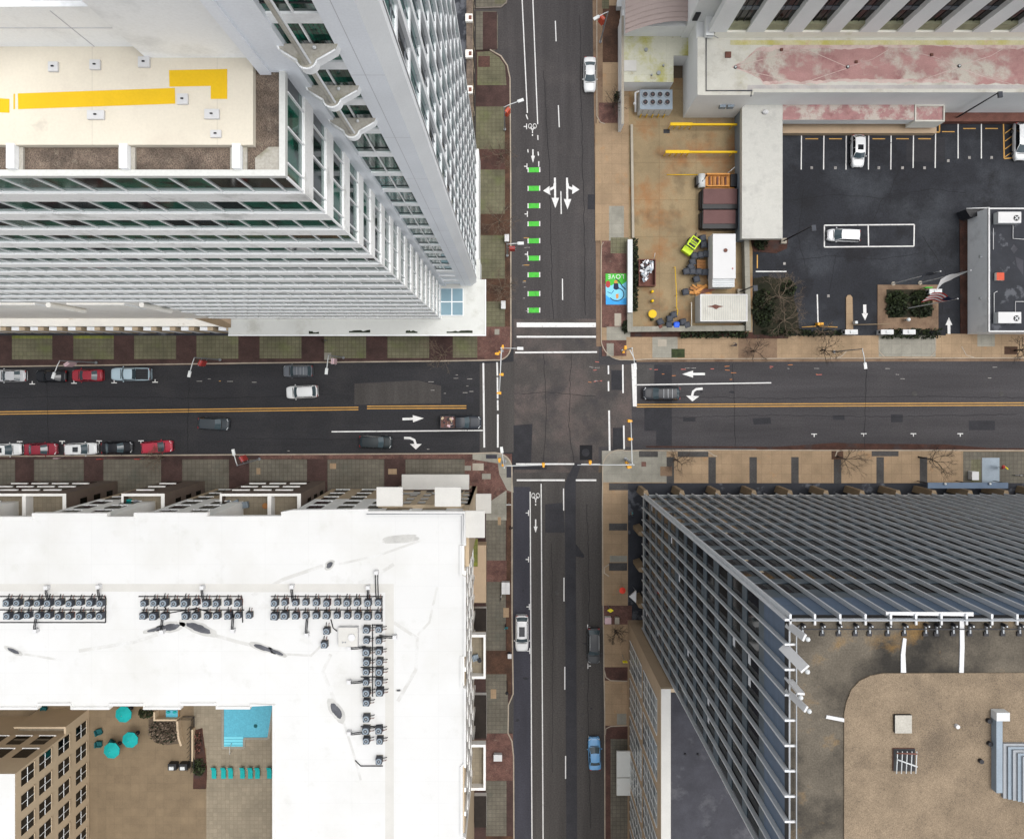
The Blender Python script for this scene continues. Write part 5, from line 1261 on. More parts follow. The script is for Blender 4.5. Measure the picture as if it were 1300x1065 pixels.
for i, y in enumerate((928, 941)):
    for nm, x in cols: spots.append((x, y, 0, '%s condenser pair below the gap, %s unit of the vertical bank' % (ordn[i], nm), 'vertical bank on the white roof'))
spots.append((481, 967, 0, 'lowest condenser of the vertical bank, alone near the dark cables', 'vertical bank on the white roof'))
pr = condenser_proto()
for i, (x, y, rz, lb, gp) in enumerate(spots):
    X, Y = P(x, y, RZ + 0.8)
    if i == 0:
        pr.location = (X, Y, RZ); pr["label"] = lb; pr["group"] = 'rooftop condensers, ' + gp; pr["category"] = 'air conditioner'
        bpy.context.view_layer.update()
    else:
        c_ = copy_tree(pr, (X + R.uniform(-.06, .06), Y + R.uniform(-.06, .06), RZ), rz + (math.pi / 2 * 3 if x > 455 and y > 795 else 0) + R.uniform(-.07, .07), lb, 'rooftop condensers, ' + gp)
        k_s = R.choice((0.92, 1.0, 1.0, 1.04, 1.12)); c_.scale = (k_s, k_s, k_s)
        if i % 4 == 1:
            for ch in [q for q in bpy.data.objects if q.parent == c_ and q.name.startswith('cabinet')]:
                ch.material_slots[1].link = 'OBJECT'; ch.material_slots[1].material = M[R.choice(('steel_grey', 'rust', 'steel_black'))]
# condenser pipe bundles running between rows and gooseneck roof hoods
def pipe_run(label, paths, z=RZ):
    X, Y = P(*paths[0][0], z); r = thing('pipe_run', (X, Y, z), label, 'roof pipes'); o = world_of(r)
    for pth in paths:
        mb = MB(o); mb.tube([P3(x, y, z + 0.12) for x, y in pth], 0.06, 'plastic_black', 6); mb.build('pipe', r)
pipe_run('dark pipes along the condenser bank cut by the photo edge', [[(-10, 757), (134, 757)], [(-10, 774), (132, 774)], [(134, 757), (134, 790)], [(-10, 790), (134, 790)]])
pipe_run('dark pipes along the condenser bank above the two dark puddles', [[(176, 757), (307, 757)], [(180, 774), (310, 774)], [(200, 760), (215, 778), (250, 772), (270, 778)], [(307, 757), (308, 790)]])
pipe_run('dark pipes along the condenser bank by the white roof box', [[(344, 757), (486, 757)], [(344, 774), (486, 774)], [(485, 757), (485, 789)], [(420, 786), (423, 797), (428, 801)]])
pipe_run('dark pipes along the vertical condenser bank', [[(472, 793), (486, 793)], [(459, 822), (486, 822)], [(458, 847), (486, 847)], [(458, 859), (486, 859)], [(458, 922), (486, 922)], [(473, 793), (473, 884)], [(451, 965), (458, 972), (486, 972)]])
def hood(x, y, dx, dy, label):
    X, Y = P(x, y, RZ + 0.6); r = thing('pipe_hood', (X, Y, RZ), label, 'pipe hood', 'gooseneck hoods on the white roof'); o = world_of(r)
    mb = MB(o); mb.box(X - 0.22, Y - 0.22, RZ, X + 0.22, Y + 0.22, RZ + 0.7, 'steel_white'); mb.build('curb', r)
    mb = MB(o)
    for s_ in (-0.12, 0.06): mb.tube([(X + s_ * dy, Y + s_ * dx, RZ + 0.55), (X + dx * 0.5 + s_ * dy, Y + dy * 0.5 + s_ * dx, RZ + 0.6), (X + dx * 1.3 + s_ * dy, Y + dy * 1.3 + s_ * dx, RZ + 0.4), (X + dx * 1.9 + s_ * dy, Y + dy * 1.9 + s_ * dx, RZ + 0.15)], 0.06, 'plastic_black', 6)
    mb.build('pipe', r)
for x, y, dx, dy, lb in [(58, 746, 0, -1, 'white pipe hood above the middle of the edge-cut condenser bank'), (124, 745, 0, -1, 'white pipe hood above the end of the edge-cut condenser bank'), (44, 801, 0, 1, 'white pipe hood below the edge-cut condenser bank'), (256, 746, 0, -1, 'white pipe hood above the bank with the two puddles'), (205, 802, 0, 1, 'white pipe hood beside the darker puddle'), (295, 801, 0, 1, 'white pipe hood below the far end of the puddle bank'), (370, 745, 0, -1, 'white pipe hood above the west half of the bank by the roof box'), (467, 746, 0, -1, 'white pipe hood above the east half of the bank by the roof box'), (477.5, 727, 0, -1.6, 'tall pipe hood furthest up the white roof with two long pipes'), (389, 806, 0, 1, 'white pipe hood below the bank by the roof box'), (501, 809, -1, 0, 'pipe hood to the east of the vertical bank'), (443, 822.5, 1, 0, 'upper pipe hood to the west of the vertical bank'), (443, 866, 1, 0, 'middle pipe hood to the west of the vertical bank'), (443, 931, 1, 0, 'lower pipe hood to the west of the vertical bank')]:
    hood(x, y, dx, dy, lb)
X, Y = P(443.5, 806, RZ)
rb_ = thing('rooftop_unit', (X, Y, RZ), 'white square roof box with round fan beside the vertical condenser bank', 'roof unit'); o = world_of(rb_)
mb = MB(o); mb.box(X - 1.15, Y - 1.15, RZ, X + 1.15, Y + 1.15, RZ + 0.7, 'steel_white', 'roof_white_dirty'); mb.build('cabinet', rb_)
mb = MB(o); mb.cyl(X + 0.45, Y, RZ + 0.7, RZ + 0.85, 0.42, 'steel_white', 18); mb.build('fan', rb_)
for a in (-0.6, -0.3): mb = MB(o); mb.cyl(X + a, Y - 0.6, RZ + 0.7, RZ + 0.8, 0.08, 'steel_grey', 8); mb.build('knob', rb_)
# ---- furniture on the bay terraces (deck about 11.4 m)
TZ = 11.4
for x, y, rz, lb in [(165, 637, 0.1, 'teal chair at a round table on the middle brick terrace, facing east'), (188, 641, 3.4, 'teal chair at a round table on the middle brick terrace, facing west')]:
    armchair(x, y, TZ, rz, lb, 'teal chairs on the brick terrace', 'teal_fabric')
def round_table(x, y, z, rad, m, label):
    X, Y = P(x, y, z); r = thing('round_table', (X, Y, z), label, 'table'); o = world_of(r)
    mb = MB(o); mb.cyl(X, Y, z + 0.68, z + 0.72, rad, m, 20); mb.build('tabletop', r)
    mb = MB(o); mb.cyl(X, Y, z, z + 0.68, 0.05, 'steel_black', 8); mb.cyl(X, Y, z, z + 0.04, rad * 0.5, 'steel_black', 14); mb.build('pedestal', r)
round_table(176, 637, TZ, 0.42, 'steel_grey', 'round grey table between two teal chairs on a brick terrace')
round_table(339, 641, TZ, 0.4, 'wood_pallet', 'small wooden table on the brick terrace nearest the street corner')
for x, y, rz, lb in [(291, 639, 0.5, 'pale patio chair on the grey furnished terrace, beside the dark end'), (301, 638, 2.0, 'pale patio chair in the middle of the grey furnished terrace'), (313, 640, 3.3, 'pale patio chair next to the white divider of the terrace')]:
    armchair(x, y, TZ, rz, lb, 'pale chairs on the terrace', 'steel_blue')
armchair(8, 640, TZ, 0, 'orange brown armchair on the brick terrace at the photo edge', None, 'wood_pallet')
armchair(604, 833, 7.9, 0.2, 'pale armchair on the white framed street balcony', None, 'steel_blue')
round_table(609, 836, 7.9, 0.3, 'steel_black', 'small black table on the white framed street balcony')
# ================================================================== hall with stained roof and finned tower behind (north-east)
def hall():
    root = thing('concrete_building', (50, 50, 0), 'pale concrete building with pink stained flat roof and deep vertical window fins at its back', 'building')
    o = world_of(root)
    def nb(): return MB(o)
    def part(mb, name, parent=root): return mb.build(name, parent)
    Z1 = 8.6
    def Q(x, y, z=Z1): return P(x, y, z)
    xa, yS1 = Q(885.5, 121); xb, yS2 = Q(956, 117.5)
    yN = Q(0, 47)[1]
    mb = nb(); mb.box(xa, yS1, 0, xb, yN + 12, Z1 - 0.6, 'wall_grey'); mb.box(xb, yS2, 0, 125, yN + 12, Z1 - 0.6, 'wall_grey'); part(mb, 'wall')
    mb = nb(); mb.box(xa + 0.2, yS1 + 0.2, Z1 - 0.6, 8 + xa, yN, Z1 - 0.35, 'roof_offwhite'); mb.box(8 + xa, yS2 + 0.2, Z1 - 0.6, 125, yN, Z1 - 0.35, 'roof_offwhite'); part(mb, 'roof')
    for layer, (dy, m_) in enumerate(((-3.2, 'roof_seamed'), (0.0, 'roof_pink'))):
        rj = random.Random(9 + layer); u = l = 0.0; up, lo = [], []
        for x in range(962, 1420, 4):
            u = max(-4, min(4, u + rj.uniform(-1.5, 1.5))); l = max(-4, min(4, l + rj.uniform(-1.5, 1.5)))
            up.append((x, 58 + dy + u + (5 if x < 985 else 0))); lo.append((x + 8, 103 - dy + l))
        mb = nb(); mb.sheet([Q(x, y) for x, y in [(932 + dy, 84.5), (938, 80 + dy * .3), (945, 78 + dy * .5), (950, 73 + dy * .6)] + up + lo[::-1] + [(966, 98 - dy * .6), (955, 92 - dy * .5), (944, 88 - dy * .4)]], Z1 - 0.344 + layer * 0.002, m_); part(mb, 'faded_coating')
    mb = nb()
    mb.box(xa, yS1, Z1 - 0.6, xa + 1.05, yN, Z1, 'wall_grey', 'roof_offwhite'); mb.box(xa + 1.05, yS1, Z1 - 0.6, xb, yS1 + 0.5, Z1 - 0.02, 'wall_grey', 'roof_offwhite'); mb.box(xb, yS2, Z1 - 0.6, 125, yS2 + 0.5, Z1 - 0.04, 'wall_grey', 'roof_offwhite')
    mb.tube([(xa + 1.2, yN, Z1 + 0.05), (xa + 1.2, yS1 + 0.6, Z1 + 0.05), (xb - 0.2, yS1 + 0.6, Z1 + 0.05), (xb - 0.3, yS1 - 0.2, Z1)], 0.09, 'bin_grey', 6)
    part(mb, 'parapet')
    mb = nb(); mb.sheet([Q(x, y) for x, y in ((928, 50), (1400, 50), (1400, 56), (928, 56))], Z1 - 0.335, 'moss_band'); mb.sheet([Q(x, y) for x, y in ((950, 107), (1400, 107), (1400, 116), (950, 116))], Z1 - 0.335, 'roof_greyed'); part(mb, 'roof_stain')
    for pts in [[(934, 84), (1000, 66), (1040, 56)], [(934, 86), (1000, 100), (1030, 108)], [(1077, 84), (1040, 68), (1010, 60)], [(1078, 84), (1110, 74), (1130, 62)], [(1219, 83), (1190, 72), (1150, 62)], [(1219, 84), (1180, 98), (1150, 108)], [(1221, 82), (1260, 70), (1280, 58)], [(1221, 86), (1250, 96), (1290, 107)], [(1076, 86), (1040, 98), (1020, 105)]]:
        mb = nb()
        for q in strip(pts, 0.7): mb.sheet([Q(*p) for p in q], Z1 - 0.325, 'roof_seamed')
        part(mb, 'roof_seam')
    for x, y in ((934.5, 84.5), (1077.5, 84), (1219.5, 83)):
        X, Y = Q(x, y); mb = nb(); mb.cyl(X, Y, Z1 - 0.35, Z1 - 0.2, 0.24, 'steel_black', 12); mb.cyl(X, Y, Z1 - 0.2, Z1 - 0.15, 0.15, 'steel_pale', 10); part(mb, 'roof_drain')
    for x, y in ((925, 69), (993, 62.5), (1088, 78), (1184, 69)):
        X, Y = Q(x, y); mb = nb(); k = 0.4 if x == 925 else 0.18; mb.box(X - k, Y - k, Z1 - 0.35, X + k, Y + k, Z1 - 0.1, 'rust'); part(mb, 'roof_hatch')
    # step in the wall: tower on the west with roof-access niche
    # finned tower
    zt = 52.0; yF = yN
    x0 = Q(905, 0)[0]
    mb = nb(); mb.box(x0, yF + 0.9, 0, 125, yF + 25, zt, 'wall_grey'); mb.box(x0 - 3.2, yF + 2.4, 0, x0, yF + 20, zt, 'wall_grey'); part(mb, 'tower_wall')
    mb = nb(); mb.box(x0, yF, Z1 - 0.5, 125, yF + 0.9, Z1 + 1.3, 'wall_beige'); part(mb, 'tower_base')
    wx = [929.7 + i * 49.05 for i in range(-1, 12)]
    zb = Z1 + 1.3
    for i, px in enumerate(wx):
        k = (H - zb - 2.6) / FPX
        wl = (px - CX) * k
        wr = wl + 2.75
        if i > 0 and i < 10:
            mb = nb(); mb.box(wl, yF + 0.72, zb + 1.7, wr, yF + 0.9, zt, 'glass_black'); g = part(mb, 'window')
            mb = nb()
            for t in (0.33, 0.66): mb.box(wl + 2.75 * t - 0.05, yF + 0.62, zb + 1.7, wl + 2.75 * t + 0.05, yF + 0.72, zt, 'frame_dark')
            for j in range(11): mb.box(wl, yF + 0.66, zb + 4.6 + j * 3.6, wr, yF + 0.72, zb + 5.5 + j * 3.6, 'spandrel_blue')
            mb.build('window_frame', g)
            mb = nb(); mb.box(wl, yF + 0.3, zb, wr, yF + 0.9, zb + 1.7, 'moss_sill'); part(mb, 'sill')
        nx = (wx[i + 1] - CX) * k if i + 1 < len(wx) else wr + 2
        mb = nb(); mb.box(wr, yF - 0.02, zb, nx, yF + 0.9, zt, 'wall_grey'); part(mb, 'fin')
    mb = nb(); mb.box(x0 - 1.2, yF - 0.2, Z1, x0 - 0.1, yF + 2.4, Z1 + 0.9, 'wall_grey'); mb.tube([(x0 - 1.1, yF - 0.3, Z1 + 0.9), (x0 - 0.1, yF - 0.3, Z1 + 0.9), (x0 + 0.7, yF - 0.3, Z1 + 0.2)], 0.05, 'steel_grey'); mb.box(x0 - 2.9, yF + 2.2, Z1, x0 - 2.2, yF + 2.41, Z1 + 2, 'steel_black'); part(mb, 'roof_access')
    # lower canopies on the car-park side
    zc = 4.2
    def K(x, y, z=zc): return P(x, y, z)
    mb = nb(); a, b = K(942, 303), K(993.5, 133); mb.box(a[0], a[1], zc - 1.0, b[0], b[1], zc, 'roof_offwhite', 'roof_concrete'); part(mb, 'canopy')
    mb = nb(); a, b = K(993.6, 152.5), K(1160.5, 132.5); mb.box(a[0], a[1], zc - 1.6, b[0], b[1] + 0.4, zc, 'wall_grey', 'roof_pink_strong'); part(mb, 'canopy')
    mb = nb(); a, b = K(1161, 155), K(1199, 133, zc); mb.box(a[0], a[1], zc - 2.4, b[0], b[1] + 0.4, zc - 0.1, 'wall_beige', 'roof_pink_strong')
    for (p, q) in (((a[0], a[1]), (b[0], a[1] + 0.25)), ((a[0], b[1] - 0.25), (b[0], b[1])), ((a[0], a[1] + 0.25), (a[0] + 0.2, b[1] - 0.25)), ((b[0] - 0.2, a[1] + 0.25), (b[0], b[1] - 0.25))): mb.box(p[0], p[1], zc - 0.1, q[0], q[1], zc + 0.1, 'roof_offwhite')
    part(mb, 'canopy')
    mb = nb(); a, b = P(995, 168, 1.6), P(1300, 152, 1.6); mb.box(a[0], a[1], 0.1, P(1191, 0, 1.6)[0], b[1] + 1, 1.2, 'wall_tan_dim', 'wall_tan_dim'); mb.box(P(1199, 0, 1)[0], P(0, 155, 1)[1], 0.1, 125, b[1] + 2.5, 1.2, 'rust'); part(mb, 'loading_ledge')
    X, Y = K(971, 143); mb = nb(); mb.ball((X, Y, zc + 0.2), (0.5, 0.35, 0.3), 'steel_white', 10, 6); mb.cyl(X, Y, zc, zc + 0.2, 0.2, 'steel_grey'); part(mb, 'roof_fan')
    mb = nb(); a, b = K(941, 420, 3.2), K(950, 133, 3.2); mb.box(a[0], P(0, 303, 3)[1], 0.1, b[0], b[1], 3.4, 'steel_blue', 'steel_blue'); mb.box(a[0] - 0.12, P(0, 303, 3)[1], 3.4, a[0] + 0.1, b[1], 3.55, 'safety_yellow' if False else 'steel_pale'); mb.box(a[0] + 0.45, P(0, 303, 3)[1], 3.4, a[0] + 0.55, b[1], 3.5, 'steel_grey'); part(mb, 'gutter_wall')
    for x in (918, 928):
        X, Y = P(x, 138, 5); mb = nb(); mb.box(X - 0.5, yS1 - 0.35, 4.4, X + 0.4, yS1, 5.2, 'steel_blue'); part(mb, 'wall_unit')
    return root
hall()

def annexe():
    root = thing('annexe_building', (18, 48, 0), 'low annexe with moss stained white roof and an arched mauve corrugated awning', 'annexe'); o = world_of(root)
    def part(mb, name, parent=root): return mb.build(name, parent)
    z = 3.4
    a, b = P(790.5, 104.5, z), P(855, 38, z); c = P(874, 71, z)
    mb = MB(o); mb.box(a[0], a[1], 0.1, b[0], b[1] + 3, z - 0.1, 'wall_grey'); mb.box(b[0], c[1], 0.1, P(880, 0, z)[0], b[1] + 3, z - 0.1, 'wall_grey'); part(mb, 'wall')
    mb = MB(o); mb.prism([a, (b[0], a[1]), (b[0], c[1]), (P(880, 0, z)[0], c[1]), (P(880, 0, z)[0], b[1] + 2), (a[0], b[1] + 2)], z - 0.1, z, 'roof_offwhite', 'roof_mossy'); part(mb, 'roof')
    mb = MB(o); mb.box(a[0] - 0.2, a[1] - 6.2, 0.1, a[0] + 0.18, b[1] + 2, z + 0.12, 'wall_grey', 'concrete_pale'); part(mb, 'parapet')
    for x, y, r_ in ((836, 93.5, 0.3), (820, 64, 0.25), (842, 84, 0.15), (827, 96, 0.12)):
        X, Y = P(x, y, z); mb = MB(o); mb.cyl(X, Y, z, z + 0.3, r_, 'steel_grey', 12); part(mb, 'roof_vent')
    X0, Y0 = P(800, 84, z); mb = MB(o); mb.box(X0 - 0.9, Y0 - 0.8, z, X0 + 0.9, Y0 + 0.8, z + 0.12, 'roof_white_dirty'); part(mb, 'roof_hatch')
    # arched awning
    za = 8.2; xL, xR = P(796, 0, za)[0], P(888, 0, za)[0]; yb = P(0, 36, za)[1]; n = 24
    mb = MB(o)
    for i in range(n):
        t0, t1 = i / n, (i + 1) / n
        def pt(t): 
            return (xL + (xR - xL) * t, za - 1.6 * (2 * t - 1) ** 2, yb + 1.6 * t - 1.2 * (2 * t - 1) ** 2 * 0 )
        (xa, z0, y0), (xc, z1, y1) = pt(t0), pt(t1)
        mb.poly([(xa, y0, z0), (xc, y1, z1), (xc, y1 + 16, z1 + 0.3), (xa, y0 + 16, z0 + 0.3)], 'corrugated_mauve', True)
    for i in range(20):
        yy = yb + 0.6 + i * 0.75
        pts = [pt(t / 12) for t in range(13)]
        mb.tube([(p[0], p[2] - yb + yy - 0.0, p[1] + 0.05) for p in pts], 0.05, 'corrugated_mauve', 4)
    part(mb, 'awning')
    mb = MB(o); mb.box(xL + 0.3, yb + 1.2, 0.1, xR - 0.3, yb + 14, za - 1.9, 'wall_grey'); part(mb, 'awning_wall')
    return root
annexe()

def gatehouse():
    root = thing('office_building', (78, 18, 0), 'low flat-roofed building with slate grey roof and white sloping flank beside the car park', 'building'); o = world_of(root)
    def part(mb, name, parent=root): return mb.build(name, parent)
    z = 5.0; a = P(1255, 421.5, z); b = P(1400, 264, z)
    mb = MB(o); mb.box(a[0], a[1], 0.1, b[0], b[1], z - 0.3, 'white_panel'); part(mb, 'wall')
    mb = MB(o); mb.box(a[0] + 0.15, a[1] + 0.15, z - 0.3, b[0], b[1] - 0.15, z - 0.15, 'roof_slate'); part(mb, 'roof')
    mb = MB(o); mb.box(a[0] - 0.02, a[1], z - 0.3, a[0] + 0.2, b[1], z + 0.02, 'steel_white'); mb.box(a[0] + 0.2, b[1] - 0.2, z - 0.3, b[0], b[1], z + 0.02, 'steel_white'); mb.box(a[0] + 0.2, a[1], z - 0.3, b[0], a[1] + 0.2, z + 0.02, 'steel_white'); part(mb, 'parapet')
    for y in (278, 404):
        X, Y = P(1276, y, z); mb = MB(o); mb.box(X - 1.6, Y - 0.8, z - 0.15, X + 1.7, Y + 0.8, z + 0.9, 'steel_pale', 'steel_white'); u = part(mb, 'air_handler')
        mb = MB(o); mb.cyl(X + 1.0, Y - 0.1, z + 0.9, z + 0.96, 0.42, 'steel_black', 16); mb.obox(X + 1.0, Y - 0.1, z + 0.96, z + 0.98, 0.7, 0.12, 0.7, 'steel_pale'); mb.obox(X + 1.0, Y - 0.1, z + 0.98, z + 0.99, 0.7, 0.12, 2.3, 'steel_pale'); mb.build('fan', u)
    X, Y = P(1268, 351.5, z); mb = MB(o); mb.box(X - 0.55, Y - 0.55, z - 0.15, X + 0.55, Y + 0.55, z + 0.35, 'wall_beige', 'banner_orange'); part(mb, 'roof_vent')
    for pts in [[(1286, 286), (1286, 303), (1300, 304), (1330, 304)], [(1289, 397), (1289, 383), (1330, 383)], [(1261, 317), (1261, 290)], [(1262, 400), (1262, 372), (1266, 370)]]:
        mb = MB(o); mb.tube([P3(x, y, z) for x, y in pts], 0.05, 'steel_white', 6); part(mb, 'conduit')
    mb = MB(o)
    for q in [[(1288, 310), (1293, 316), (1288, 322), (1284, 316)], [(1290, 326), (1300, 330), (1300, 350), (1292, 338)]]: mb.sheet([P(x, y, z) for x, y in q], z - 0.14, 'roof_dark')
    part(mb, 'roof_patch')
    mb = MB(o); mb.prism([P(x, y, 2.5) for x, y in ((1226, 266), (1256, 263), (1256, 272), (1232, 276))], 0.1, 2.5, 'roof_slate', 'frame_dark'); a2 = P(1227, 265, 2.6); b2 = P(1256, 264, 3); mb.tube([(a2[0], a2[1], 2.6), (b2[0], b2[1], 3)], 0.1, 'steel_white', 6); part(mb, 'ramp_hood')
    # the flank wall is the west face, with two small fittings
    for y in (326, 379):
        Y = P(0, y, 3)[1]; mb = MB(o); mb.box(a[0] - 0.15, Y - 0.2, 3, a[0] - 0.001, Y + 0.2, 3.4, 'steel_pale'); part(mb, 'wall_light')
    return root
gatehouse()
# ================================================================== yard walls, hedges and objects
YZ = KH + 0.02
def simple(name, label, cat, q, z0, z1, m, top=None, group=None):
    c = P(*q[0]); mb = MB((c[0], c[1], z0)); mb.prism([P(*p) for p in q], z0, z1, m, top); return tag(mb.build(name), label, cat, group)
def wall_thing(label, segs, h, w_px, m, top, capw=1.25):
    x0, y0 = P(*segs[0][0]); r = thing('boundary_wall', (x0, y0, 0), label, 'wall'); o = world_of(r)
    mb = MB(o); cp = MB(o)
    for i, (a, b) in enumerate(segs):
        for q in strip([a, b], w_px): mb.prism([P(x, y, h) for x, y in q], 0.05, h - 0.12 - i * 0.003, m)
        for q in strip([a, b], w_px * capw): cp.prism([P(x, y, h) for x, y in q], h - 0.12 - i * 0.003, h - i * 0.003, top)
    mb.build('wall_body', r); cp.build('coping', r)
wall_thing('pale boundary wall beside the painted mural and loading yard', [((800, 304), (800, 397))], 1.7, 5, 'concrete_pale', 'steel_pale')
wall_thing('weathered grey wall along the pavement side of the loading yard', [((800, 398), (800, 419)), ((797, 418), (952, 416.5))], 1.3, 5.5, 'stone_mossy', 'concrete_grey')
wall_thing('long grey wall between the loading yard and the planted bed', [((948, 303), (950.5, 420))], 1.8, 5, 'concrete_grey', 'concrete_grey')
wall_thing('low kerb wall between the pavement and the empty concrete yard', [((802, 158), (804, 302))], 0.7, 2.4, 'concrete_grey', 'concrete_pale')
def bush(name, label, x, y, rx, ry, h, m='leaf_dark', n=260, z=KH, box=False, leaf=0.2):
    X, Y = P(x, y, z); r = thing(name, (X, Y, z), label, 'hedge' if 'hedge' in name else 'shrub'); o = world_of(r)
    mb = MB(o); ax, ay = rx * 0.12, ry * 0.12
    mats_ = [m, 'leaf_mid' if m == 'leaf_dark' else 'leaf_dark', m, m]
    for i in range(n):
        if box:
            p = (R.uniform(-ax, ax), R.uniform(-ay, ay), R.uniform(0.2, 1) * h)
        else:
            t, k, u = R.uniform(0, 6.283), math.sqrt(R.random()), R.random()
            p = (ax * k * math.cos(t), ay * k * math.sin(t), h * (0.15 + 0.85 * u * (1 - 0.6 * k * k)))
        s_ = leaf * R.uniform(0.6, 1.4); d = Vector((R.gauss(0, 1), R.gauss(0, 1), R.gauss(0, 1) + 0.6)).normalized(); u_ = d.orthogonal().normalized() * s_; v_ = d.cross(u_).normalized() * s_ * 0.7
        c = Vector((X, Y, z)) + Vector(p); mb.poly([c - u_, c - v_, c + u_, c + v_], mats_[i % 4])
    mb.build('foliage', r)
    for i in range(5): mb = MB(o); mb.tube([(X + ax * (i - 2) * 0.2, Y, z), (X + ax * (i - 2) * 0.36, Y + ay * 0.2 * (i % 2), z + h * 0.7)], 0.04, 'bark_dark', 5); mb.build('stem', r)
bush('hedge', 'dark clipped hedge strip behind the mural wall, upper part', 805, 335, 3.2, 30, 1.5, n=420, box=True)
bush('hedge', 'dark clipped hedge strip behind the mural wall, lower part', 805, 380, 3.0, 16, 1.4, n=240, box=True)
bush('hedge', 'round dark bush outside the yard wall corner by the kerb', 794, 415, 4.5, 8, 1.2, n=200)
bush('hedge', 'long black hedge between the yard wall and the pavement', 905, 424.5, 42, 4.5, 1.1, n=520, box=True)
bush('shrub', 'rounded green shrub at the end of the pale canopy', 965, 308, 9, 10, 1.8, n=300)
bush('shrub', 'wide dark shrubbery in the planted bed beside the bare trees', 968, 392, 14, 24, 1.3, n=760)
bush('shrub', 'narrow dark strip of shrubs at the foot of the planted bed', 995, 422, 30, 5, 1.0, n=300)
for i, (x, y, lb) in enumerate([(1137, 393, 'green clipped bush under the red flag, nearer the barrier'), (1137, 380, 'green clipped bush behind the barrier kiosk bed'), (1168, 394, 'green clipped bush under the red flag, nearer the exit arrow'), (1166, 379, 'green clipped bush beside the white kiosk box')]):
    bush('shrub', lb, x, y, 14, 9.5, 1.3, 'leaf_mid' if i % 2 else 'leaf_dark', 420)
bush('shrub', 'low dark ground shrubs under the bare tree nearer the car park', 1000, 366, 10, 9, 0.7, n=200)
bush('hedge', 'black hedge along the pavement between the two car park drives', 1155, 424, 36, 6, 1.1, n=500, box=True)
bush('hedge', 'low dark hedge strip along the car park next to the entrance barrier', 1040, 423, 26, 4, 0.9, n=240, box=True)
bush('shrub', 'small dark evergreen growing in the brick verge by the white parked car', 783, 126, 5, 6, 2.0, n=150, leaf=0.16)

bush('shrub', 'dry speckled planting filling the curved courtyard bed beside the teal parasols', 210, 926, 19, 16, 1.2, 'leaf_dry', 620, z=4.8, leaf=0.16)
bush('shrub', 'spiky green and dark shrub in the courtyard bed below the black railing', 254, 972, 8, 10, 1.0, 'leaf_mid', 240, z=4.8, leaf=0.16)
bush('shrub', 'dark red and brown planting in the narrow bed beside the pool terrace', 252, 942, 4, 14, 0.7, 'rust', 200, z=4.8, leaf=0.14)
bush('shrub', 'olive shrub against the white roof edge beside the planting bed', 187, 903, 9, 6, 1.3, 'leaf_mid', 200, z=4.6, leaf=0.16)

def bare_tree(x, y, h, spread, label, m='bark', seed=0, depth=4, lean=(0, 0)):
    X, Y = P(x, y, KH); r = thing('bare_tree', (X, Y, KH), label, 'tree', 'leafless street trees'); o = world_of(r); rg = random.Random(seed + 50)
    tr = MB(o); mb = MB(o); top = Vector((X + lean[0] * 0.3, Y + lean[1] * 0.3, KH + h * 0.35)); tr.tube([(X, Y, KH - 0.05), (X + lean[0] * .1, Y + lean[1] * .1, KH + h * 0.18), top], 0.13, m, 7, 0.08)
    def grow(p, d, ln, rad, k):
        mid = p + d * ln * 0.5 + Vector((rg.gauss(0, 1), rg.gauss(0, 1), rg.gauss(0, 0.6))) * ln * 0.07; e = p + d * ln
        mb.tube([p, mid, e], rad, m, 4 if k < 3 else 3, rad * 0.55, False)
        if k <= 0: return
        for _ in range(rg.choice((2, 3, 3))):
            nd = (d + Vector((rg.gauss(0, 0.55), rg.gauss(0, 0.55), rg.gauss(0.12, 0.3)))).normalized()
            grow(e - d * ln * rg.uniform(0, 0.35), nd, ln * rg.uniform(0.6, 0.82), rad * 0.6, k - 1)
    n0 = 7
    for i in range(n0):
        t = 2 * math.pi * i / n0 + rg.uniform(-0.3, 0.3); d = Vector((math.cos(t) * spread + lean[0] * 0.12, math.sin(t) * spread + lean[1] * 0.12, rg.uniform(0.5, 1.0))).normalized()
        grow(top - Vector((0, 0, rg.uniform(0, h * 0.1))), d, h * 0.27, 0.06, depth)
    tr.build('trunk', r); mb.build('crown', r)
bare_tree(984, 379, 6.0, 1.5, 'bare many-branched tree in the planted bed, nearer the car park', 'leaf_dry', 1, depth=5)
bare_tree(990, 408, 5.4, 1.5, 'bare many-branched tree in the planted bed, nearer the pavement', 'leaf_dry', 2, depth=5)
bare_tree(857, 583, 4.6, 0.9, 'bare street tree on the tan pavement beside the crossing corner', 'bark', 3)
bare_tree(1062, 579, 5.2, 0.9, 'bare street tree in a brown pit on the tan pavement, middle of the three', 'bark', 4, lean=(2, -1))
bare_tree(1166, 580, 5.6, 0.9, 'bare dark street tree on the tan pavement nearest the blue grey paving', 'bark_dark', 5, lean=(3, -0.6))
bare_tree(954, 446, 4.2, 0.9, 'bare street tree by the grey brown paving patch north of the east road', 'bark', 6)
bare_tree(1042, 445, 4.4, 0.9, 'bare dark street tree on the north pavement before the car park entrance', 'bark_dark', 7)
bare_tree(1288, 445, 4.6, 0.9, 'bare dark street tree in a brown pit at the far end of the north pavement', 'bark_dark', 8)
bare_tree(562, 451, 5.6, 0.8, 'faint bare tree over the maroon paving near the white podium corner', 'leaf_dry', 9)
bare_tree(634, 284, 5.6, 0.8, 'faint bare tree beside the tall white tower next to the street', 'leaf_dry', 10)
bare_tree(636, 200, 5.0, 0.8, 'faint bare tree on the maroon band under the orange bannered lamp', 'leaf_dry', 11)
bare_tree(637, 368, 5.0, 0.8, 'faint bare tree on the brown band above the podium corner', 'leaf_dry', 12)
bare_tree(778, 136, 4.0, 0.9, 'small bare tree in the brown brick verge by the annexe', 'bark', 13)
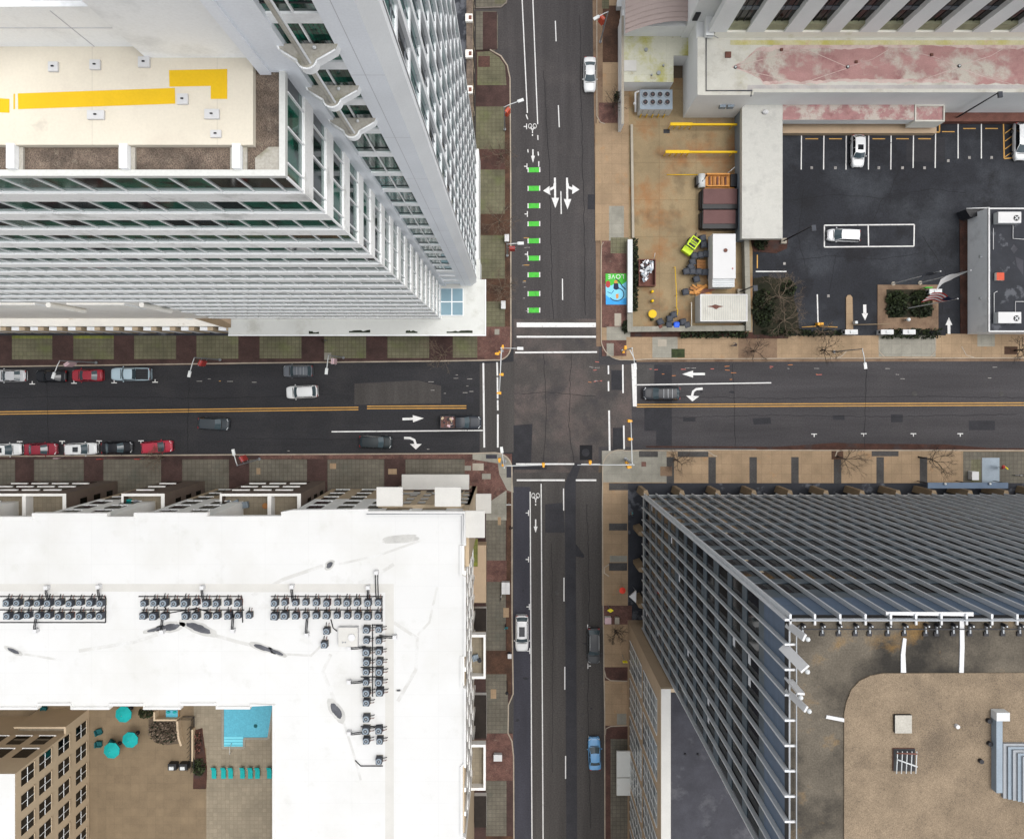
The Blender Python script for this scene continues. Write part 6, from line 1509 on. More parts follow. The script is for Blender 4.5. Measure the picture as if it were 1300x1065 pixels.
bare_tree(1040, 422, 3.2, 1.0, 'leafless brown bush-like tree below the yellow barrier', 'leaf_dry', 14)
bare_tree(781, 800, 3.2, 0.8, 'thin dark bare sapling on the brick pavement opposite the dark grey parked car', 'bark_dark', 15)
bare_tree(207, 580, 4.0, 0.8, 'small bare tree on the dark kerb strip below the red hatchback', 'leaf_dry', 16)

# ---- mural painted on the pavement, with its word upside down as seen from above
def mural():
    a, b = P(768.5, 387), P(793.5, 348); X, Y = (a[0] + b[0]) / 2, (a[1] + b[1]) / 2
    z = KH + 0.075; r = thing('street_mural', (X, Y, z), 'bright green and blue pavement mural with the word LOVE upside down', 'mural'); o = world_of(r)
    def S(q, m, dz): mb.sheet([P(*p) for p in q], z + dz, m)
    mb = MB(o); S([(768.5, 347.8), (796, 347.6), (795.5, 387), (769, 387)], 'blue_sky', 0); mb.build('background', r)
    mb = MB(o); S([(768.5, 347.8), (796, 347.6), (796, 357), (789, 362), (782, 359), (776, 363), (768.6, 361)], 'paint_green', 0.003); mb.build('green_band', r)
    mb = MB(o); S([(769, 375), (776, 380), (785, 382), (795.5, 378), (795.5, 387), (769, 387)], 'mural_blue', 0.003); mb.build('blue_band', r)
    mb = MB(o); S([(769, 358), (772, 356.5), (774.5, 358.5), (774.5, 364), (771.5, 366), (769, 364)], 'banner_red', 0.006); mb.build('red_patch', r)
    mb = MB(o); S([(779, 360), (784.5, 360), (785.5, 367), (782, 368.5), (778.5, 367)], 'mural_navy', 0.007); S([(779.5, 356.5), (783, 355.5), (784, 360), (779.5, 360)], 'orange_paint', 0.009)
    S([(781.5, 374), (785, 373), (785, 378), (783, 380), (781.5, 378)], 'orange_paint', 0.008); mb.build('abstract_shape', r)
    mb = MB(o)
    c = [(782.5 + 9.3 * math.cos(t), 374 + 8.2 * math.sin(t)) for t in [math.radians(-75 + i * 16) for i in range(15)]]
    for q in strip(c, 1.1) + strip([(781, 354), (786, 358), (790, 364), (794, 368)], 1.3) + strip([(771, 371), (776, 373), (779, 369)], 0.8): S(q, 'mural_navy', 0.01)
    mb.build('dark_curve', r)
    cu = bpy.data.curves.new('lettering', 'FONT'); cu.body = 'LOVE'; cu.size = 0.95; cu.align_x = 'CENTER'; cu.align_y = 'CENTER'; cu.space_character = 1.15; cu.extrude = 0.0
    t = bpy.data.objects.new('tmp', cu); COL.objects.link(t); bpy.context.view_layer.update()
    me = bpy.data.meshes.new_from_object(t.evaluated_get(bpy.context.evaluated_depsgraph_get())); bpy.data.objects.remove(t); me.materials.clear(); me.materials.append(M['paint_white'])
    to = bpy.data.objects.new('lettering', me); COL.objects.link(to); to.parent = r; tx, ty = P(781.8, 351.3); to.location = (tx - X, ty - Y, 0.012); to.rotation_euler = (0, 0, math.pi)
mat('blue_sky', C(130, 206, 236), 0.7, 0.08, 0.8, 0.08); mat('mural_blue', C(60, 160, 226), 0.7, 0.1, 0.8, 0.08); mat('mural_navy', C(30, 40, 72), 0.7, 0.1, 0.8, 0.05)
mural()

# ---- chiller with eight fans
def chiller():
    z = 2.6; a, b = P(812, 143, z - 0.4), P(853, 115.5, z - 0.4); r = thing('chiller_unit', ((a[0] + b[0]) / 2, (a[1] + b[1]) / 2, YZ), 'large grey chiller with eight round fans beside the annexe', 'chiller'); o = world_of(r)
    mb = MB(o); mb.box(a[0], a[1] + 0.3, YZ, b[0], b[1], z, 'steel_pale', 'steel_blue'); mb.build('cabinet', r)
    for i in range(4):
        for j in range(2):
            X = a[0] + 0.75 + i * (b[0] - a[0] - 1.0) / 3.5; Y = b[1] - 0.75 - j * 1.15
            mb = MB(o); mb.cyl(X, Y, z, z + 0.18, 0.46, 'steel_grey', 16, 0.44); mb.cyl(X, Y, z + 0.18, z + 0.19, 0.36, 'steel_black', 16); f = mb.build('fan', r)
            mb = MB(o); mb.cyl(X, Y, z + 0.19, z + 0.22, 0.1, 'rust', 8)
            for k in range(3): mb.obox(X + 0.18 * math.cos(k * 2.09), Y + 0.18 * math.sin(k * 2.09), z + 0.19, z + 0.2, 0.24, 0.1, k * 2.09, 'bin_grey')
            mb.build('blade', f)
    mb = MB(o); mb.tube([(a[0] - 0.4, a[1] + 0.5, 1.0), (a[0] - 0.6, b[1] - 0.2, 2.0), (a[0], b[1] - 0.1, 2.2)], 0.16, 'steel_white', 10); mb.ball((a[0] - 0.6, (a[1] + b[1]) / 2, 1.5), 0.25, 'steel_white'); mb.build('pipe', r)
    for i in range(5): mb = MB(o); X = a[0] + 0.5 + i * 0.85; mb.box(X - 0.04, a[1] + 0.29, YZ + 0.5, X + 0.04, a[1] + 0.3, z - 0.3, 'steel_grey'); mb.build('panel_seam', r)
chiller()
for i in range(5):
    x = 813 + i * 7.4; X, Y = P(x, 148, 0.6); mb = MB((X, Y, YZ)); mb.cyl(X, Y, YZ, YZ + 1.1, 0.09, 'safety_yellow', 10); mb.ball((X, Y, YZ + 1.1), 0.09, 'safety_yellow', 10, 6)
    tag(mb.build('bollard'), 'yellow bollard, %s from the street in the row in front of the chiller' % ordn[i], 'bollard', 'yellow bollards by the chiller')
def dock_rail(y, x0, label, zh=2.0):
    a, b = P(x0, y, zh), P(936, y, zh); r = thing('dock_rail', (a[0], a[1], YZ), label, 'guard rail'); o = world_of(r)
    mb = MB(o); mb.box(a[0], a[1] - 0.14, zh - 0.3, b[0], a[1] + 0.14, zh, 'safety_yellow'); mb.box(a[0], a[1] - 0.22, zh, a[0] + (b[0] - a[0]) * 0.33, a[1] + 0.22, zh + 0.1, 'safety_yellow'); mb.build('beam', r)
    for i in range(5): X = a[0] + 0.1 + i * (b[0] - a[0]) * 0.08; mb = MB(o); mb.cyl(X, a[1] - 0.05, YZ, zh - 0.3, 0.07, 'safety_yellow', 8); mb.build('post', r)
    mb = MB(o); mb.cyl(b[0] - 0.6, a[1] - 0.05, YZ, zh - 0.3, 0.07, 'safety_yellow', 8); mb.build('post', r)
dock_rail(158, 851, 'thick yellow dock guard rail nearer the concrete building'); dock_rail(193, 845, 'thick yellow dock guard rail nearer the brown dumpsters')
mb = MB(P3(846, 167)); mb.box(*P(842, 170), YZ + 0.002, *P(850, 165), YZ + 0.03, 'steel_black'); tag(mb.build('drain_grate'), 'dark square drain grate in the loading yard between the yellow rails', 'drain')
# ---- dumpsters, trailer, shed, forklift, bins, pallets
def dumpster(x0, y0, x1, y1, label, m='dumpster_brown', lid='dumpster_brown', h=2.0):
    a, b = P(x0, y1, h), P(x1, y0, h); r = thing('dumpster', ((a[0] + b[0]) / 2, (a[1] + b[1]) / 2, YZ), label, 'dumpster'); o = world_of(r)
    mb = MB(o); mb.prism([(a[0], a[1]), (b[0], a[1]), (b[0], b[1]), (a[0], b[1])], YZ + 0.15, h - 0.1, 'frame_dark', 'frame_dark'); mb.box(a[0] - 0.15, a[1] + 0.2, YZ, a[0], b[1] - 0.2, h * 0.6, 'steel_black'); mb.build('hopper', r)
    mb = MB(o); mb.mesh([(a[0] + 0.1, a[1] + 0.7, h), (b[0] - 0.3, a[1] + 0.7, h), (b[0] - 0.3, b[1] + 0.0, h + 0.15), (a[0] + 0.1, b[1] + 0.0, h + 0.15), (a[0] + 0.1, a[1] + 0.7, h - 0.1), (b[0] - 0.3, a[1] + 0.7, h - 0.1), (b[0] - 0.3, b[1], h), (a[0] + 0.1, b[1], h)], [(0, 1, 2, 3), (7, 6, 5, 4), (0, 4, 5, 1), (1, 5, 6, 2), (2, 6, 7, 3), (3, 7, 4, 0)], lid); mb.build('lid', r)
    for t in (0.25, 0.5, 0.75): mb = MB(o); X = a[0] + (b[0] - a[0]) * t; mb.box(X - 0.06, a[1] - 0.06, YZ + 0.2, X + 0.06, a[1], h - 0.15, 'steel_black'); mb.build('rib', r)
    for t in (0.05, 0.9): mb = MB(o); X = a[0] + (b[0] - a[0]) * t; mb.tube([(X, a[1] - 0.1, YZ + h * 0.6), (X + 0.3, a[1] - 0.1, YZ + h * 0.6)], 0.07, 'steel_black'); mb.build('lift_pocket', r)
dumpster(892, 240, 938, 265, 'brown lidded dumpster directly below the orange compactor'); dumpster(892, 267, 936, 290, 'brown lidded dumpster nearer the white trailer')
def compactor():
    h = 1.6; a, b = P(884, 239, h), P(934, 219, h); r = thing('compactor', ((a[0] + b[0]) / 2, (a[1] + b[1]) / 2, YZ), 'orange compactor with pale round front standing beside brown dumpsters', 'compactor'); o = world_of(r)
    mb = MB(o); mb.box(a[0] + 1.4, a[1] + 0.1, YZ, b[0], b[1], 1.0, 'orange_paint'); mb.box(a[0] + 1.6, a[1] + 0.25, 1.0, b[0] - 0.9, a[1] + 0.45, h, 'orange_paint'); mb.box(a[0] + 1.6, b[1] - 0.35, 1.0, b[0] - 0.9, b[1] - 0.12, h, 'orange_paint'); mb.build('body', r)
    mb = MB(o); mb.tube([(a[0] + 0.9, a[1] + 0.2, 1.2), (a[0] + 0.9, b[1] - 0.2, 1.2)], 0.55, 'steel_pale', 12); mb.build('tank', r)
    mb = MB(o); mb.box(a[0] + 0.1, a[1] + 0.5, YZ, a[0] + 0.4, b[1] - 0.4, 1.3, 'steel_black'); mb.tube([(a[0], a[1] + 0.4, 1.2), (a[0] + 0.9, a[1] + 1.0, 1.7), (a[0] + 1.6, b[1] - 0.4, 1.5)], 0.08, 'steel_black'); mb.build('hose', r)
    for i in range(5): mb = MB(o); X = a[0] + 2.0 + i * 0.6; mb.box(X, a[1] + 0.5, 1.0, X + 0.25, b[1] - 0.5, 1.2 + 0.1 * (i % 2), 'wood_pallet' if i % 2 else 'rust'); mb.build('ram_bar', r)
    mb = MB(o); mb.box(b[0] - 0.7, a[1] + 0.3, 1.0, b[0] + 0.2, b[1] - 0.2, 1.5, 'steel_black'); mb.tube([(b[0] - 1.2, b[1] - 0.1, 1.5), (b[0] - 0.3, b[1] + 0.6, 2.2)], 0.06, 'steel_pale'); mb.build('hinge_arm', r)
compactor()
def trailer():
    h = 3.6; a, b = P(905, 364, h), P(934, 297, h); r = thing('box_trailer', ((a[0] + b[0]) / 2, (a[1] + b[1]) / 2, YZ), 'white box trailer with vented end panel parked in the loading yard', 'trailer'); o = world_of(r)
    mb = MB(o); mb.box(a[0], a[1] + 1.2, YZ + 0.8, b[0], b[1], h, 'steel_white'); mb.build('box_body', r)
    mb = MB(o); mb.box(a[0] + 0.05, a[1], YZ + 0.8, b[0] - 0.05, a[1] + 1.2, h - 0.35, 'steel_pale')
    for i in range(3): mb.box(a[0] + 0.2, a[1] + 0.18 + i * 0.34, h - 0.35, b[0] - 0.2, a[1] + 0.36 + i * 0.34, h - 0.3, 'steel_grey')
    mb.build('vent_panel', r)
    X, Y = P(921, 318, h); mb = MB(o); mb.cyl(X, Y, h, h + 0.15, 0.28, 'rust', 14); mb.build('roof_vent', r)
    X, Y = P(930, 341, h); mb = MB(o); mb.cyl(X, Y, h, h + 0.1, 0.1, 'banner_red', 8); mb.build('marker_lamp', r)
    for sx in (a[0] + 0.2, b[0] - 0.2):
        for yy in (a[1] + 2, b[1] - 2.4, b[1] - 1.2):
            mb = MB(o); mb.tube([(sx - 0.15, yy, YZ + 0.45), (sx + 0.15, yy, YZ + 0.45)], 0.45, 'tyre', 14); mb.build('wheel', r)
trailer()
def shed():
    h = 3.2; a, b = P(889, 408, h), P(949, 373.5, h); r = thing('container_shed', ((a[0] + b[0]) / 2, (a[1] + b[1]) / 2, YZ), 'white corrugated container shed with a rust stain on its roof', 'shed'); o = world_of(r)
    mb = MB(o); mb.box(a[0], a[1], YZ, b[0], b[1], h - 0.12, 'steel_pale', 'steel_pale'); mb.build('wall', r)
    mb = MB(o); n = 20
    for i in range(n):
        x0 = a[0] + 0.15 + (b[0] - a[0] - 0.3) * i / n; dx = (b[0] - a[0] - 0.3) / n; mb.box(x0, a[1] + 0.12, h - 0.12, x0 + dx * 0.52, b[1] - 0.12, h - 0.02, 'roof_offwhite'); mb.box(x0 + dx * 0.52, a[1] + 0.12, h - 0.12, x0 + dx, b[1] - 0.12, h - 0.07, 'roof_concrete')
    mb.build('roof', r)
    mb = MB(o); mb.box(a[0], a[1], h - 0.12, b[0], a[1] + 0.12, h, 'steel_white'); mb.box(a[0], b[1] - 0.12, h - 0.12, b[0], b[1], h, 'steel_white'); mb.box(a[0], a[1] + 0.12, h - 0.12, a[0] + 0.15, b[1] - 0.12, h, 'steel_white'); mb.box(b[0] - 0.15, a[1] + 0.12, h - 0.12, b[0], b[1] - 0.12, h, 'steel_white'); mb.build('roof_edge', r)
    mb = MB(o)
    q = [(897, 389), (904, 388), (908, 386.5), (913, 388), (919, 389), (913, 390.5), (909, 393), (905, 390.5)]
    mb.sheet([P(x, y, h) for x, y in q], h + 0.002, 'rust'); mb.build('rust_stain', r)
shed()
def forklift():
    X, Y = P(878, 311, 1.5); rz = 0.95; r = thing('forklift', (X, Y, YZ), 'lime yellow forklift with open cab in the loading yard', 'forklift', rz=rz)
    def ob(name, bx, by, z0, z1, lx, ly, m, par=r):
        mb = MB((0, 0, 0)); mb.obox(bx, by, z0, z1, lx, ly, 0, m); ob_ = mb.build(name); ob_.parent = par; ob_.location = (0, 0, 0); return ob_
    ob('counterweight', -0.95, 0, 0.25, 1.25, 0.9, 1.5, 'lime_paint'); ob('hood', -0.2, 0, 0.25, 1.1, 0.7, 1.4, 'bin_grey'); ob('seat', -0.1, 0, 1.1, 1.4, 0.5, 0.5, 'plastic_black'); ob('chassis', 0.5, 0, 0.25, 0.7, 0.9, 1.4, 'lime_paint')
    for sx in (-0.5, 0.95):
        for sy in (-0.62, 0.62): ob('cab_post', sx, sy, 0.7, 2.2, 0.09, 0.09, 'lime_paint')
    mb = MB(); 
    for x0, y0, x1, y1 in ((-0.6, -0.72, 1.05, -0.55), (-0.6, 0.55, 1.05, 0.72), (-0.6, -0.55, -0.45, 0.55), (0.9, -0.55, 1.05, 0.55)): mb.box(x0, y0, 2.2, x1, y1, 2.3, 'lime_paint')
    for i in range(3): mb.box(-0.2 + i * 0.35, -0.55, 2.22, -0.12 + i * 0.35, 0.55, 2.27, 'bin_grey')
    g = mb.build('overhead_guard'); g.parent = r
    ob('mast', 1.2, 0.4, 0.1, 2.4, 0.15, 0.15, 'steel_black'); ob('mast', 1.2, -0.4, 0.1, 2.4, 0.15, 0.15, 'steel_black'); ob('fork', 1.75, 0.3, 0.1, 0.18, 1.1, 0.14, 'steel_black'); ob('fork', 1.75, -0.3, 0.1, 0.18, 1.1, 0.14, 'steel_black')
    for sx in (-0.8, 0.75):
        for sy in (-0.7, 0.7):
            mb = MB(); mb.tube([(sx, sy - 0.12, 0.32), (sx, sy + 0.12, 0.32)], 0.32, 'tyre', 14); w_ = mb.build('wheel'); w_.parent = r
forklift()
def scrap_bin():
    h = 1.5; a, b = P(811, 363, h), P(832.5, 329, h); r = thing('scrap_skip', ((a[0] + b[0]) / 2, (a[1] + b[1]) / 2, YZ), 'rusty open skip in the loading yard filled with white scrap metal', 'skip'); o = world_of(r)
    mb = MB(o); mb.box(a[0], a[1], YZ, b[0], b[1], YZ + 0.3, 'rust')
    for p, q in (((a[0], a[1]), (b[0], a[1] + 0.12)), ((a[0], b[1] - 0.12), (b[0], b[1])), ((a[0], a[1] + 0.12), (a[0] + 0.12, b[1] - 0.12)), ((b[0] - 0.12, a[1] + 0.12), (b[0], b[1] - 0.12))): mb.box(p[0], p[1], YZ + 0.3, q[0], q[1], h, 'rust')
    mb.build('skip_body', r)
    mb = MB(o); rg = random.Random(8)
    for i in range(60):
        X = rg.uniform(a[0] + 0.4, b[0] - 0.4); Y = rg.uniform(a[1] + 0.9, b[1] - 0.3); mb.obox(X, Y, h - 0.5 + 0.01 * i, h - 0.47 + 0.01 * i, rg.uniform(0.2, 0.9), rg.uniform(0.04, 0.35), rg.uniform(0, 3), rg.choice(['scrap_white', 'scrap_white', 'steel_grey', 'steel_blue', 'bin_grey']))
    mb.build('scrap_metal', r)['kind'] = 'stuff'
    X, Y = b[0] - 0.1, b[1]; mb = MB(o); mb.tube([(X, Y, YZ + 0.3), (X, Y + 0.9, h)], 0.04, 'steel_pale'); mb.build('tow_bar', r)
scrap_bin()
def wheelie(x, y, rz, label, m='bin_grey', k=1.0, group='dark wheeled bins in the yard'):
    X, Y = P(x, y, 1); r = thing('wheeled_bin', (X, Y, YZ), label, 'bin', group, rz)
    mb = MB(); mb.mesh([(-0.3 * k, -0.3 * k, 0.1), (0.3 * k, -0.3 * k, 0.1), (0.3 * k, 0.3 * k, 0.1), (-0.3 * k, 0.3 * k, 0.1), (-0.42 * k, -0.42 * k, 1.1), (0.42 * k, -0.42 * k, 1.1), (0.42 * k, 0.42 * k, 1.1), (-0.42 * k, 0.42 * k, 1.1)], [(3, 2, 1, 0), (0, 1, 5, 4), (1, 2, 6, 5), (2, 3, 7, 6), (3, 0, 4, 7)], m); mb.build('bin_body').parent = r
    mb = MB(); mb.mesh([(-0.46 * k, -0.46 * k, 1.1), (0.46 * k, -0.46 * k, 1.1), (0.46 * k, 0.46 * k, 1.18), (-0.46 * k, 0.46 * k, 1.18), (-0.3 * k, -0.3 * k, 1.2), (0.3 * k, -0.3 * k, 1.2), (0.3 * k, 0.36 * k, 1.28), (-0.3 * k, 0.36 * k, 1.28)], [(3, 2, 1, 0), (0, 1, 5, 4), (1, 2, 6, 5), (2, 3, 7, 6), (3, 0, 4, 7), (4, 5, 6, 7)], m); mb.build('lid').parent = r
    for sx in (-0.3, 0.3): mb = MB(); mb.tube([(sx * k - 0.05, 0.36 * k, 0.12), (sx * k + 0.05, 0.36 * k, 0.12)], 0.12, 'tyre', 10); mb.build('wheel').parent = r
    mb = MB(); mb.tube([(-0.3 * k, 0.5 * k, 1.1), (0.3 * k, 0.5 * k, 1.1)], 0.03, m); mb.build('handle').parent = r
bins = [(892, 303, .2, 'dark bin wedged between the forklift and the white trailer, upper'), (893, 311, .1, 'dark bin wedged between the forklift and the white trailer, lower'), (881, 325, .1, 'dark bin above the wooden pallet, furthest west'), (889, 324, 0, 'dark bin above the wooden pallet, middle'), (896, 323, -.1, 'dark bin above the wooden pallet, touching the trailer'), (879, 333, .2, 'dark bin west of the wooden pallet, alone'),
        (871, 345, .2, 'dark bin below the wooden pallet, first from the west'), (879, 345, .1, 'dark bin below the wooden pallet, second from the west'), (887, 345.5, 0, 'dark bin below the wooden pallet, third from the west'), (895, 346, 0, 'dark bin below the wooden pallet, touching the trailer'), (877, 339, .6, 'dark tilted bin between pallet and lower bin row'), (884, 355, .3, 'single dark bin just above the orange debris'),
        (870, 371, .2, 'dark bin beside the orange debris heap'), (838, 409, .5, 'dark bin at the yard wall beside the big yellow disc'), (850, 405, .1, 'dark bin next to the blue bin, upper west side'), (849, 413, 0, 'dark bin next to the blue bin, against the wall on its west'), (855, 400, .2, 'dark bin furthest up from the blue bin'), (867, 409, .1, 'dark bin directly east of the blue bin'), (872, 413, .3, 'dark bin east of the blue bin, last in the group')]
for x, y, a, lb in bins: wheelie(x, y, a, lb, k=1.0)
wheelie(858.5, 413, 0, 'bright blue bin among dark bins at the yard wall', 'blue_paint', 0.95, None)
wheelie(838, 415, 0.4, 'small reddish bin at the yard wall below a dark bin', 'rust', 0.6, None)
def pallet(x, y, lx, ly, rz, label, n=6):
    X, Y = P(x, y, 0.6); r = thing('wooden_pallet', (X, Y, YZ), label, 'pallet', rz=rz)
    for i in range(n): mb = MB(); yy = -ly / 2 + (i + .5) * ly / n; mb.box(-lx / 2, yy - ly / n * 0.38, 0.5, lx / 2, yy + ly / n * 0.38, 0.55, 'wood_pallet'); mb.build('deck_board').parent = r
    for i in (-1, 0, 1): mb = MB(); mb.box(i * lx * 0.42 - 0.06, -ly / 2, 0.0, i * lx * 0.42 + 0.06, ly / 2, 0.5, 'bark'); mb.build('bearer').parent = r
pallet(890, 336, 1.3, 1.4, 0.0, 'square wooden pallet stack between the dark bins and the trailer')
def heap():
    X, Y = P(887, 369, 0.5); r = thing('debris_heap', (X, Y, YZ), 'orange heap of broken boards between the trailer and the white shed', 'debris'); o = world_of(r); rg = random.Random(4); mb = MB(o)
    for i in range(26): mb.obox(X + rg.gauss(0, 0.9), Y + rg.gauss(0, 0.35), YZ + 0.02 + i * 0.025, YZ + 0.06 + i * 0.025, rg.uniform(0.8, 2.4), rg.uniform(0.1, 0.45), rg.gauss(0, 0.3), rg.choice(['orange_paint', 'wood_pallet', 'orange_paint', 'rust']))
    mb.build('board', r)['kind'] = 'stuff'
heap()
for x, y, r_, lb in ((828.5, 370, 0.26, 'small yellow topped bollard nearest the rusty skip'), (828.5, 382, 0.26, 'small yellow topped bollard between the other and the big yellow disc')):
    X, Y = P(x, y, 0.9); mb = MB((X, Y, YZ)); mb.cyl(X, Y, YZ, 0.95, r_ * 0.8, 'safety_yellow', 14); mb.ball((X, Y, 0.95), (r_ * .8, r_ * .8, 0.1), 'safety_yellow', 12, 5); tag(mb.build('bollard'), lb, 'bollard')
X, Y = P(828.5, 398.5, 1); mb = MB((X, Y, YZ)); mb.cyl(X, Y, YZ, 0.85, 0.14, 'steel_grey', 10); mb.cyl(X, Y, 0.85, 1.0, 0.62, 'safety_yellow', 24); mb.cyl(X, Y, 1.0, 1.03, 0.5, 'safety_yellow', 24); mb.cyl(X, Y - 0.8, YZ, 0.9, 0.22, 'leaf_mid', 10); tag(mb.build('cable_reel'), 'big round yellow disc standing near the yard wall corner', 'reel')
def pole_rail(pts, label, z=1.1, m='safety_yellow'):
    r = thing('guard_rail', P3(*pts[0]), label, 'guard rail'); o = world_of(r); mb = MB(o); mb.tube([P3(x, y, z) for x, y in pts], 0.06, m, 6); mb.build('rail', r)
    for x, y in pts: mb = MB(o); X, Y = P(x, y, z); mb.cyl(X, Y, YZ, z, 0.05, m, 6); mb.build('post', r)
pole_rail([(857, 339), (859, 375), (859, 390), (860.5, 395), (859, 402)], 'thin yellow rail standing in the middle of the lower yard'); pole_rail([(847, 222), (886, 222)], 'thin yellow rail lying across the yard beside the orange compactor', 0.3)
pole_rail([(878, 384), (878, 415)], 'thin pale rail between the dark bins and the white shed', 1.0, 'wall_beige')

# ---- car park entrance: barriers, kiosks, flagpoles
def barrier(base, tip, label, m, kz=1.1):
    X, Y = P(*base); r = thing('barrier_gate', (X, Y, 0.16), label, 'barrier'); o = world_of(r)
    mb = MB(o); mb.box(X - 0.2, Y - 0.2, 0.16, X + 0.2, Y + 0.2, kz, 'signal_yellow' if m == 'paint_yellow' else 'steel_pale'); mb.build('housing', r)
    mb = MB(o); a, b = P3(*base, kz - 0.1), P3(*tip, kz - 0.1); a.y -= 0.28; b.y -= 0.28; mb.tube([a, b], 0.07, m, 6); mb.build('arm', r)
barrier((1040, 412), (1063, 413), 'yellow barrier arm reaching toward the kerbed island at the car park entrance', 'paint_yellow'); barrier((1036, 412), (1018, 413), 'yellow barrier arm reaching away from the island toward the shrubs', 'paint_yellow')
barrier((1083, 410), (1130, 409), 'brown barrier arm lowered across the lane with the down arrow', 'column_brown')
def kiosk(x, y, sx, sy, label, z=1.5):
    X, Y = P(x, y, z); r = thing('ticket_machine', (X, Y, 0.16), label, 'ticket machine'); o = world_of(r)
    mb = MB(o); mb.box(X - sx, Y - sy, 0.16, X + sx, Y + sy, z, 'steel_pale', 'steel_white'); mb.build('cabinet', r)
    mb = MB(o); mb.box(X - sx * 0.2, Y - sy * 0.5, z, X + sx * 0.8, Y + sy * 0.6, z + 0.12, 'steel_pale'); mb.build('hood', r)
    mb = MB(o); mb.box(X - sx - 0.03, Y - sy * 0.5, 0.8, X - sx, Y + sy * 0.5, 1.3, 'plastic_black'); mb.build('screen', r)
for x, y, lb in ((1081, 421.5, 'white ticket box at the foot of the kerbed island'), (1126.5, 421.5, 'white ticket box at the left end of the black hedge'), (1154.5, 421.5, 'white ticket box in the middle of the black hedge'), (1188, 370, 'white kiosk box beside the green sign under the flags')):
    kiosk(x, y, 0.95, 0.36, lb)
X, Y = P(1152, 406, 1); mb = MB((X, Y, KH)); mb.cyl(X, Y, KH, 1.2, 0.1, 'steel_grey', 8); mb.ball((X, Y, 1.3), 0.3, 'lamp_glass', 12, 8); tag(mb.build('globe_lamp'), 'white globe lamp between the bushes and the middle ticket box', 'lamp')
def flagpole(base, h, flag, label, fl, wind=1.0):
    X, Y = P(*base); r = thing('flagpole', (X, Y, 0.2), label, 'flagpole'); o = world_of(r)
    mb = MB(o); mb.cyl(X, Y, 0.2, h, 0.09, 'steel_white', 10, 0.04); mb.ball((X, Y, h + 0.08), 0.11, 'steel_white', 8, 6); mb.build('pole', r)
    mb = MB(o); mb.cyl(X, Y, 0.14, 0.3, 0.3, 'concrete_pale', 14); mb.build('base', r)
    n, L_, W_ = 10, fl[0], fl[1]; dirx, diry = fl[2], fl[3]
    def p(u, v):
        side = 0.18 * math.sin(u * 7) + v * W_ * 0.55 * u; return (X + dirx * u * L_ - side * diry, Y + diry * u * L_ + side * dirx, h - 0.3 - v * W_ * (1 - 0.3 * u) - u * u * fl[4])
    mb = MB(o); rows = 7 if flag == 'striped' else 3
    for i in range(n):
        for j in range(rows):
            m = flag
            if flag == 'striped': m = 'mural_navy' if (i < 4 and j < 4) else ('banner_red' if j % 2 == 0 else 'steel_white')
            mb.poly([p(i / n, j / rows), p((i + 1) / n, j / rows), p((i + 1) / n, (j + 1) / rows), p(i / n, (j + 1) / rows)], m)
    mb.build('flag', r)
flagpole((1150, 392), 12.5, 'striped', 'white flagpole flying a red and white striped flag above the green bushes', (2.4, 2.4, -0.9, 0.5, 1.6))
flagpole((1167, 359.5), 12.0, 'steel_white', 'white flagpole flying a large plain white flag toward the slate roof', (3.4, 2.8, -0.96, -0.26, 0.9))
flagpole((1133, 360.5), 12.0, 'bin_grey', 'white flagpole with a dark furled flag, furthest from the slate roof', (1.6, 1.2, -0.9, -0.1, 1.4))
X, Y = P(1180, 365, 2); sg = thing('direction_sign', (X, Y, KH), 'small green and black sign beside the white kiosk box', 'sign'); o = world_of(sg)
mb = MB(o); mb.box(X - 0.6, Y - 0.06, 1.2, X + 0.5, Y + 0.06, 2.0, 'paint_green'); mb.build('panel', sg); mb = MB(o); mb.cyl(X - 0.4, Y, KH, 1.2, 0.05, 'steel_black', 6); mb.build('post', sg); mb = MB(o); mb.cyl(X + 0.3, Y, KH, 1.2, 0.05, 'steel_black', 6); mb.build('post', sg)

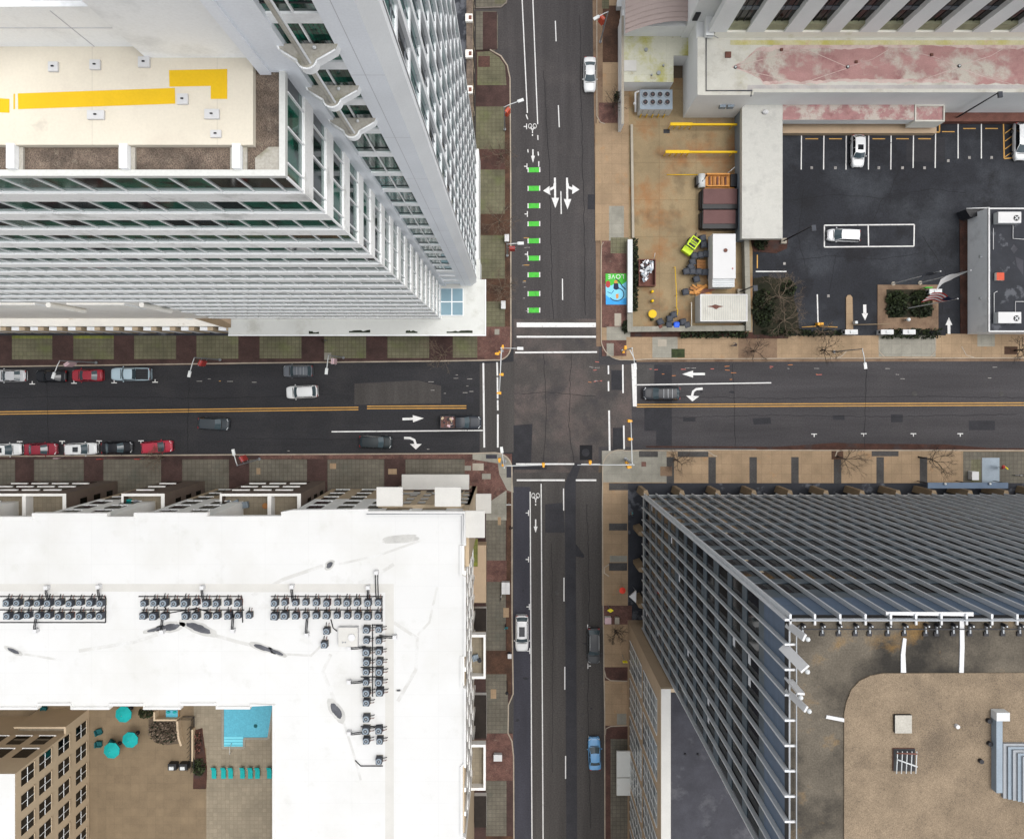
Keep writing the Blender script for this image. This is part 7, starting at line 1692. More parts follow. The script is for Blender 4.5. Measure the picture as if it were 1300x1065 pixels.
# ---- street lamps
def lamp(top, head, banner, bm, label, h=9.0):
    X, Y = P(*top, h); hx, hy = P(*head, h + 0.2); r = thing('street_lamp', (X, Y, KH), label, 'street lamp'); o = world_of(r)
    mb = MB(o); mb.cyl(X, Y, KH, h, 0.1, 'steel_grey', 10, 0.06); mb.cyl(X, Y, KH, KH + 0.3, 0.2, 'steel_grey', 10); mb.build('pole', r)
    d = Vector((hx - X, hy - Y, 0)); L_ = d.length; d.normalize()
    mb = MB(o); mb.tube([(X, Y, h - 0.1), (X + d.x * L_ * 0.3, Y + d.y * L_ * 0.3, h + 0.12), (hx - d.x * 0.3, hy - d.y * 0.3, h + 0.2)], 0.06, 'steel_pale', 6); mb.build('arm', r)
    a = math.atan2(d.y, d.x); mb = MB(o); mb.obox(hx, hy, h + 0.12, h + 0.28, 0.85, 0.4, a, 'lamp_glass'); mb.obox(hx - d.x * 0.35, hy - d.y * 0.35, h + 0.28, h + 0.33, 0.3, 0.24, a, 'steel_pale'); mb.build('lamp_head', r)
    if banner:
        bx, by = P(*banner, 5.6); e = Vector((bx - X, by - Y, 0)); e.normalize(); n = Vector((-e.y, e.x, 0))
        mb = MB(o); c = Vector((X, Y, 0)) + e * 0.75
        for zz in (6.5, 4.7): mb.tube([(X, Y, zz), (X + e.x * 1.3, Y + e.y * 1.3, zz)], 0.03, 'steel_grey', 5)
        mb.build('banner_arm', r)
        mb = MB(o); a1 = Vector((X, Y, 0)) + e * 0.35 ; b1 = Vector((X, Y, 0)) + e * 1.15; t_ = n * 0.22
        v = [(a1.x - t_.x, a1.y - t_.y, 4.8), (b1.x - t_.x, b1.y - t_.y, 4.8), (b1.x + t_.x, b1.y + t_.y, 4.8), (a1.x + t_.x, a1.y + t_.y, 4.8)]
        mb.prism([(p[0], p[1]) for p in v], 4.75, 6.45, bm); mb.build('banner', r)
for args in [((640, 136), (661, 128), (645, 142), 'banner_orange', 'street lamp with orange banner beside the tall white tower'), ((643.5, 310), (661, 309), (648, 316), 'banner_red', 'street lamp with red banner beside the green bike lane bars'), ((772, 15), (757, 23), (764, 26), 'banner_orange', 'street lamp with orange banner across from the tower, by the arched awning'),
             ((75.5, 458), (68, 477), (88, 463), 'banner_pale', 'street lamp with pale banner over the dark parked car'), ((246.5, 454), (240.5, 475), (257, 461), 'banner_red', 'street lamp with red and white banner over the empty kerb below the brown canopy'), ((417, 451), (414.5, 471.5), (424, 459), 'banner_pale', 'street lamp beside the grey parked SUV near the podium'),
             ((301, 591), (296.5, 574), (311, 585), 'banner_red', 'street lamp with pink banner on the apartment side of the street'), ((1095, 443), (1098.5, 464.5), None, '', 'grey street lamp near the car park entrance, no banner')]:
    lamp(*args)
def lot_light(base, tip, h, label, m='steel_black'):
    X, Y = P(*base); r = thing('lamp_post', (X, Y, KH), label, 'lamp post'); o = world_of(r)
    mb = MB(o); mb.box(X - 0.4, Y - 0.4, KH, X + 0.4, Y + 0.4, KH + 0.6, 'concrete_pale'); mb.build('base', r)
    mb = MB(o); mb.cyl(X, Y, KH + 0.6, h, 0.12, m, 8, 0.08); mb.build('pole', r)
    mb = MB(o); mb.obox(X + 0.1, Y - 0.35, h - 0.1, h + 0.15, 0.6, 0.8, 0.1, 'steel_black', 'bin_grey'); mb.build('lamp_head', r)
lot_light((1209, 153), (1262, 121), 10.4, 'tall black lamp post with square head by the red roofed box'); lot_light((993, 307), (1034, 288), 11.0, 'slim black lamp post on a white base at the end of the pale canopy'); lot_light((938, 371), (957, 360), 7.0, 'short dark lamp post between the white shed and the trailer')

# ---- traffic signals
def signal(base, arms, heads, label, lumin=None, h=6.4):
    X, Y = P(*base, h); r = thing('traffic_signal', (X, Y, KH), label, 'traffic signal'); o = world_of(r)
    mb = MB(o); mb.cyl(X, Y, KH, h + (2.4 if lumin else 0.2), 0.13, 'steel_pale', 10, 0.09); mb.cyl(X, Y, KH, KH + 0.35, 0.24, 'steel_grey', 12); mb.build('pole', r)
    for ax, ay in arms: mb = MB(o); e = P3(ax, ay, h); mb.tube([(X, Y, h - 0.1), (X + (e.x - X) * 0.2, Y + (e.y - Y) * 0.2, h - 0.02), (e.x, e.y, h)], 0.1, 'steel_pale', 8, 0.06); mb.build('mast_arm', r)
    for hx, hy, fx, fy in heads:
        x, y = P(hx, hy, h); mb = MB(o); zt = h + 0.1 if abs(hx - base[0]) + abs(hy - base[1]) > 9 else 4.2
        mb.box(x - 0.19, y - 0.19, zt - 1.1, x + 0.19, y + 0.19, zt, 'signal_yellow'); g = mb.build('signal_head', r)
        for i, m in enumerate(('lens_red', 'lens_amber', 'lens_green')):
            mb = MB(o); zz = zt - 0.2 - i * 0.34; mb.tube([(x + fx * 0.19, y + fy * 0.19, zz), (x + fx * 0.22, y + fy * 0.22, zz)], 0.12, m, 10); mb.build('lens', g)
            mb = MB(o); mb.box(x + fx * 0.2 - 0.13 * abs(fy) - 0.0, y + fy * 0.2 - 0.13 * abs(fx), zz + 0.12, x + fx * 0.42 + 0.13 * abs(fy), y + fy * 0.42 + 0.13 * abs(fx), zz + 0.15, 'signal_yellow'); mb.build('visor', g)
    if lumin: lx, ly = P(*lumin, h + 2.4); mb = MB(o); mb.tube([(X, Y, h + 2.3), (lx, ly, h + 2.5)], 0.05, 'steel_pale', 6); mb.build('lamp_arm', r); a = math.atan2(ly - Y, lx - X); mb = MB(o); mb.obox(lx, ly, h + 2.4, h + 2.6, 0.85, 0.4, a, 'lamp_glass'); mb.build('lamp_head', r)
    mb = MB(o); mb.box(X - 0.45, Y - 0.45, 2.4, X - 0.12, Y - 0.12, 3.1, 'signal_yellow'); mb.build('pedestrian_signal', r)
signal((636.5, 443), [(634, 499)], [(638, 440.5, 0, 1), (637.5, 475.5, -1, 0), (634.5, 499, -1, 0), (632, 449, -1, 0)], 'traffic signal on the brick corner below the white podium, arm over the left crossing', (660.5, 442.5))
signal((640.5, 591.5), [(692, 590.2)], [(690, 589.5, 0, -1), (634, 583.5, 0, -1)], 'traffic signal on the corner by the apartment block, arm over the bike lane', (637, 571))
signal((804.5, 590), [(733, 590.2)], [(749.5, 586.5, 0, -1)], 'traffic signal in front of the glass tower, long arm over the trench patch', None)
signal((802.5, 588), [(801, 534)], [(799, 534.5, 1, 0), (799.5, 557.5, 1, 0), (798, 593, 1, 0)], 'traffic signal in front of the glass tower, arm reaching up over the crossing', None, 6.2)
signal((799, 443), [(806, 457)], [(797.5, 441.5, 0, 1)], 'traffic signal on the mural corner of the crossing', (806, 465))

# ---- pavement furniture
def box_thing(name, x, y, lx, ly, h, m, label, cat, top=None, cap=None):
    X, Y = P(x, y, h); r = thing(name, (X, Y, KH), label, cat); o = world_of(r)
    mb = MB(o); mb.box(X - lx / 2, Y - ly / 2, KH, X + lx / 2, Y + ly / 2, h - 0.08, m); mb.build('cabinet', r)
    mb = MB(o); mb.box(X - lx / 2 - 0.04, Y - ly / 2 - 0.04, h - 0.08, X + lx / 2 + 0.04, Y + ly / 2 + 0.04, h, top or m); mb.build('lid', r)
    return r
box_thing('utility_cabinet', 639, 387, 0.6, 1.1, 1.3, 'steel_pale', 'white utility cabinet at the kerb just north of the podium corner', 'utility cabinet', 'steel_white'); box_thing('utility_cabinet', 643.5, 302, 0.6, 1.0, 1.3, 'steel_pale', 'white utility cabinet at the kerb beside the red bannered lamp', 'utility cabinet', 'steel_white')
for i, (x, y) in enumerate(((639.5, 743), (644.5, 743), (639.5, 750.5), (644.5, 750.5))): box_thing('newspaper_box', x, y, 0.56, 0.8, 1.1, 'steel_pale', '%s white newspaper box of the block of four at the west kerb' % ('upper street-wall', 'upper kerb', 'lower street-wall', 'lower kerb')[i].replace('street-wall', 'wall side').replace('kerb', 'kerb side'), 'newspaper box', 'steel_white')
box_thing('utility_cabinet', 632, 962, 1.2, 0.9, 0.9, 'steel_pale', 'pale utility box on red brick paving beside the lower street balcony', 'utility cabinet', 'steel_white'); box_thing('litter_bin', 647, 833, 0.5, 0.6, 1.1, 'bin_grey', 'small grey litter bin at the west kerb by the white parked SUV', 'litter bin', 'steel_white')
box_thing('utility_cabinet', 1238.5, 604, 0.95, 1.2, 1.2, 'steel_white', 'bright white cabinet on the pavement beside the blue grey paving', 'utility cabinet'); box_thing('sign_board', 772, 788, 0.9, 0.9, 1.0, 'wall_beige', 'pink beige board on the brick pavement below the yellow diamond sign', 'sign board', 'banner_pale'); box_thing('utility_cabinet', 783.5, 788, 0.6, 0.9, 0.9, 'concrete_pale', 'pale low cabinet on the brick pavement opposite the dark grey car', 'utility cabinet')
box_thing('utility_cabinet', 787, 4, 0.8, 1.0, 1.4, 'steel_pale', 'pale cabinet against the annexe beside the arched awning', 'utility cabinet')
def sign_post(x, y, h, label, m, kind):
    X, Y = P(x, y, h); r = thing('road_sign', (X, Y, KH), label, 'road sign'); o = world_of(r)
    mb = MB(o); mb.cyl(X, Y, KH, h, 0.04, 'steel_grey', 8); mb.build('post', r)
    mb = MB(o)
    if kind == 'diamond':   # warning diamond tilted back
        mb.prism([(X - 0.5, Y), (X, Y - 0.3), (X + 0.5, Y), (X, Y + 0.3)], h - 0.1, h - 0.05, m)
    else: mb.box(X - 0.35, Y - 0.04, h - 0.7, X + 0.35, Y + 0.04, h, m)
    mb.build('sign_plate', r)
sign_post(775, 775, 2.6, 'yellow diamond warning sign at the kerb by the tan pavement', 'sign_yellow', 'diamond'); sign_post(794, 841, 3.2, 'pole sign with yellow and grey plates by the tan building', 'sign_yellow', 'plate'); sign_post(646, 641, 2.4, 'small white sign at the west kerb below the street corner', 'steel_white', 'plate')
for x, lb in ((70, 'small pink sign at the lower kerb by the white sunroof car'), (125, 'small red and white sign at the lower kerb beside the black car'), (173, 'small red and white sign at the lower kerb beside the red hatchback')): sign_post(x, 583 if x > 90 else 582, 2.2, lb, 'banner_pale' if x == 70 else 'banner_red', 'plate')
def dark_post():
    X, Y = P(643.5, 880, 4.4); r = thing('lamp_post', (X, Y, KH), 'black post lamp beside the notch in the west kerb', 'lamp post'); o = world_of(r)
    mb = MB(o); mb.cyl(X, Y, KH, 4.2, 0.07, 'steel_black', 8); mb.build('pole', r); mb = MB(o); mb.ball((X, Y, 4.3), 0.24, 'steel_black', 10, 7); mb.build('lamp_head', r)
dark_post()
def umbrella_cafe():
    X, Y = P(790.5, 750, 2.3); r = thing('parasol', (X, Y, KH), 'small red parasol at the foot of the glass tower', 'parasol'); o = world_of(r); n = 8
    mb = MB(o)
    for i in range(n):
        a, b = 2 * math.pi * i / n, 2 * math.pi * (i + 1) / n; mb.poly([(X + .5 * math.cos(a), Y + .5 * math.sin(a), 2.1), (X + .5 * math.cos(b), Y + .5 * math.sin(b), 2.1), (X, Y, 2.35)], 'umbrella_red')
    mb.build('canopy', r); mb = MB(o); mb.cyl(X, Y, KH, 2.4, 0.025, 'steel_grey', 6); mb.build('pole', r)
umbrella_cafe()
X, Y = P(803, 757, 2.6); ca = thing('entrance_awning', (X, Y, 2), 'white pointed awning at the base of the glass tower beside the red parasol', 'awning'); o = world_of(ca)
mb = MB(o); mb.mesh([(X - 0.5, Y, 2.7), (X + 0.5, Y + 0.9, 2.9), (X + 0.5, Y - 0.9, 2.9), (X - 0.5, Y, 2.4), (X + 0.5, Y + 0.9, 2.4), (X + 0.5, Y - 0.9, 2.4)], [(0, 2, 1), (3, 4, 5), (0, 1, 4, 3), (1, 2, 5, 4), (2, 0, 3, 5)], 'steel_white'); mb.build('fabric', ca)
for dy in (-0.8, 0.8): mb = MB(o); mb.cyl(X + 0.45, Y + dy, KH + 0.03, 2.4, 0.04, 'steel_grey', 6); mb.build('post', ca)
X, Y = P(1236, 616.5, 3.2); aw = thing('entrance_awning', (X, Y, 0.2), 'blue grey entrance awning with white lamps against the glass tower', 'awning'); o = world_of(aw)
mb = MB(o); mb.box(P(1178, 0, 3.2)[0], Y - 0.4, 3.0, P(1280, 0, 3.2)[0], Y + 0.45, 3.2, 'louver_blue'); mb.build('fabric', aw)
for x in (1179, 1230, 1279): mb = MB(o); mb.cyl(P(x, 0, 3.2)[0], Y + 0.3, 0.2, 3.0, 0.06, 'steel_black', 8); mb.build('post', aw)
for x in (1200, 1257): mb = MB(o); mb.ball((P(x, 0, 3.4)[0], Y + 0.3, 3.4), 0.18, 'lamp_glass', 10, 7); mb.build('lamp', aw)
X, Y = P(1276, 594, 2.0); cp_ = thing('patio_umbrella', (X, Y, KH), 'small closed red and yellow patio umbrella on the patterned paving', 'umbrella'); o = world_of(cp_)
mb = MB(o); mb.tube([(X - 0.3, Y + 0.2, 2.1), (X + 0.2, Y - 0.1, 1.2), (X + 0.4, Y - 0.3, 0.6)], 0.26, 'banner_red', 8, 0.08); mb.build('canopy', cp_); mb = MB(o); mb.tube([(X + 0.5, Y - 0.2, 1.9), (X + 0.3, Y + 0.3, 1.2)], 0.1, 'sign_yellow', 6); mb.build('strap', cp_); mb = MB(o); mb.cyl(X, Y, KH, 2.0, 0.03, 'steel_grey', 6); mb.build('pole', cp_)
def cycle(x, y, rz, label):
    X, Y = P(x, y, 0.5); r = thing('bicycle', (X, Y, KH), label, 'bicycle', rz=rz)
    for sx in (-0.5, 0.5):
        mb = MB(); pts = [(sx + 0.33 * math.cos(t), 0, 0.34 + 0.33 * math.sin(t)) for t in [2 * math.pi * i / 16 for i in range(17)]]; mb.tube(pts, 0.025, 'tyre', 5); mb.build('wheel').parent = r
    mb = MB(); mb.tube([(-0.5, 0, .34), (-0.15, 0, .8), (.35, 0, .85), (0, 0, .34), (-0.5, 0, .34)], 0.03, 'steel_white', 5); mb.tube([(.35, 0, .95), (.5, 0, .34)], 0.03, 'steel_white', 5); mb.build('frame').parent = r
    mb = MB(); mb.tube([(.33, -.25, 1.0), (.36, 0, .97), (.33, .25, 1.0)], 0.02, 'steel_black', 5); mb.build('handlebar').parent = r
    mb = MB(); mb.ball((-.2, 0, .88), (.14, .08, .04), 'plastic_black', 8, 5); mb.build('saddle').parent = r
cycle(1293, 603, 0.1, 'white bicycle parked against the glass tower by the patio umbrella'); cycle(636, 757, 1.4, 'dark bicycle beside the white newspaper boxes')

# ---- people
def person(x, y, face, label, top, legs, stride=0.28, seated=False):
    X, Y = P(x, y, 0.9); r_ = thing('person', (X, Y, KH + 0.01 if not seated else KH), label, 'person', rz=face)
    V, E, Rd = [], [], []
    def v(p, rr): V.append(p); Rd.append(rr); return len(V) - 1
    def e(a, b): E.append((a, b))
    pel = v((0, 0, 0.95 if not seated else 0.5), 0.15); ch = v((0.02, 0, 1.3 if not seated else 0.86), 0.15); nk = v((0.03, 0, 1.5 if not seated else 1.06), 0.06); hd = v((0.06, 0, 1.64 if not seated else 1.2), 0.1); ht = v((0.05, 0, 1.74 if not seated else 1.3), 0.07); e(pel, ch); e(ch, nk); e(nk, hd); e(hd, ht)
    for s in (-1, 1):
        f = stride * s; b = 0 if not seated else -0.45
        hip = v((0, 0.1 * s, 0.9 + b), 0.1)
        if seated: kn = v((0.42, 0.13 * s, 0.5), 0.07); an = v((0.44, 0.13 * s, 0.09), 0.045); to = v((0.6, 0.14 * s, 0.05), 0.035)
        else: kn = v((f * 0.55 + 0.05, 0.1 * s, 0.5), 0.065); an = v((f, 0.1 * s, 0.09), 0.045); to = v((f + 0.16, 0.11 * s, 0.05), 0.035)
        e(pel, hip); e(hip, kn); e(kn, an); e(an, to)
        sh = v((0.02, 0.19 * s, 1.42 + b), 0.065); el = v((-f * 0.45, 0.26 * s, 1.14 + b), 0.045); wr = v((0.1 - f * 0.8, 0.25 * s, 0.92 + b), 0.03); pm = v((0.13 - f * 0.85, 0.25 * s, 0.86 + b), 0.03); e(ch, sh); e(sh, el); e(el, wr); e(wr, pm)
        for i, ln in enumerate((0.07, 0.08, 0.085, 0.075)):
            k1 = v((0.11 - f * 0.85 + 0.018 * i, 0.25 * s, 0.86 + b - ln * 0.6), 0.009); k2 = v((0.12 - f * 0.85 + 0.018 * i, 0.24 * s, 0.86 + b - ln), 0.008); e(pm, k1); e(k1, k2)
        t1 = v((0.17 - f * 0.85, 0.235 * s, 0.86 + b), 0.01); t2 = v((0.185 - f * 0.85, 0.23 * s, 0.82 + b), 0.009); e(pm, t1); e(t1, t2)
    me = bpy.data.meshes.new('body'); me.from_pydata(V, E, []); ob = bpy.data.objects.new('body', me); COL.objects.link(ob)
    md = ob.modifiers.new('skin', 'SKIN'); me.skin_vertices or None
    for i, sv in enumerate(me.skin_vertices[0].data): sv.radius = (Rd[i], Rd[i]); sv.use_root = (i == 0)
    sb = ob.modifiers.new('sub', 'SUBSURF'); sb.levels = 1; sb.render_levels = 1
    bpy.context.view_layer.update(); m2 = bpy.data.meshes.new_from_object(ob.evaluated_get(bpy.context.evaluated_depsgraph_get())); bpy.data.objects.remove(ob)
    m2.name = 'body'
    for m in ('skin', top, legs, 'plastic_black'): m2.materials.append(M[m])
    b = 0 if not seated else -0.45
    for pl in m2.polygons:
        c = pl.center; pl.use_smooth = True
        pl.material_index = 0 if c.z > 1.49 + b or (abs(c.y) > 0.2 and c.z < 0.9 + b) else (1 if c.z > 0.97 + b else (3 if c.z < 0.1 else 2))
    bo = bpy.data.objects.new('body', m2); COL.objects.link(bo); bo.parent = r_
    b = 0 if not seated else -0.44
    mb = MB(); mb.ball((0.035, 0, 1.69 + b), (0.115, 0.105, 0.1), 'hair', 12, 8, 0, -0.15); mb.build('hair').parent = r_
    mb = MB(); mb.ball((0.165, 0, 1.63 + b), (0.02, 0.015, 0.025), 'skin', 6, 5); mb.build('nose').parent = r_
    for s in (-1, 1): mb = MB(); mb.ball((0.15, 0.035 * s, 1.66 + b), 0.012, 'steel_black', 6, 5); mb.build('eye').parent = r_
    for s in (-1, 1): mb = MB(); mb.ball((0.05, 0.105 * s, 1.64 + b), (0.025, 0.012, 0.035), 'skin', 6, 5); mb.build('ear').parent = r_
    mb = MB(); mb.ball((0.155, 0, 1.585 + b), (0.01, 0.03, 0.008), 'lens_red', 6, 5); mb.build('mouth').parent = r_
person(648.5, 670, 1.6, 'person in black clothes standing at the west kerb below the crossing', 'cloth_black', 'cloth_black', 0.12)
person(642.5, 796, -1.5, 'person in dark teal top walking on the pavement beside the white SUV', 'cloth_teal', 'cloth_black'); person(411, 433, 0.2, 'person in dark clothes walking on the pavement below the white podium', 'cloth_black', 'cloth_grey')
person(802.5, 652, 3.1, 'person in turquoise top and tan trousers standing at the glass tower', 'cloth_teal', 'wood_pallet', 0.1); person(933, 438, 3.0, 'person in grey and white walking on the pavement by the black hedge', 'cloth_grey', 'cloth_blue')
# ================================================================== vehicles
def vehicle(kind, x, y, ang, col, label, L=4.7, W=1.85, sunroof=False, group=None, cargo=None, rails=False, glass='car_glass', z=0.0, name=None):
    """x, y: pixel of the roof centre; ang: heading in degrees, 0 = towards the right edge, 90 = up"""
    zz = 0.9; X, Y = P(x, y, zz)
    nm = {'sedan': 'parked_car', 'suv': 'parked_car', 'pickup': 'pickup_truck', 'van': 'minivan'}[kind]
    r = thing(name or nm, (X, Y, z), label, {'pickup': 'pickup truck', 'van': 'minivan'}.get(kind, 'car'), group, math.radians(ang))
    pm = 'car_' + label
    mat(pm, col, 0.38, 0.03, 0.8, 0.0, 0.0, 0.5 if sum(col) > 0.7 else 0.25, coat=0.5 if sum(col) > 0.7 else 0.08)
    def fin(mb, name, par=None):
        o = mb.build(name); o.parent = par or r; return o
    h = {'sedan': 1.45, 'suv': 1.72, 'pickup': 1.85, 'van': 1.75}[kind]
    hood = {'sedan': 0.86, 'suv': 1.0, 'pickup': 1.12, 'van': 0.98}[kind]
    deck = {'sedan': 0.95, 'suv': 1.05, 'pickup': 1.1, 'van': 1.05}[kind]
    xf = L / 2
    # cabin stations: windscreen base, windscreen top, rear top, rear base
    if kind == 'sedan': wb, wt, rt, rb = L * 0.2, L * 0.05, -L * 0.2, -L * 0.33
    elif kind == 'suv': wb, wt, rt, rb = L * 0.22, L * 0.09, -L * 0.37, -L * 0.45
    elif kind == 'van': wb, wt, rt, rb = L * 0.29, L * 0.12, -L * 0.4, -L * 0.47
    else: wb, wt, rt, rb = L * 0.19, L * 0.09, -L * 0.1, -L * 0.135
    def ztop(t):          # beltline height along the car, t in -1..1
        if t > 0.9: return hood - 0.24 * ((t - 0.9) / 0.1) ** 1.5
        xx = t * xf
        if xx > wb: return hood - 0.05 * (xx - wb) / max(0.01, xf * 0.9 - wb)
        if t < -0.93: return deck - 0.2 * ((-t - 0.93) / 0.07) ** 1.5
        return hood + (deck - hood) * min(1, (wb - xx) / (wb + xf))
    def hw(t):
        a = abs(t); e = 1 - 0.03 * a * a
        if t > 0.6: e -= 0.2 * ((t - 0.6) / 0.4) ** 2.6
        if t < -0.7: e -= 0.12 * ((-t - 0.7) / 0.3) ** 2.6
        return W / 2 * e
    ts = [-1, -0.985, -0.95, -0.88, -0.75, -0.6, -0.4, -0.2, 0, 0.2, 0.4, 0.55, 0.7, 0.82, 0.9, 0.95, 0.985, 1]
    mb = MB(); v, f = [], []
    for t in ts:
        k, zt = hw(t), ztop(t)
        lo = 0.24 if abs(t) < 0.95 else 0.34
        half = [(0.0, zt + 0.05), (0.45 * k, zt + 0.045), (0.8 * k, zt + 0.015), (0.93 * k, zt - 0.05), (0.99 * k, zt - 0.2), (1.0 * k, 0.55), (0.97 * k, lo + 0.08), (0.9 * k, lo)]
        ring = [(t * xf, yy, z_) for yy, z_ in half] + [(t * xf, -yy, z_) for yy, z_ in half[:0:-1]]
        v += ring
    n = 15
    for i in range(len(ts) - 1):
        for j in range(n):
            a, b = i * n + j, i * n + (j + 1) % n
            f.append((a, b, b + n, a + n))
    f.append(tuple(range(n))); f.append(tuple(range(len(v) - n, len(v)))[::-1])
    mb.mesh(v, [q[::-1] for q in f], pm, True); body = fin(mb, 'body')
    # bed of the pickup
    if kind == 'pickup':
        x0, x1 = -xf + 0.12, rb - 0.08; yb = W / 2 - 0.18
        mb = MB(); mb.box(x0, -yb, deck + 0.02, x1, yb, deck + 0.065, 'plastic_black' if not cargo else 'rust')
        for (a0, b0, a1, b1) in ((x0 - 0.06, -yb - 0.08, x1 + 0.02, -yb), (x0 - 0.06, yb, x1 + 0.02, yb + 0.08), (x0 - 0.1, -yb, x0, yb)): mb.box(a0, b0, deck + 0.0, a1, b1, deck + 0.2, pm)
        bed = fin(mb, 'truck_bed')
        for i in range(6):
            mb = MB(); yy = -yb + (i + 0.5) * 2 * yb / 6; mb.box(x0 + 0.05, yy - 0.03, deck + 0.065, x1 - 0.05, yy + 0.03, deck + 0.085, 'bin_grey'); fin(mb, 'bed_rib', bed)
        if cargo:
            rg = random.Random(2); mb = MB()
            for i in range(22): mb.obox(rg.uniform(x0 + .25, x1 - .25), rg.uniform(-yb + .2, yb - .2), deck + 0.09 + i * 0.008, deck + 0.14 + i * 0.012, rg.uniform(.15, .6), rg.uniform(.1, .4), rg.uniform(0, 3), rg.choice(['rust', 'banner_pale', 'steel_black', 'wall_tan', 'bin_grey', 'dumpster_brown']))
            o = fin(mb, 'load', bed); o['kind'] = 'stuff'
    zb = lambda xx: ztop(max(-1, min(1, xx / xf))) + 0.03
    yb, yt = W / 2 * 0.9, W / 2 * (0.7 if kind == 'sedan' else 0.76)
    hb = 0.06
    # roof panel, slightly crowned and rounded at its ends
    ring = []
    def roofpt(u, w_):      # u 0 front..1 rear, w_ -1..1
        xx = wt + (rt - wt) * u + (0.12 * (1 - w_ * w_) if u < 0.01 else (-0.08 * (1 - w_ * w_) if u > 0.99 else 0))
        return (xx, yt * w_, h - 0.05 * w_ * w_ - 0.05 * (2 * u - 1) ** 2)
    mb = MB(); nu, nw = 8, 8; v = [roofpt(i / nu, -1 + 2 * j / nw) for i in range(nu + 1) for j in range(nw + 1)]
    f = [(i * (nw + 1) + j, i * (nw + 1) + j + 1, (i + 1) * (nw + 1) + j + 1, (i + 1) * (nw + 1) + j) for i in range(nu) for j in range(nw)]
    mb.mesh(v, [q[::-1] for q in f][:0] + f, pm, True)
    # pillars
    def lo(xx, s): return (xx, yb * s, zb(xx))
    for s in (-1, 1):
        A0, A1 = Vector((wb, yb * s * 0.97, zb(wb))), Vector(roofpt(0, s))
        D0, D1 = Vector((rb, yb * s * 0.95, zb(rb))), Vector(roofpt(1, s))
        mb.tube([A0, A1], 0.045, pm, 5); mb.tube([D0, D1], 0.06, pm, 5)
        mids = [0.42, 0.78] if kind in ('suv', 'van') else ([0.5] if kind == 'sedan' else [0.95])
        for t in mids:
            xm = wb + (rb - wb) * t; um = max(0, min(1, (wt - xm) / (wt - rt))); mb.tube([Vector(lo(xm, s)), Vector(roofpt(um, s))], 0.035, pm if kind != 'van' else 'plastic_black', 5)
        mb.tube([Vector(roofpt(0, s)), Vector(roofpt(0.5, s)), Vector(roofpt(1, s))], 0.035, pm, 5)
    fin(mb, 'roof')
    gl = glass
    nw = 6
    mb = MB(); v = []
    for j in range(nw + 1):
        w_ = -1 + 2 * j / nw; p1 = Vector(roofpt(0, w_)); p0 = Vector((wb + 0.16 * (1 - w_ * w_), yb * 0.97 * w_, zb(wb) + 0.02 * (1 - w_ * w_))); v += [tuple(p0), tuple(p1)]
    mb.mesh(v, [(2 * j, 2 * j + 2, 2 * j + 3, 2 * j + 1) for j in range(nw)], gl, True); fin(mb, 'windshield')
    mb = MB(); v = []
    for j in range(nw + 1):
        w_ = -1 + 2 * j / nw; p1 = Vector(roofpt(1, w_)); p0 = Vector((rb - 0.1 * (1 - w_ * w_), yb * 0.95 * w_, zb(rb) + 0.02)); v += [tuple(p0), tuple(p1)]
    mb.mesh(v, [(2 * j + 1, 2 * j + 3, 2 * j + 2, 2 * j) for j in range(nw)], gl, True); fin(mb, 'rear_window')
    for s in (-1, 1):
        mb = MB(); q = [lo(wb, s), lo((wb + rb) / 2, s), lo(rb, s), roofpt(1, s), roofpt(0.5, s), roofpt(0, s)]; mb.poly(q if s < 0 else q[::-1], 'car_glass_dark'); fin(mb, 'side_window')
        mb = MB(); mx = wb - 0.18; mb.ball((mx, s * (W / 2 + 0.1), zb(mx) + 0.06), (0.09, 0.12, 0.08), pm, 8, 6); mb.tube([(mx, s * W / 2 * 0.92, zb(mx)), (mx, s * (W / 2 + 0.05), zb(mx) + 0.04)], 0.03, 'plastic_black', 5); fin(mb, 'wing_mirror')
        tf = 0.93; mb = MB(); k = hw(tf)
        mb.mesh([(0.9 * xf, s * hw(.9) * 0.97, ztop(.9) - 0.12), (0.985 * xf, s * hw(.985) * 0.62, ztop(.985) - 0.0), (0.93 * xf, s * hw(.93) * 0.6, ztop(.93) + 0.03), (0.84 * xf, s * hw(.84) * 0.9, ztop(.84) + 0.01)], [(0, 1, 2, 3) if s < 0 else (3, 2, 1, 0)], 'headlamp'); o = fin(mb, 'headlight'); o.location.z += 0.045
        mb = MB(); mb.box(-xf * 0.985 - 0.03, s * hw(-.98) * 0.98, deck - 0.32, -xf * 0.95, s * hw(-.98) * 0.6, deck - 0.08, 'tail_lamp'); fin(mb, 'tail_light')
        for wx in (L * 0.3, -L * 0.29):
            rr = 0.34 if kind in ('sedan', 'van') else 0.39
            mb = MB(); mb.tube([(wx, s * (W / 2 - 0.2), rr), (wx, s * (W / 2 + 0.012), rr)], rr, 'tyre', 18); wl = fin(mb, 'wheel')
            mb = MB(); mb.tube([(wx, s * (W / 2 + 0.0), rr), (wx, s * (W / 2 + 0.022), rr)], rr * 0.62, 'rim', 14); fin(mb, 'rim', wl)
    mb = MB(); mb.box(xf * 0.975, -W * 0.24, 0.42, xf * 1.006, W * 0.24, 0.62, 'plastic_black'); fin(mb, 'grille')
    mb = MB(); mb.box(wb + 0.2, -W * 0.35, zb(wb + .2) + 0.01, wb + 0.3, W * 0.35, zb(wb + 0.2) + 0.035, 'plastic_black'); fin(mb, 'wiper')
    if sunroof:
        mb = MB(); u0, u1 = (0.12, 0.7) if sunroof == 2 else (0.15, 0.5); a, b = roofpt(u0, 0), roofpt(u1, 0); mb.box(b[0], -yt * 0.55, h - 0.03, a[0], yt * 0.55, h + 0.016, 'car_glass_dark'); fin(mb, 'sunroof')
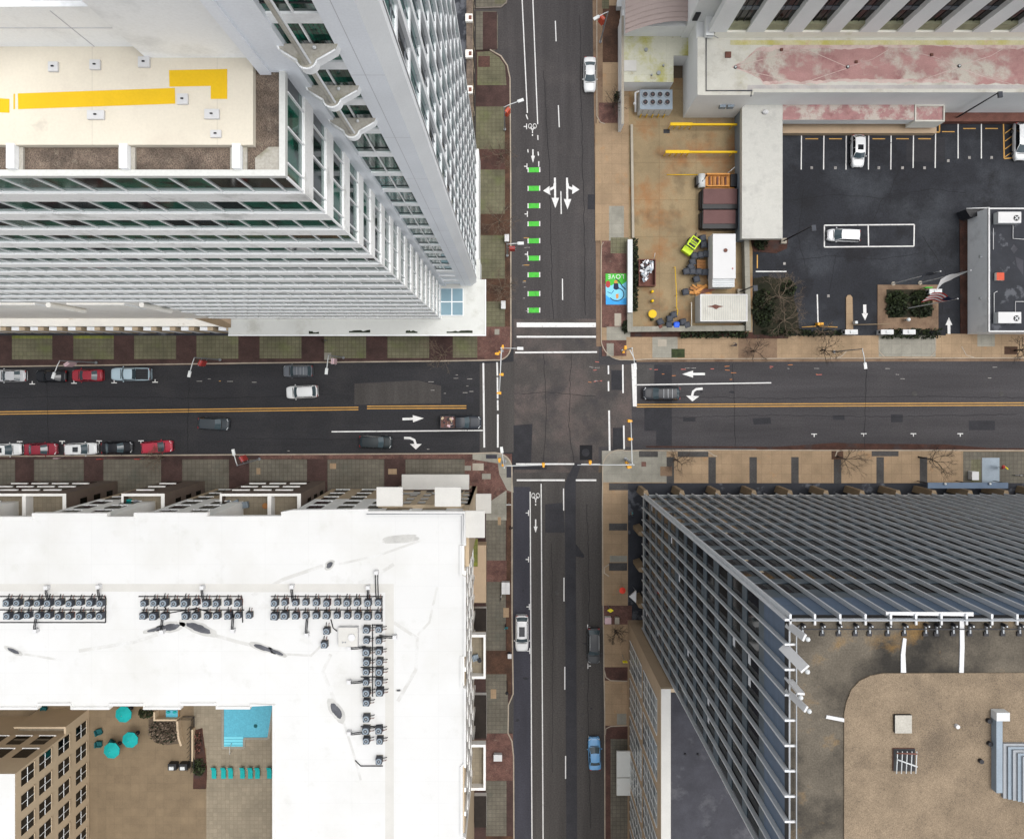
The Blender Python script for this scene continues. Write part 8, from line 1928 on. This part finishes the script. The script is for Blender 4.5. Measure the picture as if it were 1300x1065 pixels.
    if rails:
        for s in (-1, 1): mb = MB(); mb.tube([(wt - 0.1, s * yt * 0.86, h - 0.03), (wt - 0.3, s * yt * 0.86, h + 0.05), (rt + 0.3, s * yt * 0.86, h + 0.05), (rt + 0.1, s * yt * 0.86, h - 0.05)], 0.025, 'steel_pale' if rails == 1 else 'plastic_black', 5); fin(mb, 'roof_rail')
        if rails == 2:
            for t in (0.25, 0.5, 0.75): mb = MB(); xx = wt + (rt - wt) * t; mb.box(xx - 0.03, -yt * 0.86, h + 0.02, xx + 0.03, yt * 0.86, h + 0.06, 'steel_grey'); fin(mb, 'crossbar')
    return r

white, silver, black, grey, red = (0.6, 0.61, 0.61), (0.42, 0.43, 0.44), (0.008, 0.009, 0.012), (0.1, 0.11, 0.115), (0.27, 0.022, 0.035)
gN, gS = 'cars parked along the upper kerb', 'cars parked along the lower kerb'
vehicle('sedan', 12, 477, 180, silver, 'silver white car parked at the upper kerb, cut by the photo edge', group=gN, L=4.8)
vehicle('sedan', 64, 477.5, 180, black, 'black car parked at the upper kerb under the pale bannered lamp', group=gN, L=4.7, glass='car_glass_dark')
vehicle('sedan', 110, 476.5, 180, red, 'dark red sedan parked between the black car and the pale pickup', group=gN, L=4.7)
vehicle('pickup', 166, 475, 180, (0.34, 0.44, 0.5), 'pale blue pickup with empty dark bed parked at the upper kerb', group=gN, L=5.9, W=2.0)
vehicle('suv', 378, 471, 180, (0.1, 0.11, 0.125), 'grey boxy SUV parked below the white podium', L=4.4, W=1.9, group=gN, rails=2)
vehicle('suv', 383, 497.5, 183, white, 'white SUV driving beside the grey parked SUV', L=4.7, W=1.95, rails=1, name='car')
vehicle('suv', 6, 571, 2, white, 'white car at the lower kerb, cut by the photo edge', L=5.0, group=gS, sunroof=1)
vehicle('sedan', 51, 570.5, 1, (0.22, 0.02, 0.035), 'maroon red sedan parked bumper to bumper with the white sunroof car', L=4.9, group=gS)
vehicle('suv', 102, 570, 2, white, 'white car with small dark sunroof at the lower kerb', L=4.9, group=gS, sunroof=1)
vehicle('sedan', 148, 568.5, 2, black, 'glossy black sedan between the white sunroof car and the red hatchback', L=4.7, group=gS)
vehicle('suv', 199, 567.5, 4, (0.36, 0.028, 0.05), 'bright red hatchback parked last in the lower kerb row', L=4.7, W=1.85, group=gS)
vehicle('suv', 271, 538, -3, (0.035, 0.043, 0.05), 'dark grey car driving alone in the middle of the street', L=4.7, W=1.9, name='car')
vehicle('suv', 477, 561, -2, (0.016, 0.022, 0.025), 'black SUV driving beside the curved turn arrow', L=4.9, W=1.95, name='car')
vehicle('pickup', 585, 536, -1, (0.022, 0.026, 0.034), 'dark pickup with loaded bed waiting at the stop line', L=6.2, W=2.05, cargo=True)
vehicle('suv', 840, 499.5, 180, (0.016, 0.018, 0.023), 'black long SUV with roof bars waiting at the thick stop line', L=5.6, W=2.1, rails=2, name='car')
vehicle('sedan', 749, 94, 270, white, 'white sedan parked beside the brown brick verge at the top of the street', L=5.2, W=1.9)
vehicle('suv', 662.5, 804, 270, white, 'white SUV with large grey sunroof parked at the west kerb', L=5.4, W=2.05, sunroof=2, rails=1)
vehicle('suv', 754, 820, 270, (0.055, 0.058, 0.062), 'dark grey SUV with roof rails parked by the brick pavement', L=5.3, W=2.05, rails=1)
vehicle('sedan', 755, 957, 92, (0.11, 0.3, 0.55), 'bright blue car parked at the foot of the street', L=4.9, W=1.9)
vehicle('suv', 1089, 192, 270, white, 'white SUV with small sunroof in a marked car park bay', L=4.8, W=1.95, sunroof=1, z=KH)
vehicle('van', 1296, 180, 270, white, 'white van at the yellow hatched bay by the photo edge', L=5.6, W=2.1, z=KH)
vehicle('van', 1071, 299, 178, (0.6, 0.61, 0.62), 'silver minivan parked in the white outlined double bay', L=4.9, W=1.9, z=KH)
